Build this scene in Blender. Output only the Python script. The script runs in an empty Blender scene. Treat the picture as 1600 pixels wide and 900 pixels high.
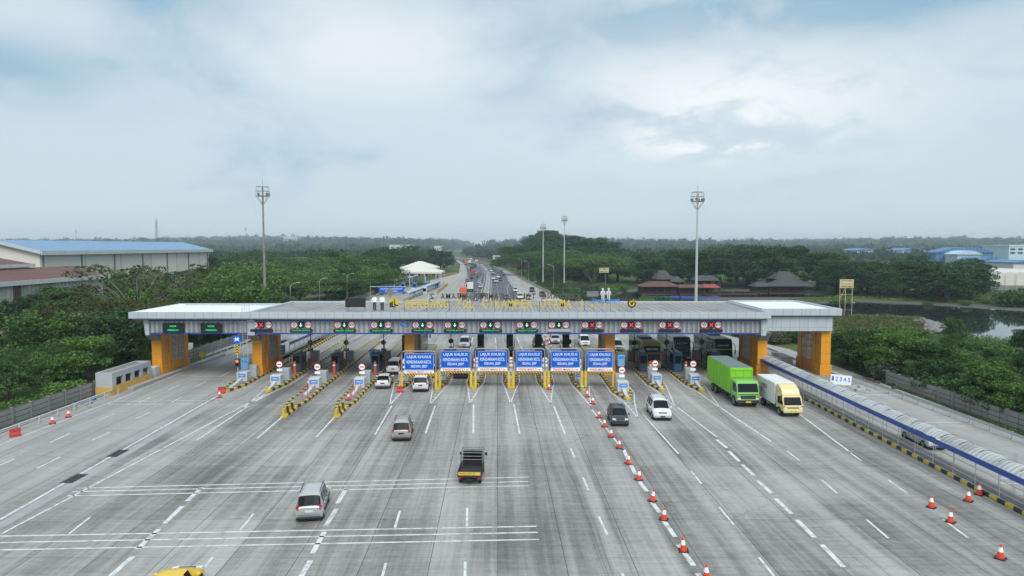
import bpy, bmesh, math, random
import numpy as np
from mathutils import Vector, Matrix
R = math.radians
SC = bpy.context.scene
COL = SC.collection
# ------------------------------------------------------------------ camera
CAM_H, FPX, PITCH = 17.0, 1067.0, R(3.5)
cam_d = bpy.data.cameras.new('camera')
cam_d.sensor_width = 36.0; cam_d.lens = 36.0*FPX/1600.0
cam_d.clip_start = 0.5; cam_d.clip_end = 20000
cam = bpy.data.objects.new('camera', cam_d); COL.objects.link(cam)
cam.location = (0, 0, CAM_H); cam.rotation_euler = (R(90)-PITCH, 0, 0)
SC.camera = cam
# ------------------------------------------------------------------ sky, sun, exposure
SUN_EL, SUN_ROT = 46.0, 166.0
W = bpy.data.worlds.new("World"); SC.world = W; W.use_nodes = True
wt = W.node_tree; wt.nodes.clear()
def wn(t, **k):
    n = wt.nodes.new(t)
    for a, v in k.items(): setattr(n, a, v)
    return n
def wl(a, b): wt.links.new(a, b)
def wmath(op, a, b=None, c=None, clamp=False):
    n = wn('ShaderNodeMath', operation=op, use_clamp=clamp)
    for i, v in enumerate((a, b, c)):
        if v is None: continue
        if isinstance(v, (int, float)): n.inputs[i].default_value = v
        else: wl(v, n.inputs[i])
    return n.outputs[0]
def wmix(f, a, b):
    n = wn('ShaderNodeMix', data_type='RGBA')
    for i, v in ((0, f), (6, a), (7, b)):
        if isinstance(v, (int, float)): n.inputs[i].default_value = v
        elif isinstance(v, tuple): n.inputs[i].default_value = (*v, 1)
        else: wl(v, n.inputs[i])
    return n.outputs[2]
sky = wn('ShaderNodeTexSky', sky_type='NISHITA', sun_disc=False, sun_elevation=R(SUN_EL), sun_rotation=R(SUN_ROT))
tc = wn('ShaderNodeTexCoord'); sx = wn('ShaderNodeSeparateXYZ'); wl(tc.outputs['Generated'], sx.inputs[0])
dx, dy, dz = sx.outputs
zc = wmath('ADD', wmath('MAXIMUM', dz, 0.0), 0.34)
cx = wn('ShaderNodeCombineXYZ')
wl(wmath('DIVIDE', dx, zc), cx.inputs[0]); wl(wmath('DIVIDE', dy, zc), cx.inputs[1])
def wnoise(sc, det, rough, off):
    mp = wn('ShaderNodeMapping'); mp.inputs['Location'].default_value = off
    wl(cx.outputs[0], mp.inputs[0])
    n = wn('ShaderNodeTexNoise'); n.inputs['Scale'].default_value = sc; n.inputs['Detail'].default_value = det
    n.inputs['Roughness'].default_value = rough; n.inputs['Distortion'].default_value = .3
    wl(mp.outputs[0], n.inputs['Vector']); return n.outputs['Fac']
def ss(v, a, b):
    n = wn('ShaderNodeMapRange', interpolation_type='SMOOTHSTEP'); wl(v, n.inputs[0])
    n.inputs[1].default_value = a; n.inputs[2].default_value = b; return n.outputs[0]
n1 = wnoise(1.5, 7, .52, (3.1, .7, 0)); n2 = wnoise(5.0, 9, .58, (7.7, 2.2, 0))
az = wmath('ARCTAN2', dx, dy); el = wmath('ARCSINE', dz)
def spot(a0, e0, wa, we):      # a soft cloud region in the sky, by compass bearing and elevation
    u = wmath('DIVIDE', wmath('SUBTRACT', az, R(a0)), R(wa)); v = wmath('DIVIDE', wmath('SUBTRACT', el, R(e0)), R(we))
    r = wmath('ADD', wmath('MULTIPLY', u, u), wmath('MULTIPLY', v, v))
    return wmath('POWER', 2.718, wmath('MULTIPLY', r, -1.0))
c_base = (5.5, 6.6, 7.25); c_dark = (2.7, 4.4, 5.7); c_white = (9.0, 9.05, 9.0); c_hor = (5.45, 6.5, 7.1)
dark = wmath('MULTIPLY', ss(wmath('ADD', n1, wmath('MULTIPLY', wmath('SUBTRACT', n2, .5), .35)), .50, .72), .55)
for s in ((10, 17.2, 10, 2.1), (22, 17.6, 12, 2.2), (34, 17.8, 9, 1.8), (-27, 18.4, 7, 2.0), (-38, 11.8, 9, 2.2), (8, 10.5, 5, 1.6)):
    dark = wmath('ADD', dark, wmath('MULTIPLY', spot(*s), wmath('MULTIPLY', ss(wmath('ADD', wmath('MULTIPLY', n2, .4), wmath('MULTIPLY', n1, .6)), .32, .52), 1.05)))
dark = wmath('MINIMUM', dark, 1.0)
col = wmix(dark, c_base, c_dark)
wh = wmath('MULTIPLY', spot(17.5, 11.0, 13.0, 3.8), ss(wmath('ADD', wmath('MULTIPLY', n2, .6), wmath('MULTIPLY', n1, .4)), .36, .52))
wh2 = wmath('MULTIPLY', spot(-10, 15.5, 22, 4.0), wmath('MULTIPLY', ss(n1, .64, .40), .60))
wh3 = wmath('MULTIPLY', spot(16.5, 8.3, 6.0, 1.3), wmath('MULTIPLY', ss(n2, .45, .60), .75))
col = wmix(wmath('MINIMUM', wmath('ADD', wmath('ADD', wmath('MULTIPLY', wh, .85), wh2), wh3), 1.0), col, c_white)
col = wmix(wmath('SUBTRACT', 1.0, ss(el, R(.5), R(7.5))), col, c_hor)
zen = wmath('ADD', 1.0, wmath('MULTIPLY', ss(el, R(24), R(60)), .28))   # an overcast sky is brightest overhead
vm = wn('ShaderNodeVectorMath', operation='SCALE'); wl(col, vm.inputs[0]); wl(zen, vm.inputs['Scale'])
col = wmix(.10, vm.outputs[0], sky.outputs[0])
bg = wn('ShaderNodeBackground'); bg.inputs[1].default_value = 0.095; wl(col, bg.inputs[0])
wo = wn('ShaderNodeOutputWorld'); wl(bg.outputs[0], wo.inputs[0])
sun_d = bpy.data.lights.new('sun', 'SUN'); sun_d.energy = 2.15; sun_d.angle = R(34); sun_d.color = (1, .95, .87)
sun = bpy.data.objects.new('sun', sun_d); COL.objects.link(sun)
# the Nishita sun at rotation r stands at compass bearing r from +Y
_sd = Vector((math.sin(R(SUN_ROT))*math.cos(R(SUN_EL)), math.cos(R(SUN_ROT))*math.cos(R(SUN_EL)), math.sin(R(SUN_EL))))
sun.rotation_euler = _sd.to_track_quat('Z', 'Y').to_euler(); sun.location = (0, 0, 60)
SC.view_settings.view_transform = 'Standard'; SC.view_settings.look = 'None'
SC.view_settings.exposure = 0.30; SC.view_settings.gamma = 1.0; SC.view_settings.use_curve_mapping = False
try:
    SC.cycles.volume_bounces = 0; SC.cycles.max_bounces = 6; SC.cycles.diffuse_bounces = 3
    SC.cycles.transparent_max_bounces = 6; SC.cycles.use_denoising = True; SC.cycles.volume_step_rate = 5.0
except Exception: pass
# ------------------------------------------------------------------ helpers
def _ray(px, py):
    a = (px-800)/FPX; b = (py-450)/FPX
    return a, math.cos(PITCH)-b*math.sin(PITCH), -math.sin(PITCH)-b*math.cos(PITCH)
def G(px, py, z=0.0):                    # where the line of sight meets the ground
    a, y, d = _ray(px, py); t = (z-CAM_H)/d; return (a*t, y*t)
def PZ(px, py, Y):                       # x and height at distance Y
    a, y, d = _ray(px, py); t = Y/y; return (a*t, CAM_H+d*t)

class MB:
    def __init__(s): s.v = []; s.f = []; s.m = []
    def face(s, pts, m=0):
        i = len(s.v); s.v += [tuple(p) for p in pts]; s.f.append(tuple(range(i, i+len(pts)))); s.m.append(m); return s
    def add(s, vs, fs, m=0):
        i = len(s.v); s.v += [tuple(p) for p in vs]
        for f in fs: s.f.append(tuple(i+k for k in f)); s.m.append(m)
        return s
    def box(s, x0, x1, y0, y1, z0, z1, m=0):
        vs = [(x, y, z) for x in (x0, x1) for y in (y0, y1) for z in (z0, z1)]
        return s.add(vs, [(0,1,3,2),(4,6,7,5),(0,4,5,1),(2,3,7,6),(0,2,6,4),(1,5,7,3)], m)
    def rbox(s, x0, x1, y0, y1, z0, z1, c=.05, m=0):
        cx, cy, cz = (x0+x1)/2, (y0+y1)/2, (z0+z1)/2; hx, hy, hz = (x1-x0)/2, (y1-y0)/2, (z1-z0)/2
        c = min(c, hx*.9, hy*.9, hz*.9)
        idx = {}; vs = []
        for sx_ in (-1, 1):
            for sy_ in (-1, 1):
                for sz_ in (-1, 1):
                    for a in range(3):
                        h = [hx-c, hy-c, hz-c]; h[a] += c
                        idx[(sx_, sy_, sz_, a)] = len(vs); vs.append((cx+sx_*h[0], cy+sy_*h[1], cz+sz_*h[2]))
        fs = []
        for a in range(3):
            b, d = [q for q in range(3) if q != a]
            for sg in (-1, 1):
                q = []
                for (u, w) in ((-1,-1),(1,-1),(1,1),(-1,1)):
                    k = [0,0,0]; k[a] = sg; k[b] = u; k[d] = w; q.append(idx[(*k, a)])
                fs.append(tuple(q))
        for a, b in ((0,1),(0,2),(1,2)):
            d = 3-a-b
            for u in (-1, 1):
                for w in (-1, 1):
                    k = [0,0,0]; k[a] = u; k[b] = w
                    k[d] = -1; k1 = tuple(k); k[d] = 1; k2 = tuple(k)
                    fs.append((idx[(*k1, a)], idx[(*k1, b)], idx[(*k2, b)], idx[(*k2, a)]))
        for sx_ in (-1, 1):
            for sy_ in (-1, 1):
                for sz_ in (-1, 1): fs.append(tuple(idx[(sx_, sy_, sz_, a)] for a in range(3)))
        return s.add(vs, fs, m)
    def prism(s, poly, axis, a0, a1, m=0):   # poly in the other two axes (in x,y,z order)
        n = len(poly)
        def mk(p, a):
            q = list(p); q.insert(axis, a); return tuple(q)
        vs = [mk(p, a0) for p in poly]+[mk(p, a1) for p in poly]
        fs = [tuple(range(n)), tuple(range(2*n-1, n-1, -1))]+[(i, (i+1)%n, n+(i+1)%n, n+i) for i in range(n)]
        return s.add(vs, fs, m)
    def tube(s, pts, rad, n=8, m=0, cap=True):
        pts = [Vector(p) for p in pts]
        if not isinstance(rad, (list, tuple)): rad = [rad]*len(pts)
        vs = []; up = Vector((0, 0, 1))
        for i, p in enumerate(pts):
            t = (pts[min(i+1, len(pts)-1)]-pts[max(i-1, 0)]).normalized()
            u = t.cross(up)
            if u.length < .05: u = t.cross(Vector((1, 0, 0)))
            u.normalize(); w = t.cross(u)
            for k in range(n):
                a = 2*math.pi*k/n; vs.append(p+(u*math.cos(a)+w*math.sin(a))*rad[i])
        fs = [(i*n+k, i*n+(k+1)%n, (i+1)*n+(k+1)%n, (i+1)*n+k) for i in range(len(pts)-1) for k in range(n)]
        if cap: fs += [tuple(range(n)), tuple(range(len(vs)-1, len(vs)-n-1, -1))]
        return s.add(vs, fs, m)
    def cyl(s, c, r, d, axis=2, n=16, m=0, r2=None):
        a = Vector(c); e = a.copy(); e[axis] += d
        return s.tube([a, e], [r, r if r2 is None else r2], n, m)
    def bar(s, p, q, w, m=0): return s.tube([p, q], w/2, 4, m)
    def text(s, txt, x, y, z, h, w=None, depth=.03, m=0, flip=False, bold=.012, top=False):
        vs, fs = text_geo(txt, bold)
        xs = [p[0] for p in vs]; zs = [p[1] for p in vs]
        x0, x1, z0, z1 = min(xs), max(xs), min(zs), max(zs)
        kz = h/max(z1-z0, 1e-4); kx = kz if w is None else w/max(x1-x0, 1e-4)
        out = []
        for p in vs:
            X = (p[0]-(x0+x1)/2)*kx; Zz = (p[1]-(z0+z1)/2)*kz; D = -p[2]*depth
            if flip: X = -X; D = -D
            out.append((x+X, y+D, z+Zz))
        return s.add(out, fs, m)
    def mesh(s, name, mats, smooth=False, fix=True):
        me = bpy.data.meshes.new(name); me.from_pydata(s.v, [], s.f)
        if not isinstance(mats, (list, tuple)): mats = [mats]
        for mt in mats: me.materials.append(mt)
        if len(mats) > 1: me.polygons.foreach_set('material_index', s.m)
        if fix:
            bm = bmesh.new(); bm.from_mesh(me); bmesh.ops.recalc_face_normals(bm, faces=bm.faces); bm.to_mesh(me); bm.free()
        if smooth: me.polygons.foreach_set('use_smooth', [True]*len(me.polygons))
        me.update(); return me
_TX = {}
def text_geo(txt, bold):                 # unit-depth letters: z 0 front .. 1
    k = (txt, bold)
    if k in _TX: return _TX[k]
    cu = bpy.data.curves.new('t', 'FONT'); cu.body = txt; cu.extrude = .5; cu.offset = bold; cu.align_x = 'CENTER'; cu.resolution_u = 2
    o = bpy.data.objects.new('t', cu); COL.objects.link(o)
    me = bpy.data.meshes.new_from_object(o.evaluated_get(bpy.context.evaluated_depsgraph_get()))
    vs = [(v.co.x, v.co.y, v.co.z+.5) for v in me.vertices]; fs = [tuple(p.vertices) for p in me.polygons]
    bpy.data.objects.remove(o); bpy.data.curves.remove(cu); bpy.data.meshes.remove(me)
    _TX[k] = (vs, fs); return _TX[k]
def tag(o, label=None, cat=None, group=None, kind=None):
    if label: o['label'] = label
    if cat: o['category'] = cat
    if group: o['group'] = group
    if kind: o['kind'] = kind
    return o
def link(name, me, parent=None, loc=(0,0,0)):
    o = bpy.data.objects.new(name, me); COL.objects.link(o); o.location = loc
    if parent: o.parent = parent
    return o
def single(name, mb, mats, label, cat, loc=(0,0,0), rz=0, group=None, smooth=False):
    me = mb if isinstance(mb, bpy.types.Mesh) else mb.mesh(name, mats, smooth)
    o = link(name, me, None, loc); o.rotation_euler.z = rz; return tag(o, label, cat, group)
def structure(name, mb, mats, smooth=False):
    me = mb if isinstance(mb, bpy.types.Mesh) else mb.mesh(name, mats, smooth)
    o = link(name, me); o['kind'] = 'structure'; return o
class Kit:                               # one kind of thing: parts share their meshes between copies
    def __init__(s): s.p = []
    def add(s, name, mb, mats=None, parent=None, loc=(0,0,0), smooth=False):
        me = mb if isinstance(mb, bpy.types.Mesh) else mb.mesh(name, mats, smooth)
        s.p.append((name, me, parent, loc)); return len(s.p)-1
    def spawn(s, name, label, cat, loc, rz=0, group=None, scale=None):
        r = bpy.data.objects.new(name, None); COL.objects.link(r); r.location = loc; r.rotation_euler.z = rz
        r.empty_display_size = .3
        if scale is not None: r.scale = scale if isinstance(scale, (tuple, list)) else (scale,)*3
        tag(r, label, cat, group); made = []
        for (n, me, par, l) in s.p: made.append(link(n, me, r if par is None else made[par], l))
        return r
ORD = ['first','second','third','fourth','fifth','sixth','seventh','eighth','ninth','tenth','eleventh','twelfth','thirteenth','fourteenth','fifteenth','sixteenth','seventeenth','eighteenth','nineteenth','twentieth']
# ------------------------------------------------------------------ materials
class NT:
    def __init__(s, name):
        s.m = bpy.data.materials.new(name); s.m.use_nodes = True; s.t = s.m.node_tree
        s.b = s.t.nodes['Principled BSDF']
    def n(s, t, **k):
        n = s.t.nodes.new(t)
        for a, v in k.items(): setattr(n, a, v)
        return n
    def l(s, a, b): s.t.links.new(a, b)
    def put(s, v, sock):
        if hasattr(v, 'is_linked') or hasattr(v, 'links'): s.l(v, sock)
        elif isinstance(v, tuple) and len(v) == 3 and sock.type == 'RGBA': sock.default_value = (*v, 1)
        else: sock.default_value = v
    def math(s, op, a, b=None, c=None, clamp=False):
        n = s.n('ShaderNodeMath', operation=op, use_clamp=clamp)
        for i, v in enumerate((a, b, c)):
            if v is not None: s.put(v, n.inputs[i])
        return n.outputs[0]
    def mix(s, f, a, b, mode='MIX'):
        n = s.n('ShaderNodeMix', data_type='RGBA', blend_type=mode)
        s.put(f, n.inputs[0]); s.put(a, n.inputs[6]); s.put(b, n.inputs[7]); return n.outputs[2]
    def coord(s, kind='Object'):
        if kind == 'World': return s.n('ShaderNodeNewGeometry').outputs['Position']
        return s.n('ShaderNodeTexCoord').outputs[kind]
    def xyz(s, v):
        n = s.n('ShaderNodeSeparateXYZ'); s.l(v, n.inputs[0]); return n.outputs
    def comb(s, x, y, z=0.0):
        n = s.n('ShaderNodeCombineXYZ')
        for i, v in enumerate((x, y, z)): s.put(v, n.inputs[i])
        return n.outputs[0]
    def noise(s, v, sc=1.0, det=4, rough=.55):
        n = s.n('ShaderNodeTexNoise'); s.l(v, n.inputs['Vector'])
        n.inputs['Scale'].default_value = sc; n.inputs['Detail'].default_value = det; n.inputs['Roughness'].default_value = rough
        return n.outputs['Fac']
    def step(s, v, a, b, lo=0.0, hi=1.0):
        n = s.n('ShaderNodeMapRange', interpolation_type='SMOOTHSTEP'); s.l(v, n.inputs[0])
        n.inputs[1].default_value = a; n.inputs[2].default_value = b; n.inputs[3].default_value = lo; n.inputs[4].default_value = hi
        return n.outputs[0]
    def out(s, col, rough=.7, metal=0.0, spec=None):
        s.put(col, s.b.inputs['Base Color']); s.put(rough, s.b.inputs['Roughness']); s.b.inputs['Metallic'].default_value = metal
        if spec is not None: s.b.inputs['Specular IOR Level'].default_value = spec
        return s.m
    def bump(s, h, strength=.3, dist=.02):
        n = s.n('ShaderNodeBump'); n.inputs['Strength'].default_value = strength; n.inputs['Distance'].default_value = dist
        s.l(h, n.inputs['Height']); s.l(n.outputs[0], s.b.inputs['Normal'])
def paint(name, c, rough=.5, var=.14, sc=2.5, metal=0.0, spec=None, dirt=.0):
    k = NT(name); v = k.coord('Object'); f = k.noise(v, sc, 5)
    a = tuple(x*(1-var) for x in c); b = tuple(min(1, x*(1+var)) for x in c)
    c_ = k.mix(f, a, b)
    if dirt:
        d = k.step(k.noise(v, .9, 6, .65), .5, .75, 0.0, dirt)
        c_ = k.mix(d, c_, (.09, .08, .07))
    return k.out(c_, rough, metal, spec)
def seams(name, c, px=1.15, pz=None, axis=0, dark=.35, rough=.45, wid=.03, var=.08, off=0.0, metal=0.0):
    k = NT(name); v = k.coord('World'); x, y, z = k.xyz(v)
    u = (x, y)[axis]
    f = k.math('FRACT', k.math('ADD', k.math('DIVIDE', u, px), off+100.0))
    ln = k.math('LESS_THAN', f, wid/px)
    if pz:
        f2 = k.math('FRACT', k.math('DIVIDE', z, pz)); ln = k.math('MAXIMUM', ln, k.math('LESS_THAN', f2, wid/pz))
    cell = k.n('ShaderNodeTexWhiteNoise', noise_dimensions='1D'); k.l(k.math('FLOOR', k.math('ADD', k.math('DIVIDE', u, px), off+100.0)), cell.inputs['W'])
    g = k.noise(v, .8, 6, .6)
    base = k.mix(k.math('ADD', k.math('MULTIPLY', cell.outputs['Value'], .5), k.math('MULTIPLY', g, .5)), tuple(q*(1-var) for q in c), tuple(min(1, q*(1+var)) for q in c))
    drip = k.step(k.noise(k.comb(k.math('MULTIPLY', u, 2.2), k.math('MULTIPLY', z, .35)), 1.0, 5, .6), .52, .74, 0.0, .28)
    base = k.mix(drip, base, tuple(q*.45 for q in c))
    return k.out(k.mix(ln, base, tuple(q*dark for q in c)), rough, metal)
def stripes(name, c1, c2, period, axis=1, slant=0.0, rough=.6, wear=.35):
    k = NT(name); v = k.coord('Object'); c = k.xyz(v)
    u = c[axis]
    if slant: u = k.math('ADD', u, k.math('MULTIPLY', c[2], slant))
    f = k.math('GREATER_THAN', k.math('FRACT', k.math('ADD', k.math('DIVIDE', u, period), 50.0)), .5)
    w = k.step(k.noise(v, 3.0, 6, .7), .45, .75, 0.0, wear)
    return k.out(k.mix(w, k.mix(f, c1, c2), (.16, .15, .13)), rough)
def emit(name, c, s):
    k = NT(name); k.b.inputs['Base Color'].default_value = (0, 0, 0, 1); k.b.inputs['Emission Color'].default_value = (*c, 1)
    k.b.inputs['Emission Strength'].default_value = s; return k.m
def corrug(name, c, c2, period=.5, axis=0, rough=.5, metal=0.0, dirt=.3):
    k = NT(name); v = k.coord('World'); xyz = k.xyz(v)
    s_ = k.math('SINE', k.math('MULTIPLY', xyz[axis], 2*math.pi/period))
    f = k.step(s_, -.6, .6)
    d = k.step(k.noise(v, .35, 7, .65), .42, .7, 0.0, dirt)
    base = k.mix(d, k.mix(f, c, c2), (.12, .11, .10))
    k.bump(s_, .5, .04)
    return k.out(base, rough, metal)
def plaza_mat(name, lo, hi, lane=3.6, dark=.5, x0=0.0):
    k = NT(name); v = k.coord('World'); x, y, z = k.xyz(v)
    xs = k.math('ADD', x, k.math('MULTIPLY', y, .022))         # the lanes lean a little to the left with distance
    wob = k.math('MULTIPLY', k.math('SUBTRACT', k.noise(k.comb(x, k.math('MULTIPLY', y, .15)), .25, 2), .5), 1.6)
    xw = k.math('ADD', xs, wob)
    st = k.noise(k.comb(k.math('MULTIPLY', xw, .55), k.math('MULTIPLY', y, .018), 1.3), 1.0, 5, .62)
    st2 = k.noise(k.comb(k.math('MULTIPLY', xw, 2.4), k.math('MULTIPLY', y, .03), 4.1), 1.0, 5, .65)
    pat = k.noise(k.comb(k.math('MULTIPLY', x, .10), k.math('MULTIPLY', y, .07), 2.0), 1.0, 6, .6)
    fine = k.noise(k.comb(k.math('MULTIPLY', x, .28), k.math('MULTIPLY', y, 3.2), .5), 1.0, 6, .75)
    sp = k.noise(v, 2.2, 8, .75)
    fx = k.math('ADD', k.math('DIVIDE', k.math('ADD', xs, x0), lane), 100.0); fy = k.math('ADD', k.math('DIVIDE', y, 5.2), 20.0)
    wnz = k.n('ShaderNodeTexWhiteNoise', noise_dimensions='2D'); k.l(k.comb(k.math('FLOOR', fx), k.math('FLOOR', k.math('MULTIPLY', fy, .5))), wnz.inputs['Vector'])
    t = k.math('ADD', k.math('MULTIPLY', st, .75), k.math('MULTIPLY', st2, .34))
    t = k.math('ADD', t, k.math('MULTIPLY', pat, .45)); t = k.math('ADD', t, k.math('MULTIPLY', fine, .34))
    t = k.math('ADD', t, k.math('MULTIPLY', wnz.outputs['Value'], .10)); t = k.math('ADD', t, k.math('MULTIPLY', sp, .30))
    t = k.step(t, .82, 1.42)
    col = k.mix(t, lo, hi)
    oil = k.step(k.noise(k.comb(k.math('MULTIPLY', xw, 1.1), k.math('MULTIPLY', y, .05), 9.0), 1.0, 6, .7), .57, .78, 0.0, .55)
    col = k.mix(oil, col, tuple(q*.42 for q in lo))
    spot_ = k.step(k.noise(v, .9, 7, .8), .70, .76, 0.0, .5); col = k.mix(spot_, col, (.045, .043, .04))
    vo_ = k.n('ShaderNodeTexVoronoi', feature='DISTANCE_TO_EDGE'); k.l(k.comb(k.math('ADD', k.math('MULTIPLY', x, .09), k.math('MULTIPLY', sp, .10)), k.math('ADD', k.math('MULTIPLY', y, .06), k.math('MULTIPLY', st2, .12))), vo_.inputs['Vector']); vo_.inputs['Scale'].default_value = 1.0
    crk = k.math('MULTIPLY', k.math('LESS_THAN', vo_.outputs['Distance'], .0035), k.step(pat, .50, .58)); col = k.mix(k.math('MULTIPLY', crk, .28), col, (.06, .06, .058))
    tyre = k.step(k.noise(k.comb(k.math('ADD', k.math('MULTIPLY', xw, 3.2), k.math('MULTIPLY', k.noise(k.comb(0.0, k.math('MULTIPLY', y, .02), 7.0), 1.0, 2), 9.0)), k.math('MULTIPLY', y, .012), 15.0), 1.0, 3, .6), .62, .72, 0.0, .38); col = k.mix(tyre, col, (.055, .055, .053))
    patch = k.step(k.noise(k.comb(k.math('MULTIPLY', x, .05), k.math('MULTIPLY', y, .05), 21.0), 1.0, 3, .5), .58, .66, 0.0, .35); col = k.mix(patch, col, tuple(q*1.12 for q in hi))
    jx = k.math('LESS_THAN', k.math('FRACT', fx), .05/lane); jy = k.math('LESS_THAN', k.math('FRACT', fy), .028/5.2)
    col = k.mix(k.math('MAXIMUM', k.math('MULTIPLY', jx, .75), k.math('MULTIPLY', jy, .55)), col, (.05, .05, .05))
    k.bump(fine, .15, .01)
    return k.out(col, .85, 0, .25)
M = {}
M['plaza'] = plaza_mat('toll plaza concrete', (.108, .105, .100), (.405, .399, .383), 3.65)
M['service'] = plaza_mat('service road concrete', (.225, .225, .215), (.37, .37, .36), 4.1)
M['highway_concrete'] = plaza_mat('ramp concrete', (.25, .25, .24), (.40, .40, .385), 4.0)
M['asphalt'] = plaza_mat('highway asphalt', (.062, .066, .074), (.125, .13, .14), 3.7)
def mk_mark():
    k = NT('road paint'); v = k.coord('World')
    w = k.step(k.noise(v, 1.3, 9, .8), .44, .66, 0.0, .85)
    return k.out(k.mix(w, (.66, .67, .67), (.25, .25, .245)), .7)
M['mark'] = mk_mark()
M['strip'] = paint('drain strip concrete', (.33, .34, .34), .8, .2, .5, dirt=.4)
M['grate'] = paint('drain grate', (.05, .05, .05), .7)
M['conc'] = paint('concrete', (.36, .365, .365), .8, .16, .9, dirt=.25)
M['conc_old'] = paint('weathered concrete', (.22, .215, .205), .9, .3, .8, dirt=.55)
M['conc_white'] = paint('whitewashed concrete', (.52, .535, .54), .75, .1, .8, dirt=.30)
M['wall_old'] = seams('mouldy wall panels', (.25, .245, .235), 2.4, .5, 1, .4, .9, .09, .25)
M['kerb'] = stripes('black and yellow kerb', (.62, .42, .03), (.022, .022, .02), 1.5, 1, 0, .6, .5)
M['hazard'] = stripes('yellow and black hazard bar', (.75, .45, .02), (.02, .02, .02), .34, 0, 1.0)
M['redwhite'] = stripes('red and white hazard bar', (.72, .72, .72), (.50, .05, .04), .5, 0, 1.0)
M['panel'] = seams('aluminium composite panel', (.44, .495, .545), 1.17, 1.6, 0, .42, .35, .035, .07)
M['panel_y'] = seams('aluminium composite side panel', (.44, .495, .545), 1.17, 1.6, 1, .42, .35, .035, .07)
M['blue_band'] = paint('navy band', (.022, .075, .32), .4)
M['blue'] = paint('sign blue', (.003, .115, .60), .5, .05, 2.5, 0, .12)
M['labelblue'] = paint('label blue', (.03, .25, .68), .45, .1)
M['lightblue'] = paint('pale blue panel', (.16, .40, .66), .45, .1)
M['cladding'] = corrug('corrugated cladding', (.33, .335, .36), (.50, .505, .53), .62, 0, .5, .2, .35)
M['roof_grey'] = corrug('grey roof sheets', (.26, .252, .25), (.34, .33, .325), .52, 0, .6, .0, .6)
M['roof_white'] = paint('white roof membrane', (.80, .83, .85), .4, .05, .5)
M['soffit'] = paint('grey soffit', (.20, .21, .22), .6)
M['orange'] = seams('orange panel', (.72, .30, .018), 1.3, 1.45, 1, .45, .4, .03, .08)
M['orange_plain'] = paint('orange red bollard', (.62, .10, .025), .5, .15)
M['steel'] = paint('galvanised steel', (.50, .52, .53), .45, .15, 1.5, .25)
M['steel_m'] = paint('dull gantry steel', (.27, .28, .29), .5, .2, 1.5, .2)
M['steel_d'] = paint('weathered steel', (.20, .21, .22), .5, .25, 1.5, .35)
M['rust_steel'] = paint('rust stained steel', (.26, .24, .23), .6, .5, .8, .2)
M['dark'] = paint('dark metal', (.035, .037, .042), .5)
M['black'] = paint('black rubber', (.016, .016, .017), .75)
M['white'] = paint('white paint', (.78, .79, .79), .45, .05)
M['signwhite'] = paint('sign white', (.88, .88, .88), .5, .04)
M['signred'] = paint('sign red', (.62, .02, .03), .5, .08)
M['red'] = paint('red plastic', (.42, .035, .03), .5, .12)
M['conered'] = paint('cone red', (.75, .055, .02), .5, .1)
M['yellow'] = paint('yellow paint', (.80, .50, .015), .45, .1)
M['letter'] = paint('yellow letter', (.66, .46, .015), .45, .06)
M['letter_dark'] = paint('letter back', (.055, .05, .048), .6, .1)
M['cabinet'] = paint('grey cabinet', (.40, .43, .46), .5, .08)
M['booth'] = paint('dark booth', (.045, .06, .085), .4, .2)
M['glass'] = paint('dark glass', (.008, .010, .012), .18, .05, 1, 0, .09)
M['glass_l'] = paint('windscreen glass', (.012, .015, .018), .12, .05, 1, 0, .14)
M['led_g'] = emit('green led', (.02, .85, .28), .8)
M['led_w'] = emit('pale green led arrow', (.25, 1.0, .55), 1.3)
M['led_r'] = emit('red led', (1.0, .03, .07), 1.3)
M['amber'] = emit('red signal lamp', (1.0, .12, .05), 2.0)
M['screen'] = paint('led board face', (.018, .02, .02), .35)
M['green_p'] = paint('teal plastic', (.05, .28, .22), .5)
M['lamp_glass'] = paint('headlight glass', (.72, .74, .76), .12, .05)
M['tail'] = paint('tail lamp red', (.45, .012, .015), .25, .1)
M['plate_b'] = paint('black number plate', (.03, .03, .03), .5)
M['plate_w'] = paint('white number plate', (.62, .62, .68), .5)
M['plate_y'] = paint('yellow number plate', (.70, .52, .05), .5)
M['chrome'] = paint('chrome', (.6, .6, .6), .15, .05, 1, .9)
M['alloy'] = paint('alloy wheel', (.38, .39, .40), .3, .1, 1, .6)
M['poly'] = corrug('walkway roof sheet', (.40, .42, .43), (.52, .54, .55), .42, 1, .45, .0, .55)
M['rust_roof'] = corrug('rusty roof sheet', (.10, .045, .035), (.17, .07, .055), .9, 1, .8, 0, .35)
M['blue_roof'] = corrug('blue factory roof', (.13, .26, .44), (.19, .34, .53), 2.4, 1, .5, 0, .25)
M['blue_roof_x'] = corrug('far blue factory roof', (.05, .15, .34), (.08, .21, .42), 3, 0, .5, 0, .2)
M['factory_wall'] = seams('factory wall', (.66, .64, .59), 20.0, None, 1, .55, .8, .5, .12)
M['shed_wall'] = corrug('shed wall sheet', (.50, .50, .48), (.64, .64, .62), 1.2, 1, .7, 0, .5)
M['tent'] = paint('white tent membrane', (.62, .60, .55), .6, .06, .3)
M['thatch'] = paint('dark thatch', (.060, .058, .060), .95, .3, .6)
M['red_tile'] = paint('red tiles', (.11, .052, .043), .85, .3, .5)
M['wood'] = paint('brown timber', (.075, .044, .032), .85, .35, .6)
M['pontoon'] = paint('blue pontoon', (.025, .10, .40), .6, .3, .4)
M['bark'] = paint('bark', (.085, .065, .05), .95, .3, 2)
M['bark_pale'] = paint('pale bark', (.15, .135, .115), .95, .2, 2)
M['billboard'] = paint('faded yellow board', (.62, .55, .33), .7, .15, 1.0)
M['far_white'] = paint('far white wall', (.60, .62, .64), .8, .1, .1)
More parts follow.
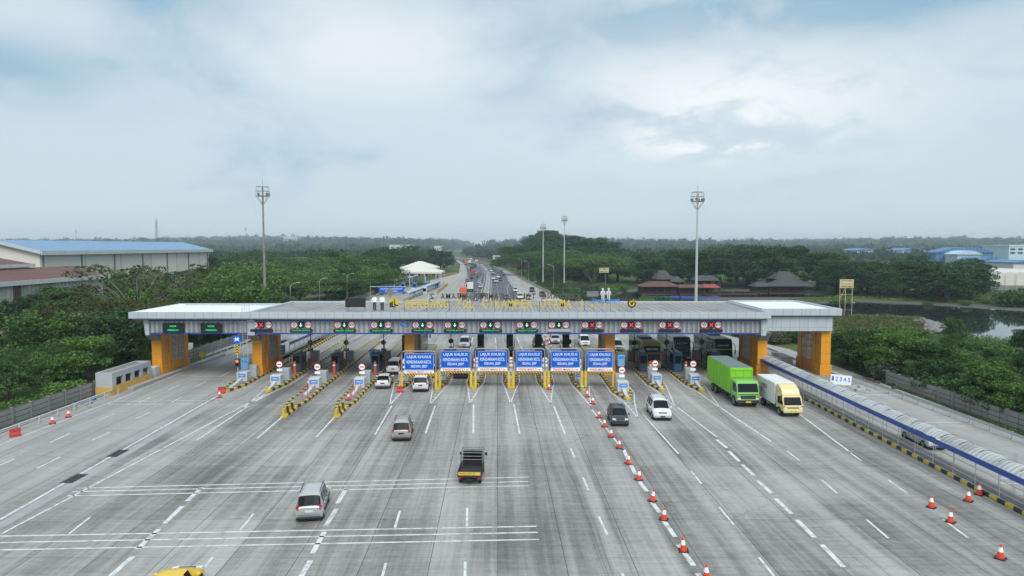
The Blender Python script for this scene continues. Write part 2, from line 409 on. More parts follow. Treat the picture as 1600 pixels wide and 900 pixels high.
M['skin'] = paint('printed skin tone', (.45, .28, .2), .6)
def leafmat(name, c, c2, hue=.5):
    k = NT(name); oi = k.n('ShaderNodeObjectInfo'); v = k.coord('World')
    r = k.math('ADD', k.math('MULTIPLY', oi.outputs['Random'], .62), k.math('MULTIPLY', k.noise(v, .45, 4, .6), .62))
    col = k.mix(k.step(r, .22, .95), c, c2)
    g = k.n('ShaderNodeNewGeometry'); ri = g.outputs['Random Per Island']; col = k.mix(k.step(ri, .45, 1.0, 0.0, .48), col, tuple(min(1, q*1.9) for q in c2)); col = k.mix(k.step(ri, .45, .0, 0.0, .6), col, tuple(q*.55 for q in c))
    k.out(col, .65, 0, .25)
    tr = k.n('ShaderNodeBsdfTranslucent'); k.l(col, tr.inputs[0])
    mx = k.n('ShaderNodeMixShader'); mx.inputs[0].default_value = .28
    o = k.t.nodes['Material Output']; k.l(k.b.outputs[0], mx.inputs[1]); k.l(tr.outputs[0], mx.inputs[2]); k.l(mx.outputs[0], o.inputs[0])
    return k.m
M['leaf'] = leafmat('green foliage', (.026, .064, .015), (.082, .160, .032))
M['leaf_dark'] = leafmat('dark foliage', (.018, .046, .016), (.052, .108, .032))
M['leaf_light'] = leafmat('light feathery foliage', (.055, .115, .022), (.115, .220, .040))
M['leaf_olive'] = leafmat('olive foliage', (.042, .060, .014), (.088, .098, .024))
M['leaf_grey'] = leafmat('grey green foliage', (.045, .062, .040), (.085, .10, .065))
M['leaf_far'] = leafmat('distant wood', (.016, .038, .016), (.040, .075, .026))
M['reed'] = leafmat('dry grass', (.075, .110, .030), (.15, .150, .060))
M['grass'] = leafmat('verge grass', (.065, .125, .028), (.125, .19, .042))
# ------------------------------------------------------------------ terrain
LAKE = [G(*p) for p in ((955,466),(1060,474),(1180,480),(1250,489),(1310,492),(1388,491),(1454,499),(1447,512),(1470,524),(1600,534))]+[(150,112),(330,120),(330,172)]+\
       [G(*p) for p in ((1600,482),(1540,478),(1480,474),(1400,470),(1330,466.5),(1290,464))]+[(112,236),(108,262),(60,285),(42,262)]
MUD = [G(*p) for p in ((1085,462),(1300,461),(1330,466),(1290,470.5),(1190,471.5),(1100,470))]
def inpoly(px, py, poly):
    px = np.asarray(px, float); py = np.asarray(py, float); r = np.zeros(px.shape, bool); n = len(poly)
    for i in range(n):
        x1, y1 = poly[i]; x2, y2 = poly[(i+1) % n]
        c = ((y1 > py) != (y2 > py)) & (px < (x2-x1)*(py-y1)/((y2-y1) if y2 != y1 else 1e-9)+x1); r ^= c
    return r
def pdist(px, py, poly):
    px = np.asarray(px, float); py = np.asarray(py, float); d = np.full(px.shape, 1e9); n = len(poly)
    for i in range(n):
        x1, y1 = poly[i]; x2, y2 = poly[(i+1) % n]; ex, ey = x2-x1, y2-y1
        t = np.clip(((px-x1)*ex+(py-y1)*ey)/(ex*ex+ey*ey+1e-9), 0, 1); d = np.minimum(d, np.hypot(px-x1-t*ex, py-y1-t*ey))
    return d
def sstep(a, b, x): t = np.clip((x-a)/(b-a), 0, 1); return t*t*(3-2*t)
def vnoise(x, y, seed=0):                # smooth value noise
    x = np.asarray(x, float); y = np.asarray(y, float); xi = np.floor(x); yi = np.floor(y); fx = x-xi; fy = y-yi
    h = lambda a, b: np.modf(np.abs(np.sin(a*127.1+b*311.7+seed*74.7)*43758.5453))[0]
    fx = fx*fx*(3-2*fx); fy = fy*fy*(3-2*fy)
    return (h(xi, yi)*(1-fx)+h(xi+1, yi)*fx)*(1-fy)+(h(xi, yi+1)*(1-fx)+h(xi+1, yi+1)*fx)*fy
def ROADX(Y):                            # left and right edge of everything paved, by distance
    L = np.interp(Y, [0, 300, 340, 420, 520, 640, 900, 1300], [-46.5, -46.5, -42, -33, -40, -48, -76, -150])
    Rr = np.interp(Y, [0, 112, 130, 175, 210, 243, 330, 430, 520, 640, 900, 1300], [46, 46, 41, 26, 16.5, 14.5, 7, 1, -8, -24, -56, -120])
    return L, Rr
def zt(x, y):
    x = np.asarray(x, float); y = np.asarray(y, float)
    z = -0.15+0*x
    L, Rr = ROADX(y); off = np.maximum(np.maximum(L-x, x-Rr), 0)
    z = z+sstep(4, 30, off)*(vnoise(x/14, y/14, 2)-.45)*.9
    z = z+13.5*np.exp(-((x-28)/48)**2-((y-560)/120)**2)*sstep(8, 40, off)*1.0
    rid = sstep(1150, 2600, y)
    z = z+rid*(-4+27*vnoise(x/520+3.3, y/900, 5)+7*vnoise(x/210, y/300, 7))*sstep(20, 160, off)
    z = z+sstep(2600, 3800, y)*(2+26*vnoise(x/800+1.7, y/1200, 9))
    # lake bed
    ins = inpoly(x, y, LAKE); d = pdist(x, y, LAKE)
    bed = np.where(ins, -.60-np.minimum(d*.2, 2.2), z)
    m = inpoly(x, y, MUD); bed = np.where(m & ins, np.maximum(bed, -.62+.16*vnoise(x/4, y/4, 4)), bed)
    near = (~ins) & (d < 2.2); bed = np.where(near, z*sstep(0, 2.2, d)+(-.60)*(1-sstep(0, 2.2, d)), bed)
    return bed
def zt1(x, y): return float(zt(np.array([x]), np.array([y]))[0])
def axis_pts(segs):
    out = []
    for a, b, st in segs: out += list(np.arange(a, b, st))
    out.append(segs[-1][1]); return np.array(out)
gx = axis_pts([(-7000, -1500, 275), (-1500, -300, 50), (-300, 40, 10), (40, 340, 2.5), (340, 1500, 40), (1500, 7000, 275)])
gy = axis_pts([(-120, 90, 15), (90, 300, 2.5), (300, 800, 12), (800, 4200, 60), (4200, 9000, 400)])
XX, YY = np.meshgrid(gx, gy); ZZ = zt(XX, YY)
nx, ny = len(gx), len(gy)
gv = np.stack([XX.ravel(), YY.ravel(), ZZ.ravel()], 1)
ii = (np.arange(ny-1)[:, None]*nx+np.arange(nx-1)[None, :]).ravel()
gf = np.stack([ii, ii+1, ii+1+nx, ii+nx], 1)
def np_mesh(name, v, f, mat, smooth=False):
    me = bpy.data.meshes.new(name); n, k = f.shape
    me.vertices.add(len(v)); me.vertices.foreach_set('co', np.ascontiguousarray(v, np.float32).ravel())
    me.loops.add(n*k); me.loops.foreach_set('vertex_index', np.ascontiguousarray(f, np.int32).ravel())
    me.polygons.add(n); me.polygons.foreach_set('loop_start', np.arange(0, n*k, k, dtype=np.int32))
    if smooth: me.polygons.foreach_set('use_smooth', np.ones(n, bool))
    me.update(calc_edges=True); me.validate()
    for m_ in (mat if isinstance(mat, (list, tuple)) else [mat]): me.materials.append(m_)
    return me
def ground_mat():
    k = NT('ground grass and soil'); v = k.coord('World'); x, y, z = k.xyz(v)
    n_ = k.noise(v, .06, 6, .6); m_ = k.noise(v, .5, 7, .7)
    c = k.mix(k.step(n_, .38, .62), (.040, .078, .022), (.088, .112, .034))
    c = k.mix(k.step(m_, .52, .70, 0, .75), c, (.13, .105, .07))
    lk = k.step(z, -.22, -.30); c = k.mix(lk, c, k.mix(m_, (.065, .064, .056), (.15, .147, .132)))
    return k.out(c, .95, 0, .1)
structure('ground', np_mesh('ground', gv, gf, ground_mat(), True), None)
def water_mat():
    k = NT('lake water'); v = k.coord('World'); x, y, z = k.xyz(v)
    h = k.noise(k.comb(k.math('MULTIPLY', x, .5), k.math('MULTIPLY', y, 1.0)), .9, 3, .5)
    k.bump(h, .05, .02); return k.out((.018, .026, .024), .035, 0, .5)
wm = MB(); wm.face([(30, 95, -.72), (345, 95, -.72), (345, 300, -.72), (30, 300, -.72)])
structure('lake_water', wm, water_mat())
# ------------------------------------------------------------------ paved surfaces
def sheet(name, pts, z, mat):
    mb = MB(); mb.face([(x, y, z) for x, y in pts]); return structure(name, mb, mat)
def strip_sheet(name, Ys, xl, xr, z, mat):
    mb = MB()
    for i in range(len(Ys)-1): mb.face([(xl[i], Ys[i], z), (xr[i], Ys[i], z), (xr[i+1], Ys[i+1], z), (xl[i+1], Ys[i+1], z)])
    return structure(name, mb, mat)
Ys = [8, 60, 112, 130, 150, 175, 190]; 
strip_sheet('toll_plaza', Ys, [-33.2]*7, [33.0]*2+[34.0]*1+[34, 33, 26, 22], 0.0, M['plaza'])
Yl = [8, 60, 112, 190, 300]
strip_sheet('service_road', Yl, [-46.5]*5, [-33.203]*5, 0.0, M['service'])
strip_sheet('side_road', [8, 60, 112, 130, 140], [33.003, 33.003, 34.003, 34.003, 33.8], [46, 46, 46, 41, 37.5], 0.0, M['service'])
Yh = [190.003, 215, 243, 300, 330, 380, 430, 520, 640, 900, 1300]
Lh = [-33.2, -33.2, -33.2, -33.2, -42, -37, -33.5, -40, -48, -76, -150]
Rh = [22, 16, 14.2, 9.6, 7, 3.4, 1, -8, -24, -56, -120]
strip_sheet('highway_shoulder', Yh, Lh, Rh, 0.0, M['highway_concrete'])
def hx(px, py): return G(px, py)
# carriageway edges, as read along the road: distance -> x
Yc = [150, 190, 221, 260, 330, 426, 567, 700, 900, 1300]
ML = np.interp(Yc, [150, 221, 330, 426, 567, 700, 900, 1300], [-7.5, -9.2, -12.2, -15.5, -24.5, -38, -62, -132])   # left side of the median
LE = np.interp(Yc, [150, 221, 330, 426, 567, 700, 900, 1300], [-14, -17, -22.5, -28.5, -39, -51, -75, -146])
RE = np.interp(Yc, [150, 221, 330, 426, 567, 700, 900, 1300], [9, 3.6, -.8, -3.6, -13, -26, -50, -119])
strip_sheet('highway_left', Yc, LE, ML-.6, .004, M['asphalt'])
strip_sheet('highway_right', Yc, ML+1.6, RE, .004, M['asphalt'])
MK = MB()
def line(p, q, w=.14, z=.009, dash=None):
    p = Vector((*p, 0)); q = Vector((*q, 0)); d = (q-p); L = d.length; d.normalize(); n = Vector((-d.y, d.x, 0))*w/2
    segs = [(0, L)] if not dash else [(s_, min(s_+dash[0], L)) for s_ in np.arange(0, L, sum(dash))]
    for a, b in segs:
        A = p+d*a; B = p+d*b
        MK.face([(A.x-n.x, A.y-n.y, z), (A.x+n.x, A.y+n.y, z), (B.x+n.x, B.y+n.y, z), (B.x-n.x, B.y-n.y, z)])
def pl(a, b, w=.14, z=.009): line(G(*a), G(*b), w, z)
# transverse rumble lines
for a, b in (((120,763),(826,745.5)), ((112,768.5),(826,752.5)), ((105,775),(826,759)), ((0,838),(838,822.5)), ((0,848),(840,832)), ((0,859.5),(842,843))): pl(a, b, .16)
for a, b in (((176,627),(330,626)), ((168,632),(322,631)), ((390,588),(300,588.5)), ((386,592),(296,592.5)), ((1336,612),(1396,612)), ((1346,617),(1404,617)), ((1432,660),(1500,660)), ((1440,666),(1508,666)), ((1556,747),(1600,748)), ((1560,755),(1600,756))): pl(a, b, .14)
pl((345,616),(0,812), .2); pl((420,613),(5,833), .16); pl((10,718),(0,722), .14)
pl((182,625),(0,695), .13); pl((300,575),(182,625), .13); pl((386,540),(300,575), .13)
# wide dashes
for a, b in (((315,762),(292,783)), ((285,791),(257,818)), ((248,827),(215,858)), ((207,870),(172,901)),
             ((541,764),(527,787)), ((526,795),(509,822)), ((507,831),(488,865)), ((485,876),(468,905)),
             ((974,702),(993,741)), ((998,751),(1011,768)), ((1019,785),(1031,801)), ((1037,813),(1055,839)), ((1060,851),(1084,884)), ((1090,896),(1098,906)),
             ((1120,687),(1136,700)), ((1139,705),(1155,721)), ((1160,726),(1178,743)), ((1184,751),(1206,771)), ((1212,779),(1237,803)), ((1245,812),(1273,840)), ((1284,851),(1318,886))): pl(a, b, .3)
# lane dashes
for a, b in (((78,691.4),(110,677)), ((144,688),(172,675)), ((154.5,656),(179,646)), ((212,654),(235,644)), ((0,727),(22,717)), ((58,732),(94,714)), ((263,609),(280,601)), ((217,629),(235,621)), ((268,629),(284,620)), ((305,604),(322,596)), ((338,572),(352,565)), ((345,588),(361,580)),
             ((375,829),(396,803)), ((108,834),(141,808)), ((617,825),(625,798)), ((729.5,822),(730,793)), ((597,902),(603,880)), ((726.5,902),(727,878)), ((891,700),(898.6,716)), ((911,746),(919.5,766)), ((935.6,807),(949,836)), ((972,896),(975,903)),
             ((1079.7,736),(1096,756)), ((1124,793),(1146.5,820)), ((1186,871),(1210,901)), ((1230,705),(1250,720)), ((1284,750),(1308,771)), ((1354,812),(1388,841)), ((1325,705),(1346,720)), ((1388,750),(1418,771)), ((1473,811),(1513,841)), ((320,886),(333,870)), ((1508,690),(1545,706)), ((1380,632),(1408,645)), ((1300,600),(1320,608)), ((1240,625),(1256,634))): pl(a, b, .15)
# long solid lane lines running out of the gate
for a, b in (((308,687.6),(420,613)), ((401.7,685),(443,650)), ((494,683),(526,648)), ((586,679),(612,634)), ((664.5,678),(680,634)), ((739.6,678),(740,632)), ((812,678),(803,632)), ((883,678),(865,634)), ((974,704),(925,640)), ((1060,709),(1005,648)), ((1120,683),(1058,636)), ((1205,690),(1124,636)), ((1330,708),(1200,610))): pl(a, b, .17)
# highway lines
def along(xs, off, w, dash=None):
    for i in range(len(Yc)-1): line((xs[i]+off, Yc[i]), (xs[i+1]+off, Yc[i+1]), w, .013, dash)
along(LE, .5, .25); along(ML, -1.3, .16); along(ML, 2.2, .16); along(RE, -.5, .25)
for f in (.34, .67): along(LE+(ML-LE)*f, 0, .17, (5, 8)); along(ML+1+(RE-ML-1)*f, 0, .17, (5, 8))
line((-44.5, 120), (-44.5, 300), .15); line((-37.2, 120), (-38.2, 280), .14, .009, (4, 6)); line((-41, 125), (-42, 280), .14, .009, (4, 6))
for x0, x1 in ((-30, -27), (-24, -23), (-18.5, -17), (-2.4, -5), (2, -2), (6.4, 0), (-6.7, -9)): line((x0, 108), (x1, 172), .16, .009, (7, 5) if x0 > -10 else None)
# drain strip between the left lines
ds = MB(); a = G(338,627); b = G(0,822); n_ = .38
ds.face([(a[0]-n_, a[1], .004), (a[0]+n_, a[1], .004), (b[0]+n_, b[1], .004), (b[0]-n_, b[1], .004)]); structure('drain_strip', ds, M['strip'])
for (px, py) in ((116,748), (184,708.5)):
    x, y = G(px, py); gr = MB()
    for k in range(7): gr.box(-.42+k*.12, -.36+k*.12, -.9, .9, .012, .03)
    gr.box(-.46, .46, -.95, -.9, .012, .032); gr.box(-.46, .46, .9, .95, .012, .032)
    gr.face([(-.44, -.9, .010), (.44, -.9, .010), (.44, .9, .010), (-.44, .9, .010)])
    single('drain_grate', gr, M['grate'], 'black drain grate in the left strip, %s the camera' % ('nearer' if py > 730 else 'farther from'), 'drain grate', (x, y, 0))
# ------------------------------------------------------------------ the toll gate
Y0 = 85.0
gate = bpy.data.objects.new('toll_gate', None); COL.objects.link(gate)
tag(gate, 'wide grey and navy toll gate roof on orange pylons across the road', 'toll gate')
gate.location = (0, 90, 0)
def gpart(name, mb, mats, parent=gate, smooth=False):
    mb.v = [(x, y-90 if parent is gate else y, z) for x, y, z in mb.v]; return link(name, mb.mesh(name, mats, smooth), parent)
XL, X1, X2, XR = -48.0, -33.1, 32.4, 42.7
ZT, ZB = 8.78, 7.95
def ring(x0, x1, y0, y1, z0, z1, t=.35):
    mb = MB(); mb.box(x0, x1, y0, y0+t, z0, z1); mb.box(x0, x1, y1-t, y1, z0, z1)
    mb.box(x0, x0+t, y0+t, y1-t, z0, z1, 1); mb.box(x1-t, x1, y0+t, y1-t, z0, z1, 1); return mb
gpart('fascia', ring(X1, X2, Y0, 102.2, ZB, ZT), [M['panel'], M['panel_y']])
gpart('fascia', ring(XL, X1-.01, Y0+.05, 98.5, ZB, ZT-.02), [M['panel'], M['panel_y']])
gpart('fascia', ring(X2+.01, XR, 88, 102, 8.05, 8.92), [M['panel'], M['panel_y']])
d = MB(); nseg = 60
for i in range(nseg):                                   # low ridged sheets, falling from the middle to both edges
    x0 = X1+.35+(X2-X1-.7)*i/nseg; x1 = X1+.35+(X2-X1-.7)*(i+1)/nseg; xm = (x0+x1)/2
    for (a, b, h) in ((x0, xm-.05, 0), (xm-.05, xm+.05, .035), (xm+.05, x1, 0)):
        d.face([(a, Y0+.35, 8.52+h), (b, Y0+.35, 8.52+h), (b, 101.85, 8.55+h), (a, 101.85, 8.55+h)])
    for s_ in (-1, 1): d.face([(xm+s_*.05, Y0+.35, 8.52), (xm+s_*.05, Y0+.35, 8.555), (xm+s_*.05, 101.85, 8.585), (xm+s_*.05, 101.85, 8.55)])
gpart('roof_deck', d, M['roof_grey'])
d = MB(); d.box(XL+.35, X1-.4, Y0+.4, 98.1, 8.3, 8.5); d.prism([(XL+.35, 8.5), (XL+1.6, 8.5), (XL+.9, 8.72), (XL+.35, 8.74)], 1, Y0+.6, 97.6); gpart('roof_deck', d, M['roof_white'])
d = MB(); d.box(X2+.4, XR-.4, 88.4, 101.6, 8.5, 8.72); gpart('roof_deck', d, M['roof_white'])
s_ = MB(); s_.box(XL+.4, X1-.02, Y0+.45, 98, 7.75, 7.94); s_.box(X1+.4, X2-.4, Y0+.4, 101.8, 7.75, 7.94); s_.box(X2+.05, XR-.4, 88.5, 101.6, 7.8, 8.03); gpart('soffit', s_, M['soffit'])
b = MB(); b.box(XL+2.0, X1-.05, 86.2, 86.6, 7.52, 7.95); b.box(X1, X2-.9, 86, 86.4, 7.52, 7.95); b.box(XL+2.0, X1-.05, 86.15, 86.6, 5.88, 6.05); b.box(X1, X2-.9, 85.95, 86.4, 5.88, 6.05)
gpart('blue_band', b, M['blue_band'])
c = MB()
def corr(x0, x1, y, z0, z1):
    n = int((x1-x0)/.155)
    for i in range(n):
        ph = i % 4; off = (0, .09, .09, 0)[ph]; off2 = (0, .09, .09, 0)[(i+1) % 4]
        a_ = x0+(x1-x0)*i/n; b_ = x0+(x1-x0)*(i+1)/n
        c.face([(a_, y-off, z0), (b_, y-off2, z0), (b_, y-off2, z1), (a_, y-off, z1)])
corr(X1, X2-.9, 86.16, 6.05, 7.52); corr(XL+2.0, X1-.05, 86.36, 6.05, 7.52)
for z in (6.42, 7.3): c.box(X1, X2-.9, 86.03, 86.05, z, z+.035); c.box(XL+2, X1-.05, 86.23, 86.25, z, z+.035)
c.box(XL+2, X2-.9, 86.42, 86.9, 6.0, 7.8)
gpart('beam_cladding', c, M['cladding'], smooth=False)
e = MB(); e.prism([(XL+1.3, 7.95), (XL+2.02, 7.95), (XL+2.02, 5.75), (XL+1.55, 5.75)], 1, 86.0, 88.6); e.prism([(X2-.9, 7.95), (X2-.05, 7.95), (X2-.3, 5.7), (X2-.9, 5.7)], 1, 85.8, 88.4)
e.prism([(X1-.35, 7.95), (X1+.55, 7.95), (X1+.55, 5.75), (X1-.35, 5.75)], 1, 85.85, 88.2)

for q in range(0, len(e.v), 8):
    e2 = MB(); e2.v = e.v[q:q+8]; e2.f = [tuple(i-q for i in f) for f in e.f if q <= f[0] < q+8]; e2.m = [0]*len(e2.f); gpart('end_panel', e2, M['panel'])
w = MB(); w.box(X2-.02, XR-.9, 88.6, 89.1, 5.95, 8.05); w.box(XR-1.3, XR-.9, 89.1, 101, 5.95, 8.05, 1); w.box(X2-.02, XR-.9, 100.6, 101, 5.95, 8.05); gpart('wing_panel', w, [M['panel'], M['panel_y']])
w = MB(); w.box(XL+1.6, X2-.3, 100.8, 101.4, 5.9, 7.95); gpart('rear_beam', w, M['soffit'])
for x in (XL+.9, X1-.85, X2-.35):
    wd = MB(); wd.prism([(86.9, 5.88), (88.36, 5.88), (88.36, 4.75)], 0, x, x+1.3); gpart('soffit_bracket', wd, M['soffit'])
# pylons: front pier, second pier, open lattice, back pier, and a panelled base below the lattice
def pylon(x, y=88.5, h=5.95, w=1.25, ln=7.4):
    m = MB(); x0, x1 = x-w/2, x+w/2
    m.box(x0, x1, y, y+1.3, 0, h); m.box(x0-.12, x1+.12, y-.12, y+1.42, 0, 1.35)
    m.box(x0+.1, x1-.1, y+1.3, y+2.0, 0, h); m.box(x0, x1, y+2.0, y+2.9, 0, h); m.box(x0+.08, x1-.08, y+2.9, y+6.2, 0, 1.5)
    m.box(x0, x1, y+6.2, y+ln, 0, h); m.box(x0-.12, x1+.12, y+6.1, y+ln+.1, 0, 1.35)
    p = gpart('pylon', m, M['orange'])
    l = MB(); ww = x1-x0-.3
    for xs_ in (x0+.18, x1-.18):
        for k in range(5): l.box(xs_-.04, xs_+.04, y+2.9+k*.8, y+2.98+k*.8, 1.5, h)
        for k in range(6): l.box(xs_-.05, xs_+.05, y+2.9, y+6.2, 1.5+k*.86, 1.58+k*.86)
        for k in range(4):
            for j in range(5):
                yy, zz = y+3.34+k*.8, 1.93+j*.86
                l.bar((xs_, yy-.32, zz-.36), (xs_, yy+.32, zz+.36), .07); l.bar((xs_, yy-.32, zz+.36), (xs_, yy+.32, zz-.36), .07)
    l.v = [(a_, b_-90, c_) for a_, b_, c_ in l.v]; link('lattice', l.mesh('lattice', M['conc_white']), p)
for x in (-46.4, -33.3, -13.4, 12.8, 32.7): pylon(x)
pylon(41.3, 89.2)
ld = MB()
for x in (-33.95, -33.35):
    ld.tube([(x, 85.6, 2.4), (x, 85.6, 9.6), (x, 86.3, 9.6), (x, 86.3, 8.7)], .035, 5)
for k in range(21): ld.bar((-33.95, 85.6, 2.6+k*.33), (-33.35, 85.6, 2.6+k*.33), .035)
gpart('ladder', ld, M['steel'])
# lane displays
lanes = [408, 470, 538, 595, 660, 710.4, 766, 823, 873, 925, 986, 1046, 1111]
state = 'XGGGGGGGGXXXX'
msg = ['', 'TRANS JAWA', 'SALDO CUKUP', 'SALDO CUKUP', 'TRANS JAWA', 'TRANS JAWA', 'TRANS JAWA', 'SALDO CUKUP', None, '', '', '', '']
def disc(mb, r, y, m, n=28): mb.prism([(r*math.cos(2*math.pi*k/n), r*math.sin(2*math.pi*k/n)) for k in range(n)], 1, y, y+.03, m)
def limit_sign(txt, vertical):
    k = Kit(); b = MB(); disc(b, .48, 0, 0); k.add('rim', b, M['signred'])
    b = MB(); disc(b, .375, -.035, 0); k.add('face', b, M['signwhite'], 0)
    b = MB(); b.text(txt, 0, -.045, 0, .17, .42, .02)
    for s_ in (-1, 1):
        tri = [(-.12, .30*s_), (.12, .30*s_), (0, .16*s_)]
        if not vertical: tri = [(q, p) for p, q in tri]
        b.prism(tri, 1, -.055, -.04)
    k.add('lettering', b, M['dark'], 1); return k
kh, kw = limit_sign('4.2 m', True), limit_sign('2.5 m', False)
bd = MB(); bd.rbox(-.36, .36, -.1, .12, -.38, .38, .03); 
def sig(kind):
    k = Kit(); k.add('housing', bd, M['screen'])
    s_ = MB()
    if kind == 'X':
        for a_ in (-1, 1): s_.prism([(-.24, -.20*a_), (-.18, -.26*a_), (.24, .20*a_), (.18, .26*a_)], 1, -.13, -.11)
        k.add('red_cross', s_, M['led_r'], 0)
    else:
        s_.prism([(-.055, .24), (.055, .24), (.055, -.02), (.2, -.02), (0, -.26), (-.2, -.02), (-.055, -.02)], 1, -.13, -.11)
        k.add('green_arrow', s_, M['led_w'], 0)
    return k
kx, kg = sig('X'), sig('G')
led_cache = {}
for i, px in enumerate(lanes):
    x, zc_ = PZ(px, 507.6, 85.9); o = ORD[i]
    kh.spawn('limit_sign', f'round height limit sign left of the lane signal over the {o} lane from the left', 'traffic sign', (x-.86, 85.98, zc_), group='round limit signs on the gate beam')
    kw.spawn('limit_sign', f'round width limit sign right of the lane signal over the {o} lane from the left', 'traffic sign', (x+.92, 85.98, zc_), group='round limit signs on the gate beam')
    (kx if state[i] == 'X' else kg).spawn('lane_signal', f'{"red cross" if state[i]=="X" else "green arrow"} lane signal over the {o} lane from the left', 'lane signal', (x+.02, 85.93, zc_), group='lane signals on the gate beam')
    if msg[i] not in led_cache:
        k = Kit(); b = MB(); b.rbox(-1.42, 1.42, -.08, .12, -.18, .18, .03); k.add('housing', b, M['cabinet'] if msg[i] is None else M['screen'])
        if msg[i]: t = MB(); t.text(msg[i], 0, -.085, 0, .22, 2.3, .02); k.add('lettering', t, M['led_g'], 0)
        led_cache[msg[i]] = k
    led_cache[msg[i]].spawn('message_board', (f'slim message board reading {msg[i]} over the {o} lane from the left' if msg[i] else f'slim {"pale washed out" if msg[i] is None else "unlit black"} message board over the {o} lane from the left'), 'message board', (x+.05, 85.9, zc_-.72), group='slim message boards on the gate beam')
for px, o in ((270.5, 'leftmost'), (330, 'second from left')):
    x, z = PZ(px, 512.5, 86); k = Kit(); b = MB(); b.rbox(-1.35, 1.35, -.1, .15, -.58, .58, .03); k.add('housing', b, M['screen'])
    t = MB(); t.text('DALAM', 0, -.105, .24, .22, .8, .02); t.text('PERBAIKAN', 0, -.105, -.26, .22, 1.35, .02); k.add('lettering', t, M['led_g'], 0)
    k.spawn('message_board', f'large black board with green text on the left wing, {o}', 'message board', (x, 86.05, z))
x, z = PZ(632, 507, 86); b = MB(); b.box(-.5, .5, 0, .05, -.2, .2); t = MB(); t.text('LAJUR', -.1, -.01, .06, .12, .5, .02); t.text('GTO', .1, -.01, -.1, .12, .4, .02)
k = Kit(); k.add('board', b, M['labelblue']); k.add('lettering', t, M['signwhite'], 0); k.spawn('small_sign', 'small pale blue sign on the gate beam between two lane signal groups', 'sign', (x, 86.0, z))
# roof letters
def letters(name, txt, label, Y, pxa, pxb, z0, z1, mat, flip, skip=0):
    k = Kit(); x0 = PZ(pxa, 470, Y)[0]; x1 = PZ(pxb, 470, Y)[0]; h = z1-z0
    f = MB(); L = (x1-x0)
    for zz in (z0+.2*h, z0+.75*h): f.bar((0, .16, zz), (L, .16, zz), .05)
    for i in range(9): f.bar((L*i/8, .2, 0), (L*i/8, .2, z0+.8*h), .06); f.bar((L*i/8, .2, z0), (L*i/8, 1.2, 0), .05)
    fr = k.add('support_frame', f, M['steel_d'])
    n = len(txt); adv = L/n
    for i, ch in enumerate(txt):
        if ch == ' ': continue
        X = (i+.5)*adv
        if flip: X = L-X
        t = MB(); t.text(ch, X, 0, (z0+z1)/2, h, (adv*.16 if ch == 'I' else adv*.20 if ch == '1' else adv*.80), .12, 0, flip, .012); k.add('letter', t, mat, fr)
    return k.spawn(name, label, 'roof sign', (x0, Y, 8.62))
letters('roof_sign', 'GERBANG TOL CIKAMPEK UTAMA 1', 'yellow roof letters along the front edge of the gate roof', 87.2, 631, 914, .52, 1.55, M['letter'], False)
letters('roof_sign', 'GERBANG TOL CIKAMPEK UTAMA 2', 'dark roof letters seen from behind on the back edge of the gate roof', 101.2, 671, 905, .55, 1.4, M['letter_dark'], True)
k = Kit(); b = MB(); x, z = PZ(555, 473.5, 88); b.rbox(-1.3, 1.3, 0, .25, .5, 1.72, .03); fr = MB()
for s_ in (-1, 1): fr.bar((1.1*s_, .15, 0), (1.1*s_, .15, .5), .07); fr.bar((1.1*s_, .3, .9), (1.1*s_, 1.2, 0), .06)
k.add('panel', b, M['screen']); k.add('leg_frame', fr, M['steel_d']); k.spawn('display_board', 'plain black rectangular board standing on the left of the gate roof', 'board', (x, 88, 8.62))
# printed cutout officers: flat boards in the place too
def cutout(back):
    k = Kit(); t = .05
    def pr(poly, m, name, par=None, y=0.0):
        b = MB(); b.prism(poly, 1, y, y+t); return k.add(name, b, m, par)
    c1, c2, c3 = (M['far_white'],)*3 if back else (M['dark'], M['signwhite'], M['skin'])
    pr([(-.30, .12), (-.05, .12), (-.03, .85), (.03, .85), (.05, .12), (.30, .12), (.28, .18), (.2, .2), (.22, 1.15), (-.22, 1.15), (-.2, .2), (-.28, .18)], c1, 'trousers')
    pr([(-.22, 1.15), (.22, 1.15), (.24, 1.5), (.36, 1.15), (.40, 1.2), (.32, 1.72), (.12, 1.8), (-.12, 1.8), (-.32, 1.72), (-.40, 1.2), (-.36, 1.15), (-.24, 1.5)], c2, 'shirt')
    pr([(-.06, 1.8), (.06, 1.8), (.13, 1.9), (.13, 2.03), (-.13, 2.03), (-.13, 1.9)], c3, 'face'); pr([(-.17, 2.03), (.17, 2.03), (.15, 2.16), (0, 2.2), (-.15, 2.16)], c1, 'cap')
    b = MB(); b.bar((0, t+.03, 0), (0, t+.03, 1.7), .06); b.bar((0, t+.05, 1.3), (0, 1.0, 0), .05); k.add('stand', b, M['steel_d']); return k
kf, kb = cutout(False), cutout(True)
for px, n in ((585, 'left'), (597, 'right')): kf.spawn('cutout_figure', f'flat cutout of an officer in white shirt and black trousers, {n} of the pair', 'cutout figure', (PZ(px, 470, 88.2)[0], 88.2, 8.62))
for px, n in ((942, 'left'), (951, 'right')): kb.spawn('cutout_figure', f'pale back of a cutout figure on the rear roof edge, {n} one of the pair', 'cutout figure', (PZ(px, 455, 101)[0], 101, 8.62), math.pi)
k = Kit(); b = MB(); disc(b, .52, 0, 0); k.add('disc', b, M['steel_d']); b = MB(); b.bar((0, .08, -1.6), (0, .08, -.2), .07); b.bar((0, .08, 0), (0, 1, -1.6), .05); k.add('support', b, M['steel_d'])
k.spawn('round_board', 'grey back of a round board on the rear edge of the gate roof', 'board', (PZ(609, 461, 101)[0], 101, 10.25))
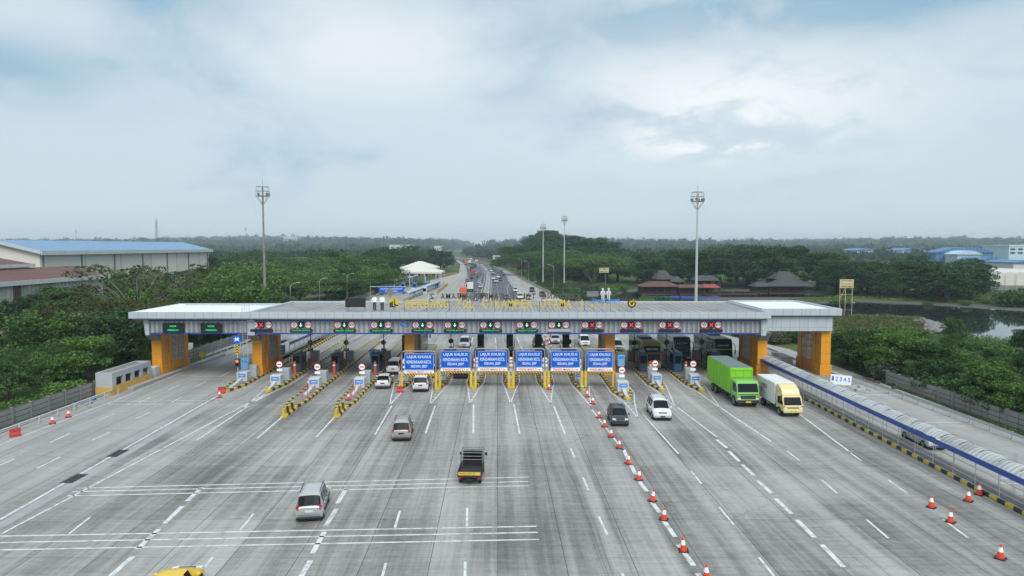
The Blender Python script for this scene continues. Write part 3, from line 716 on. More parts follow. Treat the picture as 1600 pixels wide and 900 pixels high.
k = Kit(); b = MB(); b.box(-.85, .85, 0, .06, -.4, .4); k.add('panel', b, M['steel_d']); b = MB(); b.bar((0, .08, -1.3), (0, .08, 0), .06); k.add('support', b, M['steel_d'])
k.spawn('small_board', 'small grey back of a board beside the rear roof letters', 'board', (PZ(926, 459.5, 101)[0], 101, 9.95))
# works emblem: yellow square with black blades
k = Kit(); b = MB(); b.box(-.56, .56, 0, .1, -.56, .56); k.add('panel', b, M['letter']); b = MB()
b.box(-.56, -.12, -.02, -.002, -.56, .0); b.prism([(-.56, .0), (-.12, .0), (-.12, .3), (-.3, .12)], 1, -.02, -.002); b.prism([(.02, .56), (.14, .56), (.14, -.1), (.3, -.22), (.56, -.22), (.56, -.36), (.2, -.42), (.02, -.3)], 1, -.02, -.002); b.prism([(-.12, -.56), (.3, -.56), (.1, -.42), (-.12, -.36)], 1, -.02, -.002)
k.add('emblem', b, M['dark'], 0); b = MB(); b.bar((0, .15, -.56), (0, .15, -1.0), .07); k.add('support', b, M['steel_d'])
k.spawn('emblem_sign', 'yellow square emblem with black shapes beside the yellow roof letters', 'emblem', (PZ(615.5, 473.5, 87.2)[0], 87.2, 9.75))
k = Kit(); b = MB(); b.text('Jasa Marga', 0, 0, .32, .62, 3.5, .1); k.add('lettering', b, M['labelblue']); b = MB(); b.text('Jasamarga Transjawa', .2, 0, -.3, .26, 3.2, .08, 0, False, .0); b.prism([(-1.75+.2*math.cos(a_), -.28+.2*math.sin(a_)) for a_ in np.linspace(0, 6.0, 10)], 1, 0, .08); k.add('lettering', b, M['letter'])
b = MB()
for q in (-1.6, -.5, .6, 1.7): b.bar((q, .15, -1.1), (q, .15, .6), .05)
b.bar((-1.8, .15, .35), (1.8, .15, .35), .05); b.bar((-1.8, .15, -.3), (1.8, .15, -.3), .05); k.add('support_frame', b, M['steel_d'])
k.spawn('company_sign', 'blue and yellow company name sign at the right end of the roof letters', 'roof sign', (PZ(947, 473, 87.4)[0], 87.4, 9.72))
k = Kit(); b = MB(); n = 32
for r0, r1, y_, nm, mt in ((.36, .56, 0, 'ring', M['dark']), (0, .36, -.034, 'hub', M['letter'])):
    b = MB(); disc(b, r1, y_, 0); k.add(nm, b, mt)
b = MB(); b.prism([(.18*math.cos(a_), .18*math.sin(a_)) for a_ in np.linspace(0, 6.28, 18)[:-1]], 1, -.06, -.036); b.prism([(.1, .05), (.2, .05), (.2, .34), (.1, .34)], 1, -.062, -.036); k.add('mark', b, M['dark'])
b = MB(); b.prism([(.36, .16), (.62, .22), (.6, .34), (.3, .3)], 1, -.05, -.01); b.prism([(.24, .3), (.34, .52), (.22, .54), (.12, .34)], 1, -.05, -.01); k.add('spark', b, M['letter'])
b = MB(); b.bar((0, .1, -.5), (0, .1, -1.05), .07); k.add('support', b, M['steel_d'])
k.spawn('emblem_sign', 'round black and yellow wheel emblem at the right end of the roof signs', 'emblem', (PZ(987, 474.5, 87.4)[0], 87.4, 9.67))
k = Kit(); b = MB(); b.tube([(0, 0, 0), (0, 0, 2.6)], .045, 6); k.add('pole', b, M['steel_d']); b = MB()
for s_ in (-1, 1): b.bar((0, 0, 1.3), (.9*s_, .2, 0), .04)
k.add('stay', b, M['steel_d']); k.spawn('roof_mast', 'thin dark mast with stays on the middle of the gate roof', 'mast', (PZ(795, 480, 87.9)[0], 87.9, 8.62))
# bars and boards hung below the roof behind the beam
for px, lab, Yb in ((415, 'leftmost', 93), (481, 'over the second open lane from the left', 93), (551, 'over the third open lane from the left', 93), (607, 'over the fourth open lane from the left', 93), (976, 'over the red roofed bus lane', 90.5), (1029, 'over the middle bus lane', 90.5), (1097, 'over the right bus lane', 90.5)):
    x = PZ(px, 527, Yb)[0]; k = Kit(); b = MB(); b.box(-.85, .85, 0, .08, -.02, .2); k.add('panel', b, M['labelblue']); b = MB(); b.box(-.85, .85, 0, .08, -.24, -.04); k.add('hazard_bar', b, M['redwhite'])
    b = MB()
    for s_ in (-.7, .7): b.bar((s_, .04, .2), (s_, .04, 7.75-5.75), .04)
    k.add('hanger', b, M['steel_d']); k.spawn('height_bar', f'blue and striped height bar under the roof, {lab}', 'height bar', (x, Yb, 5.72), group='height bars under the roof')
for px, n in ((681, 'leftmost'), (722, 'second'), (776, 'third'), (826, 'rightmost')):
    x = PZ(px, 526, 92)[0]; k = Kit(); b = MB(); b.rbox(-1.6, 1.6, 0, .2, -.3, .25, .04); k.add('housing', b, M['steel_d']); b = MB()
    for s_ in (-1.2, 1.2): b.bar((s_, .1, .25), (s_, .1, 2.0), .05)
    k.add('hanger', b, M['steel_d']); k.spawn('hanging_board', f'grey hanging board back under the roof over the small car lanes, {n} of four', 'hanging board', (x, 92, 5.72), group='grey hanging boards under the roof')
# ------------------------------------------------------------------ toll islands and what stands on them
def island(w, L, blk=3.2, bw=1.2, wedge=True, flare=4.0, back=True):
    """nose at the origin, running to +y; crash block at blk"""
    k = Kit(); K = MB(); h = w/2; o = []
    for q in range(7):
        a = math.pi+math.pi*q/6; o.append((.32*math.cos(a), .32+.32*math.sin(a)))
    outer = o+[(h, flare), (h, L), (-h, L), (-h, flare)]
    cxy = (0, L/2)
    def inset(p): 
        x, y = p; return (x-math.copysign(min(.24, abs(x)), x), y+(.26 if y < .7 else (-.26 if y > L-.1 else 0)))
    inner = [inset(p) for p in outer]; n = len(outer)
    for i in range(n):
        a, b, c_, d_ = outer[i], outer[(i+1) % n], inner[(i+1) % n], inner[i]
        steps = max(1, int(math.hypot(b[0]-a[0], b[1]-a[1])/1.5))
        for s_ in range(steps):
            t0, t1 = s_/steps, (s_+1)/steps; lp = lambda p, q, t: (p[0]+(q[0]-p[0])*t, p[1]+(q[1]-p[1])*t)
            a0, a1, d0, d1 = lp(a, b, t0), lp(a, b, t1), lp(d_, c_, t0), lp(d_, c_, t1)
            K.face([(*a0, 0), (*a1, 0), (*a1, .26), (*a0, .26)]); K.face([(*a0, .26), (*a1, .26), (*d1, .28), (*d0, .28)]); K.face([(*d0, .28), (*d1, .28), (*d1, .15), (*d0, .15)])
    k.add('kerb', K, M['kerb'])
    S = MB(); S.face([(*p, .2) for p in inner]); k.add('island_slab', S, M['conc_old'])
    B = MB(); B.rbox(-bw/2, bw/2, blk, blk+1.3, .2, 1.42, .06)
    if wedge: w0 = blk-min(blk-.5, 3.6); wq = lambda t: w0+(blk-w0)*t; B.prism([(w0, .2), (w0, .34), (wq(.3), .38), (wq(.6), .50), (wq(.86), .66), (blk+.02, .76), (blk+.02, .2)], 0, -.19, .19)
    b_ = k.add('crash_block', B, M['conc_white'])
    P = MB(); P.rbox(-bw*.36, bw*.36, blk-.03, blk-.003, .78, 1.22, .01); k.add('label_plate', P, M['labelblue'], b_)
    T = MB(); T.text('GARDU', 0, blk-.034, 1.0, .13, bw*.5, .01); k.add('lettering', T, M['signwhite'], 1+b_)
    return k
def rnd_sign():
    k = Kit(); b = MB(); b.tube([(0, .08, 0), (0, .08, 2.7)], .05, 8); k.add('post', b, M['steel'])
    b = MB(); disc(b, .42, 0, 0); k.add('rim', b, M['signred']); b = MB(); disc(b, .34, -.035, 0); f = k.add('face', b, M['signwhite'])
    k.p[-2] = (k.p[-2][0], k.p[-2][1], None, (0, 0, 2.32)); k.p[-1] = (k.p[-1][0], k.p[-1][1], None, (0, 0, 2.32))
    b = MB(); b.box(-.22, .22, -.05, -.04, -.06, .06); k.add('bar_mark', b, M['dark'], f)
    b = MB(); b.box(-.32, .32, 0, .05, 1.48, 1.76); k.add('plate', b, M['signwhite']); return k
KS = rnd_sign()
kc = Kit(); b = MB(); b.rbox(-.55, .55, -.45, .45, 0, 1.5, .04); kc.add('housing', b, M['cabinet']); b = MB(); b.rbox(-.42, .42, -.47, -.452, .25, 1.3, .01); kc.add('door', b, M['cabinet'])
kbol = Kit(); b = MB(); b.tube([(0, 0, 0), (0, 0, 1.7)], .17, 10); b.tube([(0, 0, 1.7), (0, 0, 1.78)], [.17, .1], 10); kbol.add('post', b, M['orange_plain']); b = MB(); b.tube([(0, 0, 1.25), (0, 0, 1.4)], .176, 10); kbol.add('band', b, M['signwhite'])
kid = Kit(); b = MB(); b.tube([(0, 0, 0), (0, 0, 1.1)], .06, 6); kid.add('post', b, M['steel']); b = MB(); b.rbox(-.45, .45, -.12, .12, 1.0, 2.5, .04); kid.add('panel', b, M['lightblue']); b = MB(); b.box(-.33, .33, -.135, -.122, 2.0, 2.35); kid.add('label_plate', b, M['labelblue'])
def booth_kit(mat):
    k = Kit(); b = MB(); b.rbox(-.55, .55, -1.3, 1.3, 0, 2.35, .05); b.box(-.6, .6, -1.36, 1.36, 2.35, 2.47); w = k.add('wall', b, mat)
    [k.add('window', MB().box(*q), M['glass'], w) for q in ((-.42, .42, -1.315, -1.303, 1.1, 2.15), (-.565, -.553, -1.0, .9, 1.1, 2.1), (.553, .565, -1.0, .9, 1.1, 2.1))]
    b = MB(); b.rbox(-.3, .3, -.5, .5, 2.47, 2.75, .05); k.add('cooling_unit', b, M['cabinet'], w); return k
kb1, kb2 = booth_kit(M['booth']), booth_kit(paint('blue booth', (.03, .10, .22), .4))
kpil = Kit(); b = MB(); b.rbox(-.5, .5, -.35, .35, 0, 5.2, .03); kpil.add('housing', b, M['dark']); b = MB(); b.box(-.4, .4, -.37, -.352, 3.3, 4.9); kpil.add('panel', b, M['steel_d'])
kcam = Kit(); b = MB(); b.tube([(0, 0, 0), (0, 0, 4.6)], .06, 6); kcam.add('pole', b, M['dark']); b = MB(); b.prism([(.36*math.cos(a_), .36*math.sin(a_)) for a_ in np.linspace(0, 2*math.pi, 17)[:-1]], 1, -.08, 0); kcam.add('disc', b, M['dark'], None, (0, -.06, 3.0)); b = MB(); b.rbox(-.35, .35, -.2, .2, 1.75, 2.15, .03); kcam.add('lamp_box', b, M['steel_d'])
kboom = Kit(); b = MB(); b.rbox(-.17, .17, -.17, .17, 0, 1.1, .03); kboom.add('housing', b, M['orange_plain']); b = MB(); b.tube([(0, -.22, .95), (.25, -.22, 3.6)], .05, 6); kboom.add('boom', b, M['redwhite'])
isl = []   # px, py of nose, width, length, crash block offset, width of block, name
def I_(px, py, w, L, blk, bw, nm, **o):
    x, y = G(px, py); k = island(w, L, blk, bw, **o); k.spawn('toll_island', nm, 'toll island', (x, y, 0), R(1.2 if px < 560 else .3), group='toll islands'); isl.append((x, y, w, blk)); return x, y
names = ['long toll island under the left main pylon with a red barrier at its nose', 'toll island with a yellow nose, second from the left', 'long toll island with a far reaching yellow nose, third from the left', 'long toll island with a far reaching yellow nose, fourth from the left',
 'toll island left of the first blue lane sign, red barrier on its nose', 'narrow toll island between the first and second blue lane signs', 'narrow toll island between the second and third blue lane signs', 'narrow toll island between the third and fourth blue lane signs', 'narrow toll island between the fourth and fifth blue lane signs', 'narrow toll island with a teal box between the fifth and sixth blue lane signs',
 'toll island under the right inner pylon, pointed nose beside the dark hatchback', 'toll island left of the middle bus, yellow nose in front of the silver SUV', 'toll island with a yellow nose beside the green truck', 'toll island hidden behind the green truck']
x, y = I_(350, 614, 2.2, 46, 5.5, 1.3, names[0])
spec = [(417,613,1.9,40,3.0,1.25), (445,645,2.0,52,11.0,1.25), (527,645,2.0,50,11.0,1.25), (622,610,1.8,36,4.0,1.2), (684,609,1.7,32,4.4,1.1), (740,608,1.7,32,4.4,1.1), (798,607.5,1.7,32,4.4,1.1), (855,608,1.7,32,4.4,1.1), (912,612,1.7,32,5.0,1.1), (982,626,2.2,40,3.4,1.3), (1036,612,1.9,36,3.3,1.2), (1099,613,1.9,36,3.3,1.2)]
for i, s_ in enumerate(spec): I_(*s_, names[i+1])
k = island(1.9, 34, 3.3, 1.2); k.spawn('toll_island', names[13], 'toll island', (27.6, 80.5, 0), 0, 'toll islands'); isl.append((27.6, 80.5, 1.9, 3.3))
pos = ['under the left main pylon', 'on the second island from the left', 'on the third island from the left', 'on the fourth island from the left', 'left of the first blue lane sign', 'between the first two blue lane signs', 'between the second and third blue lane signs', 'between the third and fourth blue lane signs', 'between the fourth and fifth blue lane signs', 'between the fifth and sixth blue lane signs', 'on the island beside the right inner pylon', 'on the island left of the middle bus', 'on the island beside the green truck', 'on the island behind the green truck']
gI = 'fittings on the toll islands'
for i, (x, y, w, blk) in enumerate(isl):
    yb = y+blk; p = pos[i]; lean = -math.tan(R(1.2)) if x < -15 else -math.tan(R(.3)); X = lambda yy: x+lean*(yy-y)
    if i != 0: KS.spawn('round_sign', f'round white sign with red rim {p}', 'traffic sign', (X(yb)+.05, yb+1.45, .2), group='round signs on the crash blocks')
    kc.spawn('cabinet', f'pale grey cabinet {p}', 'cabinet', (X(yb)+.1, yb+3.6, .2), group='grey cabinets on the toll islands')
    if i in (0, 4, 10):
        if i == 0: kid.spawn('panel_sign', 'pale blue upright panel in front of the left main pylon', 'panel', (-34.2, 86.6, .2)); kid.spawn('panel_sign', 'pale blue upright panel behind the left main pylon', 'panel', (-33.4, 98.5, .2))
        if i == 10: kid.spawn('panel_sign', 'pale blue upright panel right of the last blue lane sign', 'panel', (14.0, 86.9, .6))
        kboom.spawn('boom_gate', f'orange boom barrier post with raised boom {p}', 'barrier', (X(98)-.4, 98.2, .2), group='boom barriers on the toll islands'); continue
    yb2 = max(yb+8, 91)
    kbol.spawn('bollard', f'orange red bollard {p}', 'bollard', (X(yb2)+.45, yb2-2.6, .2), group='orange bollards on the toll islands')
    (kb1 if i % 3 else kb2).spawn('toll_booth', f'{"dark" if i % 3 else "dark blue"} toll booth {p}', 'toll booth', (X(yb2), yb2+1.0, .2), 0, 'toll booths')
    kboom.spawn('boom_gate', f'orange boom barrier post with raised boom {p}', 'barrier', (X(yb2+4)+.4, yb2+4.2, .2), group='boom barriers on the toll islands')
    kcam.spawn('camera_pole', f'dark pole with round disc and lamp box {p}', 'pole', (X(yb2+6), yb2+6.5, .2), group='dark disc poles on the toll islands')
    if i in (6, 7, 8, 9): kpil.spawn('service_pillar', f'tall dark pillar box {p}', 'pillar', (X(97)-.1, 103.6, .2), 0, 'dark pillars behind the small car lanes')
    kc.spawn('cabinet', f'pale grey cabinet behind the booth {p}', 'cabinet', (X(yb2+9), yb2+9, .2), group='grey cabinets behind the toll booths')
kid.spawn('panel_sign', 'pale blue upright panel on the fourth island from the left', 'panel', (-18.9, 92.0, .6))
# front sign group left of the first lane
x, y = G(372, 601); k = Kit(); b = MB(); b.tube([(0, 0, 0), (0, 0, 5.6)], .06, 8); k.add('pole', b, M['steel'])
b = MB(); disc(b, .55, -.1, 0); k.add('blue_disc', b, M['blue'], None, (0, 0, 5.35)); b = MB()
b.prism([(-.28, -.25), (-.2, .1), (-.35, .05), (-.1, .32), (0, .02), (.1, .32), (.35, .05), (.2, .1), (.28, -.25), (0, -.05)], 1, -.13, -.105); k.add('arrow_mark', b, M['signwhite'], 1, (0, 0, 0))
b = MB(); b.box(-.27, .27, -.1, -.05, 3.55, 4.55); c_ = k.add('chevron_plate', b, M['yellow']); b = MB()
for q in range(3): b.prism([(-.24, 3.6+q*.32), (0, 3.78+q*.32), (.24, 3.6+q*.32), (.24, 3.74+q*.32), (0, 3.92+q*.32), (-.24, 3.74+q*.32)], 1, -.13, -.105)
k.add('chevron', b, M['dark'], c_); b = MB(); b.rbox(-.27, .27, -.2, .12, 2.0, 3.0, .05); h_ = k.add('signal_housing', b, M['dark']); b = MB(); disc(b, .17, -.235, 0); k.add('lamp', b, M['amber'], h_, (0, 0, 2.68)); b = MB(); disc(b, .16, -.235, 0); k.add('lamp', b, M['glass'], h_, (0, 0, 2.27))
k.spawn('signal_pole', 'traffic light pole with round blue arrow sign and yellow chevrons by the left pylon', 'signal pole', (x-.1, y+.3, .2))
# ------------------------------------------------------------------ height gantries with blue signs
gp = [(628,681,613), (687,736,608), (743,795,607), (802,851,607), (857,909,607.5), (915,958,606)]
sg = [(632,678,552,578,583,587.5), (688.6,735,548,574.5,579.5,582.5), (746.5,792.5,548,573.5,579.5,582.5), (807,847,548,573.5,579.5,582.5), (860.5,906,548,574,579.5,582.5), (918,957,548.5,574,580,582.8)]
for i, ((pa, pb, pyb), (sa, sb, t0, t1, t2, t3)) in enumerate(zip(gp, sg)):
    Y = 81.0 if i else 80.0
    xa, xb = PZ(pa, 600, Y)[0], PZ(pb, 600, Y)[0]; zt_ = PZ(800, t0-3, Y)[1]; k = Kit(); xm = (xa+xb)/2; w = (xb-xa)/2
    for s_ in (-1, 1):
        b = MB(); b.tube([(s_*w, 0, 0), (s_*w, 0, 2.1)], .16, 8); p_ = k.add('post_guard', b, M['yellow'])
        b = MB(); b.tube([(s_*w, 0, 2.1), (s_*w, 0, zt_-.35), (s_*(w-.12), 0, zt_-.08), (s_*(w-.35), 0, zt_)], .085, 8); k.add('post', b, M['steel_m'])
    b = MB(); b.tube([(-w+.35, 0, zt_), (w-.35, 0, zt_)], .085, 8); k.add('beam', b, M['steel_m'])
    z2, z3 = PZ(800, t2+.4, Y)[1], PZ(800, t3+1.0, Y)[1]
    b = MB(); b.tube([(-w+.08, 0, (z2+z3)/2+.05), (w-.08, 0, (z2+z3)/2+.05)], .05, 6); k.add('lower_rail', b, M['steel_m'])
    b = MB(); b.rbox(PZ(sa, 580, Y)[0]-xm, PZ(sb, 580, Y)[0]-xm, -.14, -.06, z3, z2-.04, .015); k.add('hazard_bar', b, M['hazard'])
    pw = ['first', 'second', 'third', 'fourth', 'fifth', 'sixth'][i]
    k.spawn('height_gantry', f'steel gantry with yellow post bases over the {pw} small car lane from the left', 'gantry', (xm, Y, .02), 0, 'height gantries of the small car lanes')
    k = Kit(); x0, x1 = PZ(sa, 560, Y)[0], PZ(sb, 560, Y)[0]; zA, zB = PZ(800, t0, Y)[1], PZ(800, t1, Y)[1]; H_ = zA-zB; w_ = x1-x0; xm = (x0+x1)/2; zm = (zA+zB)/2
    b = MB(); b.rbox(-w_/2, w_/2, -.1, 0, -H_/2, H_/2, .02); bd_ = k.add('board', b, M['blue'])
    b = MB()
    for (r0, r1, u0, u1) in ((-w_/2+.03, w_/2-.03, H_/2-.05, H_/2-.03), (-w_/2+.03, w_/2-.03, -H_/2+.03, -H_/2+.05)): b.box(r0, r1, -.112, -.102, u0, u1)
    for s_ in (-1, 1): b.box(s_*(w_/2-.04)-.01, s_*(w_/2-.04)+.01, -.112, -.102, -H_/2+.052, H_/2-.052)
    k.add('border', b, M['signwhite'], bd_)
    b = MB(); b.text('LAJUR KHUSUS', 0, -.105, H_*.27, .42, w_*.82, .02, 0, False, .006); b.text('KENDARAAN KECIL', 0, -.105, -.02, .38, w_*.84, .02, 0, False, .004); b.text('SEDAN, JEEP', 0, -.105, -H_*.29, .38, w_*.56, .02, 0, False, .006)
    k.add('lettering', b, M['signwhite'], bd_)
    zc_, zd_ = PZ(800, t1+.6, Y)[1]-zm, PZ(800, t2, Y)[1]-zm
    b = MB(); b.box(-w_/2, w_/2, -.09, -.02, zd_, zc_); pl_ = k.add('height_plate', b, M['signwhite']); b = MB(); b.text('TINGGI MAKS 2.1 m', 0, -.095, (zc_+zd_)/2, .24, w_*.86, .015); k.add('lettering', b, M['signred'], pl_)
    k.spawn('lane_sign', f'blue LAJUR KHUSUS lane sign over the {pw} small car lane from the left', 'road sign', (xm, Y-.02, zm), 0, 'blue lane signs')
# gore markings in front of the noses
for i, (x, y, w, blk) in enumerate(isl):
    if i in (0, 2, 3, 13): continue
    L = 7.5 if i != 1 else 8.0; lean = .35 if i < 5 else (-.35 if i > 9 else 0.0)
    tip = (x+lean, y-L); hw = w/2+.25
    for s_ in (-1, 1):
        line((x+s_*hw, y+4), (x+s_*(.62), y-.2), .13); line((x+s_*.62, y-.2), tip, .14); line((x+s_*hw, y+4), (x+s_*hw, y+12), .13)
    for q in range(4):
        t = (q+.4)/5; cx_, cy_ = x+(tip[0]-x)*t, y-.2-L*t; r = .62*(1-t); line((cx_-r, cy_), (cx_+r, cy_-.25), .13, .0095)
structure('road_markings', MK, M['mark'])
for px, py, nm_ in ((451, 648, 'third'), (532, 648, 'fourth')):
    b = MB(); b.prism([(-.32, 0), (.32, 0), (.30, .12), (.13, .35), (.09, .85), (-.09, .85), (-.13, .35), (-.30, .12)], 1, 0, 3.6); x, y = G(px, py)
    single('striped_barrier', b, M['kerb'], f'yellow and black concrete barrier block ahead of the {nm_} toll island from the left', 'barrier', (x-.15, y-1.2, 0), R(1.0))
    for q in (0, 1, 2):
        b = MB(); b.tube([(0, 0, .2), (0, 0, 1.5+.5*(q == 0))], .035, 6); single('rusty_pole', b, M['orange_plain'], f'thin rusty pole on the {nm_} toll island from the left, {ORD[q]} from its nose', 'pole', (x+.05-.1*q, y+4.5+q*2.1, 0))
# ------------------------------------------------------------------ cones, barriers, blocks
kco = Kit(); b = MB(); b.tube([(0, 0, .04), (0, 0, .80)], [.2, .045], 12); kco.add('cone_body', b, M['conered']); b = MB(); b.tube([(0, 0, .40), (0, 0, .66)], [.134, .080], 12); kco.add('white_band', b, M['signwhite']); b = MB(); b.rbox(-.27, .27, -.27, .27, .004, .06, .02); kco.add('base', b, M['black'])
row = [(918,620), (926,631), (936,653), (944.5,667), (955,683), (967.5,700.5), (982,725), (998,750), (1019.5,783), (1037,812), (1068,861), (1104,905)]
for i, p in enumerate(row): kco.spawn('traffic_cone', f'red and white traffic cone in the long diagonal row, {ORD[i]} from the toll gate', 'traffic cone', (*G(*p), 0), .3*i, 'traffic cones in the diagonal row', 1.0).rotation_euler = (R((i*37 % 9)-4), R((i*53 % 9)-4), .3*i)
for p, t in (((1455,793), 'left cone of the four by the right kerb, nearest the lane dash'), ((1485,816), 'nearest cone of the group of four by the right kerb'), ((1513,783), 'middle far cone of the four by the right kerb'), ((1530,773), 'farthest cone of the four, touching the right kerb'), ((1563,873), 'lone traffic cone at the bottom right, nearest the camera'), ((107,652), 'traffic cone by the left guard rail, farther of two'), ((82,662), 'traffic cone by the left guard rail, nearer of two'), ((343,621), 'red and white cone in front of the red barrier at the left main island'), ((482,606), 'worn small cone beside the crash block of the third island'), ((544.5,628), 'red cone on the fourth island between its yellow kerbs'), ((858,609), 'red cone at the foot of the gantry post between fourth and fifth blue signs')):
    kco.spawn('traffic_cone', t, 'traffic cone', (*G(*p), .22 if ('island between' in t or 'crash block' in t) else 0), .7)
for i, p in enumerate(((852,527), (855,533), (858,539), (861,545))): kco.spawn('traffic_cone', f'small cone in the row beyond the gate between the far lanes, {ORD[i]} from the back', 'traffic cone', (*G(*p), 0), .2, 'traffic cones beyond the gate')
kwb = Kit(); b = MB(); b.prism([(-.3, 0), (.3, 0), (.28, .3), (.12, .5), (.1, .9), (-.1, .9), (-.12, .5), (-.28, .3)], 0, -.5, .5); kwb.add('barrier_shell', b, M['red'])
for p, r_, t in (((347,614), .2, 'red plastic water barrier at the nose of the left main island'), ((24,682), .8, 'worn red plastic barrier beside the left guard rail'), ((625,613), .1, 'red plastic barrier on the nose of the island left of the first blue sign'), ((1205,566), 1.2, 'red plastic barrier on the side road, nearest of two by the right outer pylon'), ((1238,576), 1.2, 'red plastic barrier on the side road beside the right outer pylon'), ((1186,554), 1.2, 'red plastic barrier far down the side road by the right main pylon')):
    x, y = G(*p); kwb.spawn('water_barrier', t, 'water barrier', (x, y, .0 if p[0] not in (347, 625) else .0), r_, None, .8)
x, y = G(913, 606); k = Kit(); b = MB(); b.rbox(-.3, .3, -.25, .25, 0, 1.1, .06); k.add('housing', b, M['green_p']); b = MB(); b.rbox(-.34, .34, -.29, .29, 1.1, 1.2, .03); k.add('lid', b, M['green_p']); k.spawn('utility_box', 'teal plastic box at the foot of the fifth and sixth gantry posts', 'box', (x+.05, y, 0))
kcb = Kit(); b = MB(); b.rbox(-.8, .8, -.6, .6, 0, 1.5, .05); kcb.add('block', b, M['conc_white'])
for p, s_, t in (((233,592), 1, 'whitewashed concrete block in front of the left outer pylon'), ((214,598), .9, 'concrete block left of the block by the left outer pylon'), ((1232,571), .8, 'concrete block left of the right outer pylon, nearer of two'), ((1216,564), .8, 'concrete block left of the right outer pylon, farther of two')):
    x, y = G(*p); kcb.spawn('concrete_block', t, 'concrete block', (x, y+.6, 0), 0, None, s_)
b = MB(); xa, ya = G(175, 617); xb_, yb_ = G(214, 599)
b.prism([(ya, 0), (ya, .3), (ya+3, .8), (yb_+1, 1.25), (yb_+1, 0)], 0, -.25, .25); single('ramp_barrier', b, M['conc_white'], 'low sloping whitewashed barrier leading to the left outer pylon', 'barrier', ((xa+xb_)/2, 0, 0))
b = MB(); b.box(-.3, .3, 0, 12, 0, .75); single('ramp_barrier', b, M['conc_white'], 'low concrete barrier leading away from the right outer pylon blocks', 'barrier', (38.6, 97, 0))
b = MB(); b.rbox(-.35, .35, 60, 97, .005, .35, .03); single('pylon_plinth', b, M['conc'], 'low concrete kerb plinth along the right outer pylon', 'kerb', (42.7, 27, 0))
b = MB(); b.rbox(-.35, .35, 0, 26, .005, .32, .03); single('pylon_plinth', b, M['conc'], 'low concrete kerb plinth along the left outer pylon', 'kerb', (-45.2, 80, 0))
# derelict kiosk on the left
k = Kit(); b = MB(); w_, L_ = 1.9, 8.4
b.box(0, w_, 0, .25, 0, 2.6); b.box(0, w_, L_-.25, L_, 0, 2.6); b.box(0, .25, .25, L_-.25, 0, 2.6)
b.box(w_-.25, w_, .25, L_-.25, 1.95, 2.6)
for q in range(5): b.box(w_-.25, w_, .25+q*1.9, .25+min(q*1.9+.55, 7.9), 1.0, 1.95)
wl_ = k.add('wall', b, M['cabinet']); b = MB(); b.box(-.02, w_+.02, -.02, 0.27, 0, .98); b.box(w_-.27, w_+.02, .28, L_-.2, 0, .98); k.add('yellow_base', b, paint('faded yellow paint', (.58, .36, .07), .7, .2, 1, dirt=.3), wl_)
b = MB(); b.box(.25, w_-.25, .25, L_-.25, 2.3, 2.4); k.add('roof_slab', b, M['conc_old']); b = MB(); b.box(w_-.9, w_-.85, .3, L_-.3, .98, 1.95); k.add('interior_shade_sheet', b, M['dark'])  # dark sheet behind the wall gaps stands in for the shade inside
x, y = G(149, 619); k.spawn('derelict_kiosk', 'derelict grey and yellow concrete kiosk beside the left outer pylon', 'kiosk', (x-.1, y+.3, 0), 0)
# ------------------------------------------------------------------ rails, walls, walkway
def railing(name, label, x0, y0, x1, y1, st=2.6, h=.72):
    k = Kit(); L = math.hypot(x1-x0, y1-y0); b = MB()
    for (u, z0) in ((-.05, h-.32),):
        b.add([(q, yy, z) for yy in (0, L) for (q, z) in ((0, z0), (.07, z0+.08), (0, z0+.16), (.07, z0+.24), (0, z0+.32))], [(i, i+1, i+6, i+5) for i in range(4)])
    k.add('beam', b, M['steel'])
    n = int(L/st); b = MB(); b.box(.08, .2, -.06, .06, -.15, h-.02); me = b.mesh('post', M['steel'])
    for i in range(n+1): k.add('post', me, None, None, (0, i*L/n, 0))
    return k.spawn(name, label, 'guard rail', (x0, y0, 0), math.atan2(-(x1-x0), y1-y0))
railing('guard_rail', 'galvanised guard rail along the left verge in front of the toll gate', -45.3, 30, -45.6, 78)
railing('guard_rail', 'galvanised guard rail along the left side behind the toll gate', -46.2, 102, -46.4, 285)
railing('guard_rail', 'galvanised guard rail along the right side road in front of the gate', 44.9, 30, 43.2, 86)
def panel_wall(label, x0, y0, x1, y1, h=1.55):
    L = math.hypot(x1-x0, y1-y0); n = max(1, int(L/2.5)); k = Kit(); b = MB()
    b.box(-.06, .06, 0, L, -.5, h); k.add('wall_panel', b, M['wall_old']); 
    b = MB(); b.box(-.13, .13, -.1, .1, -.5, h+.08); me = b.mesh('post', M['conc_old'])
    for i in range(n+1): k.add('post', me, None, None, (0, i*L/n, 0))
    return k.spawn('panel_wall', label, 'wall', (x0, y0, 0), math.atan2(-(x1-x0), y1-y0))
panel_wall('mouldy concrete panel wall along the left verge in front of the gate', -48.0, 36, -47.8, 80)
panel_wall('broken concrete panel wall along the left side behind the gate', -48.2, 100, -48.6, 240)
panel_wall('mouldy concrete panel wall below the trees on the right', 47.6, 34, 46.6, 84)
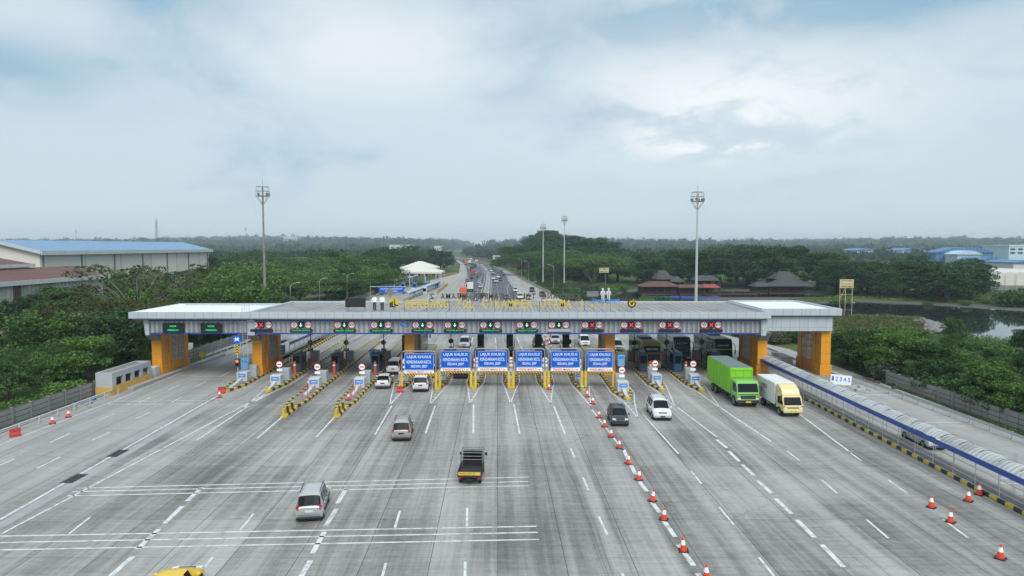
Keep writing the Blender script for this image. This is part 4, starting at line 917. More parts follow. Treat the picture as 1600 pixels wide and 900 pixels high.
# covered walkway on the right with its kerb
def walkway(label, x, y0, y1, w=1.7, hz=2.35, full=True):
    k = Kit(); L = y1-y0; b = MB(); n = 8
    arc = [(-w/2+w*i/n, hz+.42*math.sin(math.pi*i/n)) for i in range(n+1)]
    m = int(L/1.0)
    for j in range(m):
        a_, c_ = j*L/m, (j+1)*L/m-.03; up = .03*(j % 2)
        b.add([(q, yy, z+up) for yy in (a_, c_) for q, z in arc], [(i, i+1, n+2+i, n+1+i) for i in range(n)])
    k.add('curved_roof', b, M['poly'])
    b = MB()
    for s_ in (-1, 1): b.box(s_*(w/2+.02)-.03, s_*(w/2+.02)+.03, 0, L, hz-.42, hz-.03)
    k.add('blue_fascia', b, M['blue_band'])
    b2 = MB(); b = MB(); b.bar((0, 0, .2), (0, 0, hz-.1), .06); me = b.mesh('post', M['steel']); b = MB(); b.tube([(q, 0, z-.04) for q, z in arc], .025, 4); me2 = b.mesh('roof_hoop', M['steel'])
    for i in range(int(L/2.4)+1):
        for s_ in (-1, 1): k.add('post', me, None, None, (s_*(w/2-.03), i*2.4, 0))
        k.add('roof_hoop', me2, None, None, (0, i*2.4, 0))
    for s_ in (-1, 1):
        for z in (.35, .75, 1.15): b2.bar((s_*(w/2-.03), 0, z), (s_*(w/2-.03), L, z), .045)
    k.add('handrail', b2, M['steel'])
    return k.spawn('covered_walkway', label, 'walkway', (x, y0, 0), R(-.25) if x > 0 else 0)
walkway('long covered walkway with curved pale roof and blue fascia on the right', 33.1, 30, 90)
walkway('covered walkway with blue fascia behind the left main pylon', -34.9, 104, 175)
for lab, x, y0, y1 in (('black and yellow kerb below the covered walkway on the right', 32.35, 28, 92), ('black and yellow kerb beside the covered walkway behind the left main pylon', -33.6, 100, 176)):
    b = MB(); b.rbox(-.16, .16, 0, y1-y0, 0, .3, .05); single('striped_kerb', b, M['kerb'], lab, 'kerb', (x, y0, 0), R(-.25) if x > 0 else 0)
b = MB(); b.box(.17, 1.75, 0, 64, 0, .2); b.box(.17, .3, 0, 64, .2, .24); single('walkway_floor', b, M['conc_old'], 'narrow raised concrete strip under the right covered walkway', 'footway', (32.35, 28, 0), R(-.25))
b = MB(); b.box(-1.9, -.17, 0, 75, 0, .2); single('walkway_floor', b, M['conc_old'], 'narrow raised concrete strip under the walkway behind the left pylon', 'footway', (-33.6, 100.5, 0))
# leaning white banner board, rubble
k = Kit(); b = MB(); b.box(-1.35, 1.35, 0, .06, 0, 1.35); p_ = k.add('board', b, M['signwhite']); b = MB()
for q, ch in enumerate('1 2 3 4 5'.split()): b.text(ch, -1.05+q*.52, -.01, .75, .62, .26, .01)
k.add('lettering', b, M['blue'], p_); b = MB()
for s_ in (-1, 1): b.bar((s_, .1, .9), (s_, .7, 0), .06)
k.add('stand', b, M['steel_d']); x, y = G(1312, 601); o = k.spawn('banner_board', 'leaning white board with blue figures beside the right outer pylon', 'banner', (x+.1, y, .0), R(-38), None, .88); o.rotation_euler = (R(-14), 0, R(-38))
random.seed(5)
def rubble(label, x, y, n, r, mat, s=.25):
    b = MB()
    for i in range(n):
        cx_, cy_ = x+random.gauss(0, r), y+random.gauss(0, r*1.6); a_ = random.uniform(.4, 1)*s
        b.rbox(cx_-a_, cx_+a_, cy_-a_*random.uniform(.5, 1.2), cy_+a_*random.uniform(.5, 1.2), -.1, a_*random.uniform(.4, 1.2), a_*.3)
    return single('rubble_heap', b, mat, label, 'rubble')
rubble('pale rubble heap at the start of the right guard rail', *G(1342,609), 14, .5, M['conc'], .35)
rubble('dark rubble heap under the trees behind the right guard rail', 46.0, 84, 16, .8, M['wood'], .4)
rubble('blue and grey rubbish at the end of the left guard rail', *G(132,628), 9, .35, M['pontoon'], .3)
rubble('pale rubble on the left verge beside the kiosk', *G(120,634), 16, .8, M['conc_old'], .2)
k = Kit(); b = MB(); b.tube([(0, 0, 0), (0, 0, 1.2)], .05, 6); k.add('post', b, M['steel']); b = MB(); b.box(-.45, .45, -.05, 0, 1.1, 2.4); k.add('board', b, M['signwhite'])
k.spawn('notice_board', 'small white notice board on a post behind the left outer pylon', 'sign', (-48.9, 103, 0))
b = MB(); disc(b, .45, -.05, 0); k = Kit(); k.add('disc', b, M['yellow'], None, (0, 0, .85)); b = MB(); b.tube([(0, 0, 0), (0, 0, .9)], .05, 6); k.add('post', b, M['steel']); k.spawn('rail_end_marker', 'round yellow marker at the end of the left guard rail behind the gate', 'marker', (-46.3, 101.2, 0))
# ------------------------------------------------------------------ tall floodlight masts and street lamps
def mast(label, x, y, H=30.0, r=.34, mat='steel', rz=0.0):
    k = Kit(); b = MB()
    for i in range(3):
        z0, z1 = H*i/3, H*(i+1)/3; rr = r*(1-.22*i); b.tube([(0, 0, z0), (0, 0, z1)], [rr, rr*.84], 12); b.tube([(0, 0, z1-.15), (0, 0, z1)], rr*.95, 12)
    k.add('pole', b, M[mat]); b = MB(); R0 = 1.35
    for z, r_ in ((H-3.2, .3), (H-1.9, R0), (H-.9, R0*.96), (H, R0*.9)):
        if r_ < .5: continue
        ps = [(r_*math.cos(2*math.pi*q/8), r_*math.sin(2*math.pi*q/8), z) for q in range(9)]; b.tube(ps, .045, 5, 0, False)
    for q in range(8):
        c_, s_ = math.cos(2*math.pi*q/8), math.sin(2*math.pi*q/8)
        b.bar((R0*c_, R0*s_, H-1.9), (R0*.9*c_, R0*.9*s_, H), .06); b.bar((.2*c_, .2*s_, H-3.5), (R0*c_, R0*s_, H-1.9), .07); b.bar((0, 0, H-1.9), (R0*c_, R0*s_, H-1.9), .08)
        if q % 2 == 0: b.bar((0, 0, H+.1), (R0*.9*c_, R0*.9*s_, H), .05)
    b.tube([(0, 0, H), (0, 0, H+1.5)], .035, 5); k.add('basket', b, M['rust_steel'])
    for q in (1, 3, 5, 7, 0):
        c_, s_ = math.cos(2*math.pi*q/8), math.sin(2*math.pi*q/8); b = MB(); b.rbox(R0*c_*.85-.24, R0*c_*.85+.24, R0*s_*.85-.2, R0*s_*.85+.2, H-1.75, H-1.25, .05); k.add('floodlight', b, M['steel_d'])
    return k.spawn('floodlight_mast', label, 'floodlight mast', (x, y, -.1), rz)
for lab, px, Yb, H_, m_ in (('rust streaked floodlight mast behind the left part of the gate', 413.5, 140, 29.2, 'rust_steel'), ('pale steel floodlight mast behind the right part of the gate', 1088, 140, 28.1, 'steel'), ('distant floodlight mast right of the highway, nearer of two', 881.5, 288, 29.6, 'steel'), ('distant floodlight mast right of the highway, farther and shorter of two', 848.5, 300, 26.6, 'steel')):
    mast(lab, PZ(px, 440, Yb)[0], Yb, H_, .34, m_, .35)
def lamp_kit(H=9.0, arm=1.8):
    k = Kit(); b = MB(); b.tube([(0, 0, 0), (0, 0, H-1), (.25*arm, 0, H-.3), (arm*.8, 0, H)], [.09, .06, .05, .045], 6); k.add('pole', b, M['steel']); b = MB(); b.rbox(arm*.7, arm*1.15, -.12, .12, H-.05, H+.08, .04); k.add('lamp_head', b, M['cabinet']); return k
kl = lamp_kit()
L_pos = [(-48.8, 150), (-48.6, 172), (-48.4, 200), (-48.3, 233), (-48.6, 262), (-49, 300)]
for i, (x, y) in enumerate(L_pos): kl.spawn('street_lamp', f'slim street lamp on the left side behind the gate, {ORD[i]} from the gate', 'street lamp', (x, y, 0), 0, 'street lamps on the left side')
for i, (px, Yb) in enumerate(((865, 262), (826, 330), (815, 385), (805, 440), (796, 510), (757, 640))): kl.spawn('street_lamp', f'slim street lamp on the right edge of the highway, {ORD[i]} from the gate', 'street lamp', (PZ(px, 440, Yb)[0], Yb, 0), math.pi, 'street lamps on the right side', 1.1)
for i, (px, Yb) in enumerate(((793, 165), (827, 170), (697, 300), (690, 330))): kl.spawn('street_lamp', f'street lamp standing between the lanes beyond the gate, {ORD[i]} from the gate', 'street lamp', (PZ(px, 440, Yb)[0], Yb, 0), 0, 'street lamps beyond the gate', .9)
# concrete edge barriers beyond the gate
def rail_line(name, label, pts, h, w, mat):
    b = MB()
    for (xa, ya), (xc, yc) in zip(pts, pts[1:]):
        L = math.hypot(xc-xa, yc-ya); nx_, ny_ = -(yc-ya)/L*w/2, (xc-xa)/L*w/2
        b.add([(xa-nx_, ya-ny_, 0), (xa+nx_, ya+ny_, 0), (xa+nx_*.5, ya+ny_*.5, h), (xa-nx_*.5, ya-ny_*.5, h), (xc-nx_, yc-ny_, 0), (xc+nx_, yc+ny_, 0), (xc+nx_*.5, yc+ny_*.5, h), (xc-nx_*.5, yc-ny_*.5, h)], [(0,1,2,3), (4,5,6,7), (0,4,7,3), (1,5,6,2), (3,7,6,2)])
    return single(name, b, mat, label, 'barrier')
rail_line('median_barrier', 'concrete median barrier between the two highway carriageways', [(float(a_)+.2, float(c_)) for a_, c_ in zip(ML, Yc)], .85, .6, M['conc'])
rail_line('edge_barrier', 'rusty guard rail wall curving along the right side of the highway', [(float(a_)-.6, float(c_)) for a_, c_ in zip(Rh[2:], Yh[2:])], .9, .45, paint('stained rail', (.34, .27, .24), .8, .3))
rail_line('edge_barrier', 'red and white low kerb wall between ramp and left carriageway', [(float(a_)-1.2, float(c_)) for a_, c_ in zip(LE[1:6], Yc[1:6])], .5, .4, M['redwhite'])
# ------------------------------------------------------------------ the small side toll plaza with white tents
def tent(label, xm, y, w, dpt, ze, zp):
    k = Kit(); b = MB(); b.add([(-w/2, 0, ze), (w/2, 0, ze), (w/2, dpt, ze), (-w/2, dpt, ze), (-w*.05, dpt/2, zp), (w*.05, dpt/2, zp)], [(0,1,5,4), (1,2,5), (2,3,4,5), (3,0,4)])
    b.box(-w/2-.02, w/2+.02, -.05, .02, ze-.7, ze); b.box(-w/2-.05, -w/2+.02, .03, dpt, ze-.7, ze); b.box(w/2-.02, w/2+.05, .03, dpt, ze-.7, ze); k.add('tent_roof', b, M['tent'])
    for x_ in (-w/2+.3, -w/6, w/6, w/2-.3):
        for yy in (.4, dpt-.4): b = MB(); b.bar((x_, yy, 0), (x_, yy, ze-.2), .32); k.add('column', b, M['tent'])
    b = MB()
    for q in range(6): b.rbox(-w/2+1.2+q*(w-2)/6, -w/2+2.3+q*(w-2)/6, .1, .3, ze-1.75, ze-.75, .05)
    k.add('lane_lights', b, M['dark']); return k.spawn('tent_canopy', label, 'toll canopy', (xm, y, 0))
xa, xb_ = PZ(614.5, 440, 282)[0], PZ(690, 440, 282)[0]; tent('white pointed tent roof of the small side toll plaza, front one', (xa+xb_)/2, 282, xb_-xa, 14, 6.4, 8.9)
xa, xb_ = PZ(625, 440, 300)[0], PZ(682, 440, 300)[0]; tent('white pointed tent roof of the small side toll plaza, rear and higher one', (xa+xb_)/2, 300, xb_-xa, 14, 7.7, 10.3)
for i, (px, py) in enumerate(((630,452), (648,452), (665,451), (683,450), (646,462), (664,460))):
    x, y = G(px, py); b = MB(); k = Kit(); b.rbox(-.7, .7, -1, 1, 0, 2.6, .05); k.add('wall', b, M['labelblue'] if i < 4 else M['conc_white']); b = MB(); b.box(-.55, .55, -1.02, -1.005, 1.1, 2.2); k.add('window', b, M['glass']); k.spawn('side_booth', f'{"small blue booth" if i < 4 else "white crash block"} of the side toll plaza, {ORD[i if i < 4 else i-4]} from the left', 'toll booth', (x, y, 0), 0, 'booths of the side toll plaza')
for lab, p, q, zz in (('pale curved walkway roof on the left of the side toll plaza', (600,452), (655,437), 2.4), ('pale and blue walkway roof on the right of the side toll plaza', (634,470), (684,449), 2.4)):
    b = MB(); A, B_ = G(*p), G(*q); n_ = 1.1
    for s_ in range(12):
        t0, t1 = s_/12, (s_+1)/12-.004; x0, y0 = A[0]+(B_[0]-A[0])*t0, A[1]+(B_[1]-A[1])*t0; x1, y1 = A[0]+(B_[0]-A[0])*t1, A[1]+(B_[1]-A[1])*t1
        b.add([(x0-n_, y0, zz), (x0, y0, zz+.5), (x0+n_, y0, zz), (x1-n_, y1, zz), (x1, y1, zz+.5), (x1+n_, y1, zz)], [(0,1,4,3), (1,2,5,4)])
    k = Kit(); k.add('curved_roof', b, M['poly']); b = MB(); b.bar((0, 0, 0), (0, 0, zz), .1); me = b.mesh('post', M['steel'])
    for s_ in range(13):
        t0 = s_/12; x0, y0 = A[0]+(B_[0]-A[0])*t0, A[1]+(B_[1]-A[1])*t0
        for u in (-1, 1): k.add('post', me, None, None, (x0+u*n_*.95, y0, 0))
    b = MB()
    for u in (-1, 1): b.add([(A[0]+u*n_, A[1], zz-.5), (A[0]+u*n_, A[1], zz-.02), (B_[0]+u*n_, B_[1], zz-.02), (B_[0]+u*n_, B_[1], zz-.5)], [(0,1,2,3)])
    k.add('blue_fascia', b, M['blue_band']); k.spawn('covered_walkway', lab, 'walkway', (0, 0, 0))
for lab, p, q in (('yellow and black barrier wall right of the side toll plaza, nearer', (683,459), (699,446)), ('brown barrier wall right of the side toll plaza, farther', (690,432), (714,428))):
    A, B_ = G(*p), G(*q); rail_line('edge_barrier', lab, [A, B_], 1.1, .6, paint('ochre wall', (.36, .24, .07), .8, .3))
k = Kit(); x0, x1 = PZ(592, 453, 190)[0], PZ(631, 453, 190)[0]; z0, z1 = PZ(600, 457, 190)[1], PZ(600, 449, 190)[1]; b = MB(); b.box(0, x1-x0, 0, .15, z0, z1); p_ = k.add('board', b, M['blue']); b = MB(); b.text('LAJUR KHUSUS KENDARAAN', (x1-x0)/2, -.02, z0+(z1-z0)*.68, .42, (x1-x0)*.85, .02); b.text('GOLONGAN I', (x1-x0)/2, -.02, z0+(z1-z0)*.25, .38, (x1-x0)*.5, .02); k.add('lettering', b, M['signwhite'], p_)
b = MB(); b.tube([(-2.5, .3, 0), (-2.5, .3, z1+.2), (x1-x0+.5, .3, z1+.2), (x1-x0+.5, .3, 0)], .1, 6); k.add('gantry_frame', b, M['steel']); k.spawn('road_sign', 'blue lane sign on a steel frame beyond the left part of the gate roof', 'road sign', (x0, 190, 0))
k = Kit(); b = MB(); b.box(-4.2, 4.2, 0, .2, 5.4, 8.6); k.add('board', b, M['steel']); b = MB(); b.tube([(3, .2, 0), (3, .2, 8)], .15, 6); k.add('post', b, M['steel_d']); x, y = PZ(778, 410, 560)[0], 560; k.spawn('road_sign', 'grey back of a highway sign in front of the wooded hill', 'road sign', (x, y, 1.0))
# ------------------------------------------------------------------ vehicles
# each station: y from the rear, [z bottom, z mid, z belt, z roof], [half widths]
def stations(kind):
    if kind == 'mpv':
        return 4.2, [(0,.36,.60,.93,.95,.70,.79,.74,.66),(.07,.27,.60,1.0,1.03,.78,.83,.79,.70),(.36,.24,.58,1.02,1.60,.79,.84,.81,.63),(.55,.24,.58,1.02,1.68,.79,.84,.81,.62),(1.15,.24,.58,1.0,1.71,.79,.84,.81,.63),(1.26,.24,.58,1.0,1.71,.79,.84,.81,.63),(2.02,.24,.58,.98,1.70,.79,.84,.81,.63),(2.12,.24,.58,.97,1.70,.79,.84,.81,.63),(2.72,.24,.58,.95,1.66,.79,.84,.81,.62),(2.84,.24,.58,.95,1.62,.79,.84,.81,.60),(3.48,.24,.58,.93,1.0,.79,.84,.79,.68),(3.98,.25,.56,.80,.86,.78,.82,.74,.60),(4.14,.27,.50,.70,.74,.72,.78,.70,.52),(4.2,.33,.48,.62,.64,.64,.70,.62,.45)], dict(rear=1, side=((3,4),(5,6),(7,8)), front=9, wy=(.78, 3.42), wr=.31, plate=.74)
    if kind == 'suv':
        L, st, o = stations('mpv'); k = 4.75/4.2
        return 4.75, [(y*k, a*1.12, b*1.08, c_*1.07, d_*1.06 if d_ > 1.2 else d_*1.09, e*1.1, f*1.1, g*1.1, h*1.1) for y, a, b, c_, d_, e, f, g, h in st], dict(o, wy=(.9, 3.85), wr=.37, plate=.84)
    if kind == 'hatch':
        L, st, o = stations('mpv'); k = 3.7/4.2
        return 3.7, [(y*k, a, b, c_*.97, d_*.92 if d_ > 1.2 else d_*.97, e, f, g, h) for y, a, b, c_, d_, e, f, g, h in st], dict(o, wy=(.62, 3.0), wr=.29, plate=.7)
    if kind == 'sedan':      # low fastback
        return 4.5, [(0,.36,.58,.86,.88,.72,.82,.78,.70),(.07,.25,.56,.96,.98,.80,.88,.84,.76),(.40,.22,.54,.98,1.03,.82,.90,.85,.76),(1.25,.22,.54,.98,1.38,.82,.90,.86,.62),(1.40,.22,.54,.97,1.41,.82,.90,.86,.61),(1.5,.22,.54,.96,1.42,.82,.90,.86,.61),(2.2,.22,.54,.94,1.43,.82,.90,.86,.61),(2.3,.22,.54,.94,1.43,.82,.90,.86,.61),(2.85,.22,.54,.92,1.39,.82,.90,.86,.60),(2.95,.22,.54,.92,1.36,.82,.90,.85,.59),(3.65,.22,.54,.90,.93,.82,.89,.82,.70),(4.25,.22,.52,.76,.80,.80,.86,.76,.60),(4.42,.25,.48,.66,.69,.74,.80,.7,.5),(4.5,.3,.46,.58,.6,.64,.70,.6,.44)], dict(rear=2, side=((3,4),(5,6),(7,8)), front=9, wy=(.85, 3.65), wr=.33, plate=.72)
    if kind == 'van':
        return 4.7, [(0,.40,.65,1.1,1.12,.76,.84,.80,.74),(.06,.3,.65,1.15,1.2,.82,.88,.84,.76),(.26,.28,.62,1.15,1.80,.83,.89,.86,.70),(.4,.28,.62,1.15,1.86,.83,.89,.86,.69),(1.35,.28,.62,1.12,1.9,.83,.89,.86,.70),(1.45,.28,.62,1.12,1.9,.83,.89,.86,.70),(2.5,.28,.62,1.1,1.9,.83,.89,.86,.70),(2.6,.28,.62,1.1,1.9,.83,.89,.86,.70),(3.3,.28,.62,1.06,1.85,.83,.89,.86,.68),(3.42,.28,.62,1.06,1.8,.83,.89,.86,.66),(4.2,.28,.6,1.02,1.08,.83,.88,.82,.70),(4.52,.28,.56,.88,.92,.8,.86,.78,.62),(4.66,.3,.5,.7,.74,.74,.8,.7,.5),(4.7,.34,.48,.62,.64,.66,.72,.62,.45)], dict(rear=1, side=((3,4),(5,6),(7,8)), front=9, wy=(.85, 3.8), wr=.33, plate=.8)
def wheel_kit(k, x, y, r, w=.2, rim='alloy', parent=None):
    b = MB(); b.tube([(x-w/2, y, r), (x-w*.36, y, r), (x+w*.36, y, r), (x+w/2, y, r)], [r*.93, r, r, r*.93], 18)
    i = k.add('wheel', b, M['black'], parent)
    s = 1 if x > 0 else -1; b = MB(); b.tube([(x+s*w*.5, y, r), (x+s*(w*.5+.012), y, r)], r*.62, 14); k.add('rim', b, M[rim], i); return i
_VK = {}
def glass_pair(k, mb, name, mat, par=None): return k.add(name, mb, mat, par)
def car_kit(kind, color, plate='plate_b', rails=False, lod=0):
    key = (kind, color.name, plate, rails, lod)
    if key in _VK: return _VK[key]
    L, st, o = stations(kind); k = Kit(); B, GR, GF, GSS = MB(), MB(), MB(), []
    ringp = []
    for (y, zb, zm, zl, zr, ws, wm, wl_, wr) in st:
        half = [(ws*.85, zb), (ws, zb+.06), (wm, zm), (wm*.995, zm+(zl-zm)*.6), (wl_, zl), (wl_-(wl_-wr)*.93, zr-(zr-zl)*.10-.0), (wr*.86, zr-.012), (wr*.45, zr+.018)]
        pts = [(x, z) for x, z in half]+[(-x, z) for x, z in reversed(half)]
        ringp.append([(x, y-L/2, z) for x, z in pts])
    n = len(ringp[0]); sideL, sideR = 4, 10   # quads between belt and roof edge
    top = (5, 6, 7, 8, 9)
    sideset = set(a for a, b in o['side'])
    for i in range(len(ringp)-1):
        for j in range(n):
            q = [ringp[i][j], ringp[i][(j+1) % n], ringp[i+1][(j+1) % n], ringp[i+1][j]]
            if j in (sideL, sideR) and i in sideset: GSS.append(MB().face(q)); continue
            if i == o['rear'] and j in (6, 7, 8) : GR.face(q); continue
            if i == o['front'] and j in (5, 6, 7, 8, 9): GF.face(q); continue
            if i == o['rear'] and j in (5, 9): GR.face(q); continue
            B.face(q)
    B.face(ringp[0]); B.face(ringp[-1])
    def weld(mb):
        d = {}; idx = []; vs = []
        for v in mb.v:
            key_ = (round(v[0], 4), round(v[1], 4), round(v[2], 4))
            if key_ not in d: d[key_] = len(vs); vs.append(v)
            idx.append(d[key_])
        mb.v = vs; mb.f = [tuple(idx[q] for q in f) for f in mb.f]; return mb
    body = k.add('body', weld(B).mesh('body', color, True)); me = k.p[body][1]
    try: me.set_sharp_from_angle(angle=R(38))
    except Exception: pass
    gl = M['glass']
    k.add('rear_window', weld(GR), gl); k.add('windscreen', weld(GF), M['glass_l']); [k.add('side_window', g_, gl) for g_ in GSS]
    wm = st[4][6]
    sm = MB()
    for i in ((3, 5, 7, 9) if kind != 'sedan' else (4, 7, 9)):
        y, zb, zm, zl, zr, ws, wm, wl_, wr = st[i]
        for s in (-1, 1): sm.tube([(s*(ws+.003), y-L/2, zb+.08), (s*(wm+.003), y-L/2, zm), (s*(wm*.995+.003), y-L/2, zm+(zl-zm)*.6), (s*(wl_+.003), y-L/2, zl)], .011, 4)
    for i in (3, 5, 7):
        y0_, zl = st[i][0]-L/2+.12, st[i][3]-.10
        for s in (-1, 1): sm.box(s*(st[i][6]+.012)-.012, s*(st[i][6]+.012)+.012, y0_, y0_+.18, zl-.03, zl)
    sm.box(-.62, .62, -L/2-.004, -L/2+.02, .50, .515)
    k.add('door_seams', sm, M['black'])
    wm = st[4][6]
    # dark wheel arches; black underbody box shaped low and wide to deepen contact shadow
    b = MB()
    for y in o['wy']:
        for s in (-1, 1):
            c_ = o['wr']; b.prism([(y-L/2+1.22*c_*math.cos(a_), c_+1.22*c_*math.sin(a_)) for a_ in np.linspace(-.15, math.pi+.15, 12)], 0, s*(wm-.05), s*(wm+.006))
    b.box(-wm*.96, wm*.96, -L/2+.16, L/2-.16, .13, .3); k.add('arches_and_shadow_box', b, M['black'])
    for y in o['wy']:
        for s in (-1, 1): wheel_kit(k, s*(wm-.09), y-L/2, o['wr'])
    zl = st[1][3]; wr_ = st[1][7]; p = o['plate']
    # rear end
    for s in (-1, 1):
        b = MB(); b.rbox(min(s*wr_*.98, s*(wr_-.2)), max(s*wr_*.98, s*(wr_-.2)), -L/2+.0, -L/2+.16, zl-.22, zl+.10, .03); k.add('tail_light', b, M['tail'])
        fz = st[-3][3]; b = MB(); x0, x1 = s*.42, s*.74; b.prism([(min(x0, x1), fz-.13), (max(x0, x1), fz-.10), (max(x0, x1), fz+.04), (min(x0, x1), fz)], 1, L/2-.20, L/2-.03); k.add('headlight', b, M['lamp_glass'])
        b = MB(); b.rbox(min(s*wm, s*(wm+.2)), max(s*wm, s*(wm+.2)), st[9][0]-L/2+.12, st[9][0]-L/2+.28, st[9][3]+.0, st[9][3]+.16, .04); k.add('mirror', b, color)
    b = MB(); b.box(-.24, .24, -L/2-.012, -L/2+.06, p-.07, p+.07); k.add('number_plate', b, M[plate]); b = MB(); b.box(-.24, .24, L/2-.02, L/2+.014, .40, .52); k.add('number_plate', b, M[plate])
    b = MB(); b.rbox(-wm*.86, wm*.86, -L/2-.04, -L/2+.25, .32, .43, .03); b.rbox(-wm*.62, wm*.62, L/2-.12, L/2+.008, .30, .38, .02); k.add('bumper_trim', b, M['dark'])
    b = MB(); b.rbox(-.40, .40, L/2-.17, L/2-.022, st[-3][3]-.13, st[-3][3]+.0, .02); k.add('grille', b, M['dark'])
    b = MB(); b.tube([(-.3, -L/2+.05, zl+.06), (.25, -L/2+.11, zl+.12)], .015, 4); k.add('wiper', b, M['dark'])
    if rails:
        b = MB()
        for s in (-1, 1):
            xr = s*st[5][8]*.95; zr = st[5][4]; b.tube([(xr, st[3][0]-L/2+.15, zr-.02), (xr, st[3][0]-L/2+.3, zr+.07), (xr, st[8][0]-L/2-.2, zr+.05), (xr, st[8][0]-L/2-.05, zr-.04)], .025, 5)
        k.add('roof_rails', b, M['dark'])
    k.L = L; _VK[key] = k; return k
def carpaint(name, c, metal=.35, rough=.28):
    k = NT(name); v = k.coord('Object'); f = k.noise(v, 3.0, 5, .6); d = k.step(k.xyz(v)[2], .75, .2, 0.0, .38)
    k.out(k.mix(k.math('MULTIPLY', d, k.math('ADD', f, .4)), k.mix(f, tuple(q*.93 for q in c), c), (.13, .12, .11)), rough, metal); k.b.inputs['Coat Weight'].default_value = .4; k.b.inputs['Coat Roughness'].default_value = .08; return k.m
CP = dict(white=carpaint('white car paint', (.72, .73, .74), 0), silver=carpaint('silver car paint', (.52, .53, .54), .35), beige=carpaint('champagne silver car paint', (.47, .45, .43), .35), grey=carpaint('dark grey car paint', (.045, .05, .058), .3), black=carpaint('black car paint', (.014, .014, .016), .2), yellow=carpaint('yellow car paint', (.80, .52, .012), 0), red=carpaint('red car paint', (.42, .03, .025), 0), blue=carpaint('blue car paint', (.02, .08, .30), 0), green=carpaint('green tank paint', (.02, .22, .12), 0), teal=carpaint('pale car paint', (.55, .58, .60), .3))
gv_near = None
def put(kind, col_, px, py, away, label, cat='car', plate='plate_b', rails=False, rz=0.0, group=None, dyaw=0.0):
    k = car_kit(kind, CP[col_], plate, rails); x, y = G(px, py)
    return k.spawn({'mpv': 'people_carrier', 'suv': 'off_road_car', 'hatch': 'hatchback_car', 'sedan': 'fastback_car', 'van': 'passenger_van'}[kind], label, cat, (x, y+k.L/2, .012), (0 if away else math.pi)+R(dyaw), group)
put('mpv', 'silver', 474.5, 818, True, 'silver people carrier with roof rails driving away, nearest car to the camera on the left', 'car', 'plate_w', True, dyaw=9)
put('mpv', 'beige', 623.5, 691, True, 'champagne silver people carrier driving away towards the first blue lane sign', 'car', 'plate_b', True, dyaw=5)
put('sedan', 'white', 595, 608.5, True, 'low white fastback car driving away beside the fourth toll island', 'car', dyaw=5)
put('suv', 'white', 655, 613.5, True, 'white people carrier with red tail lights about to pass under the first blue lane sign', 'car', dyaw=3)
put('van', 'white', 614, 586, True, 'white van waiting in the lane left of the first blue lane sign', 'car')
put('sedan', 'silver', 670, 591, True, 'silver grey car half hidden under the first blue lane sign', 'car')
put('suv', 'black', 719, 592.5, True, 'black car with red tail lights under the second blue lane sign', 'car')
put('hatch', 'grey', 970, 667.5, False, 'dark grey hatchback driving towards the camera beside the cone row', 'car', dyaw=-1, rails=True)
put('suv', 'white', 1037, 658.5, False, 'silver white off-road car with roof rails driving towards the camera', 'car', 'plate_b', True, dyaw=-2)
# the yellow sporty car cut by the lower edge: its own lower body
o = put('sedan', 'yellow', 226, 985, True, 'low yellow car at the bottom left, cut off by the picture edge', 'car', dyaw=4)
put('mpv', 'white', 1466, 705, True, 'pale car on the side road seen through the covered walkway', 'car', dyaw=0)
put('suv', 'silver', 725, 546, False, 'silver car just beyond the gate roof behind the second blue lane sign', 'car')
put('suv', 'black', 842, 546, False, 'black off-road car just beyond the gate roof beside the small cones', 'car')
put('van', 'white', 914.5, 543, False, 'white van just beyond the gate left of the right inner pylon', 'car')
put('mpv', 'silver', 885, 549, False, 'pale car beyond the gate behind the fifth blue lane sign', 'car')
put('sedan', 'silver', 868, 538, False, 'silver saloon beyond the gate behind the dark pillar boxes', 'car')
put('van', 'silver', 966, 551, False, 'silver van behind the last pale blue panel, beside the red fronted bus', 'car')
# small flatbed pickup
k = Kit(); L = 3.9; b = MB(); b.rbox(-.78, .78, .55, 1.75, .45, 1.05, .08); b.prism([(.55, 1.0), (1.7, 1.0), (1.25, 1.74), (.62, 1.76)], 0, -.72, .72); cab = k.add('cab', b, carpaint('black cab paint', (.03, .02, .02), .1))
b = MB(); b.box(-.6, .6, .52, .548, 1.12, 1.64); k.add('rear_window', b, M['glass'], cab); b = MB(); b.add([(-.64, 1.66, 1.08), (.64, 1.66, 1.08), (.6, 1.28, 1.70), (-.6, 1.28, 1.70)], [(0,1,2,3)]); k.add('windscreen', b, M['glass_l'], cab)
b = MB(); b.box(-.82, .82, -1.95, .48, .62, .70); bed = k.add('load_bed', b, M['dark']); b = MB(); b.box(-.85, -.79, -1.9, .48, .7, 1.05); b.box(.79, .85, -1.9, .48, .7, 1.05); k.add('side_boards', b, M['black'], bed)
b = MB(); b.box(-.85, .85, -1.97, -1.91, .66, 1.06); tg = k.add('tailgate', b, M['dark'], bed); b = MB(); b.box(-.78, .78, -1.985, -1.972, .8, 1.02); k.add('yellow_panel', b, M['plate_y'], tg); 
b = MB()
for z in (1.15, 1.4, 1.66, 1.86): b.tube([(-.80, -.35, z), (-.80, .5, z), (.80, .5, z), (.80, -.35, z)], .028, 5) if z < 1.8 else b.tube([(-.80, .5, z), (.80, .5, z), (.80, 1.2, z), (-.80, 1.2, z), (-.80, .5, z)], .028, 5)
for x_ in (-.80, .80): b.bar((x_, .5, .7), (x_, .5, 1.86), .05); b.bar((x_, -.35, .7), (x_, -.35, 1.66), .05); b.bar((x_, 1.2, 1.7), (x_, 1.2, 1.86), .05)
k.add('rack', b, M['steel_d'])
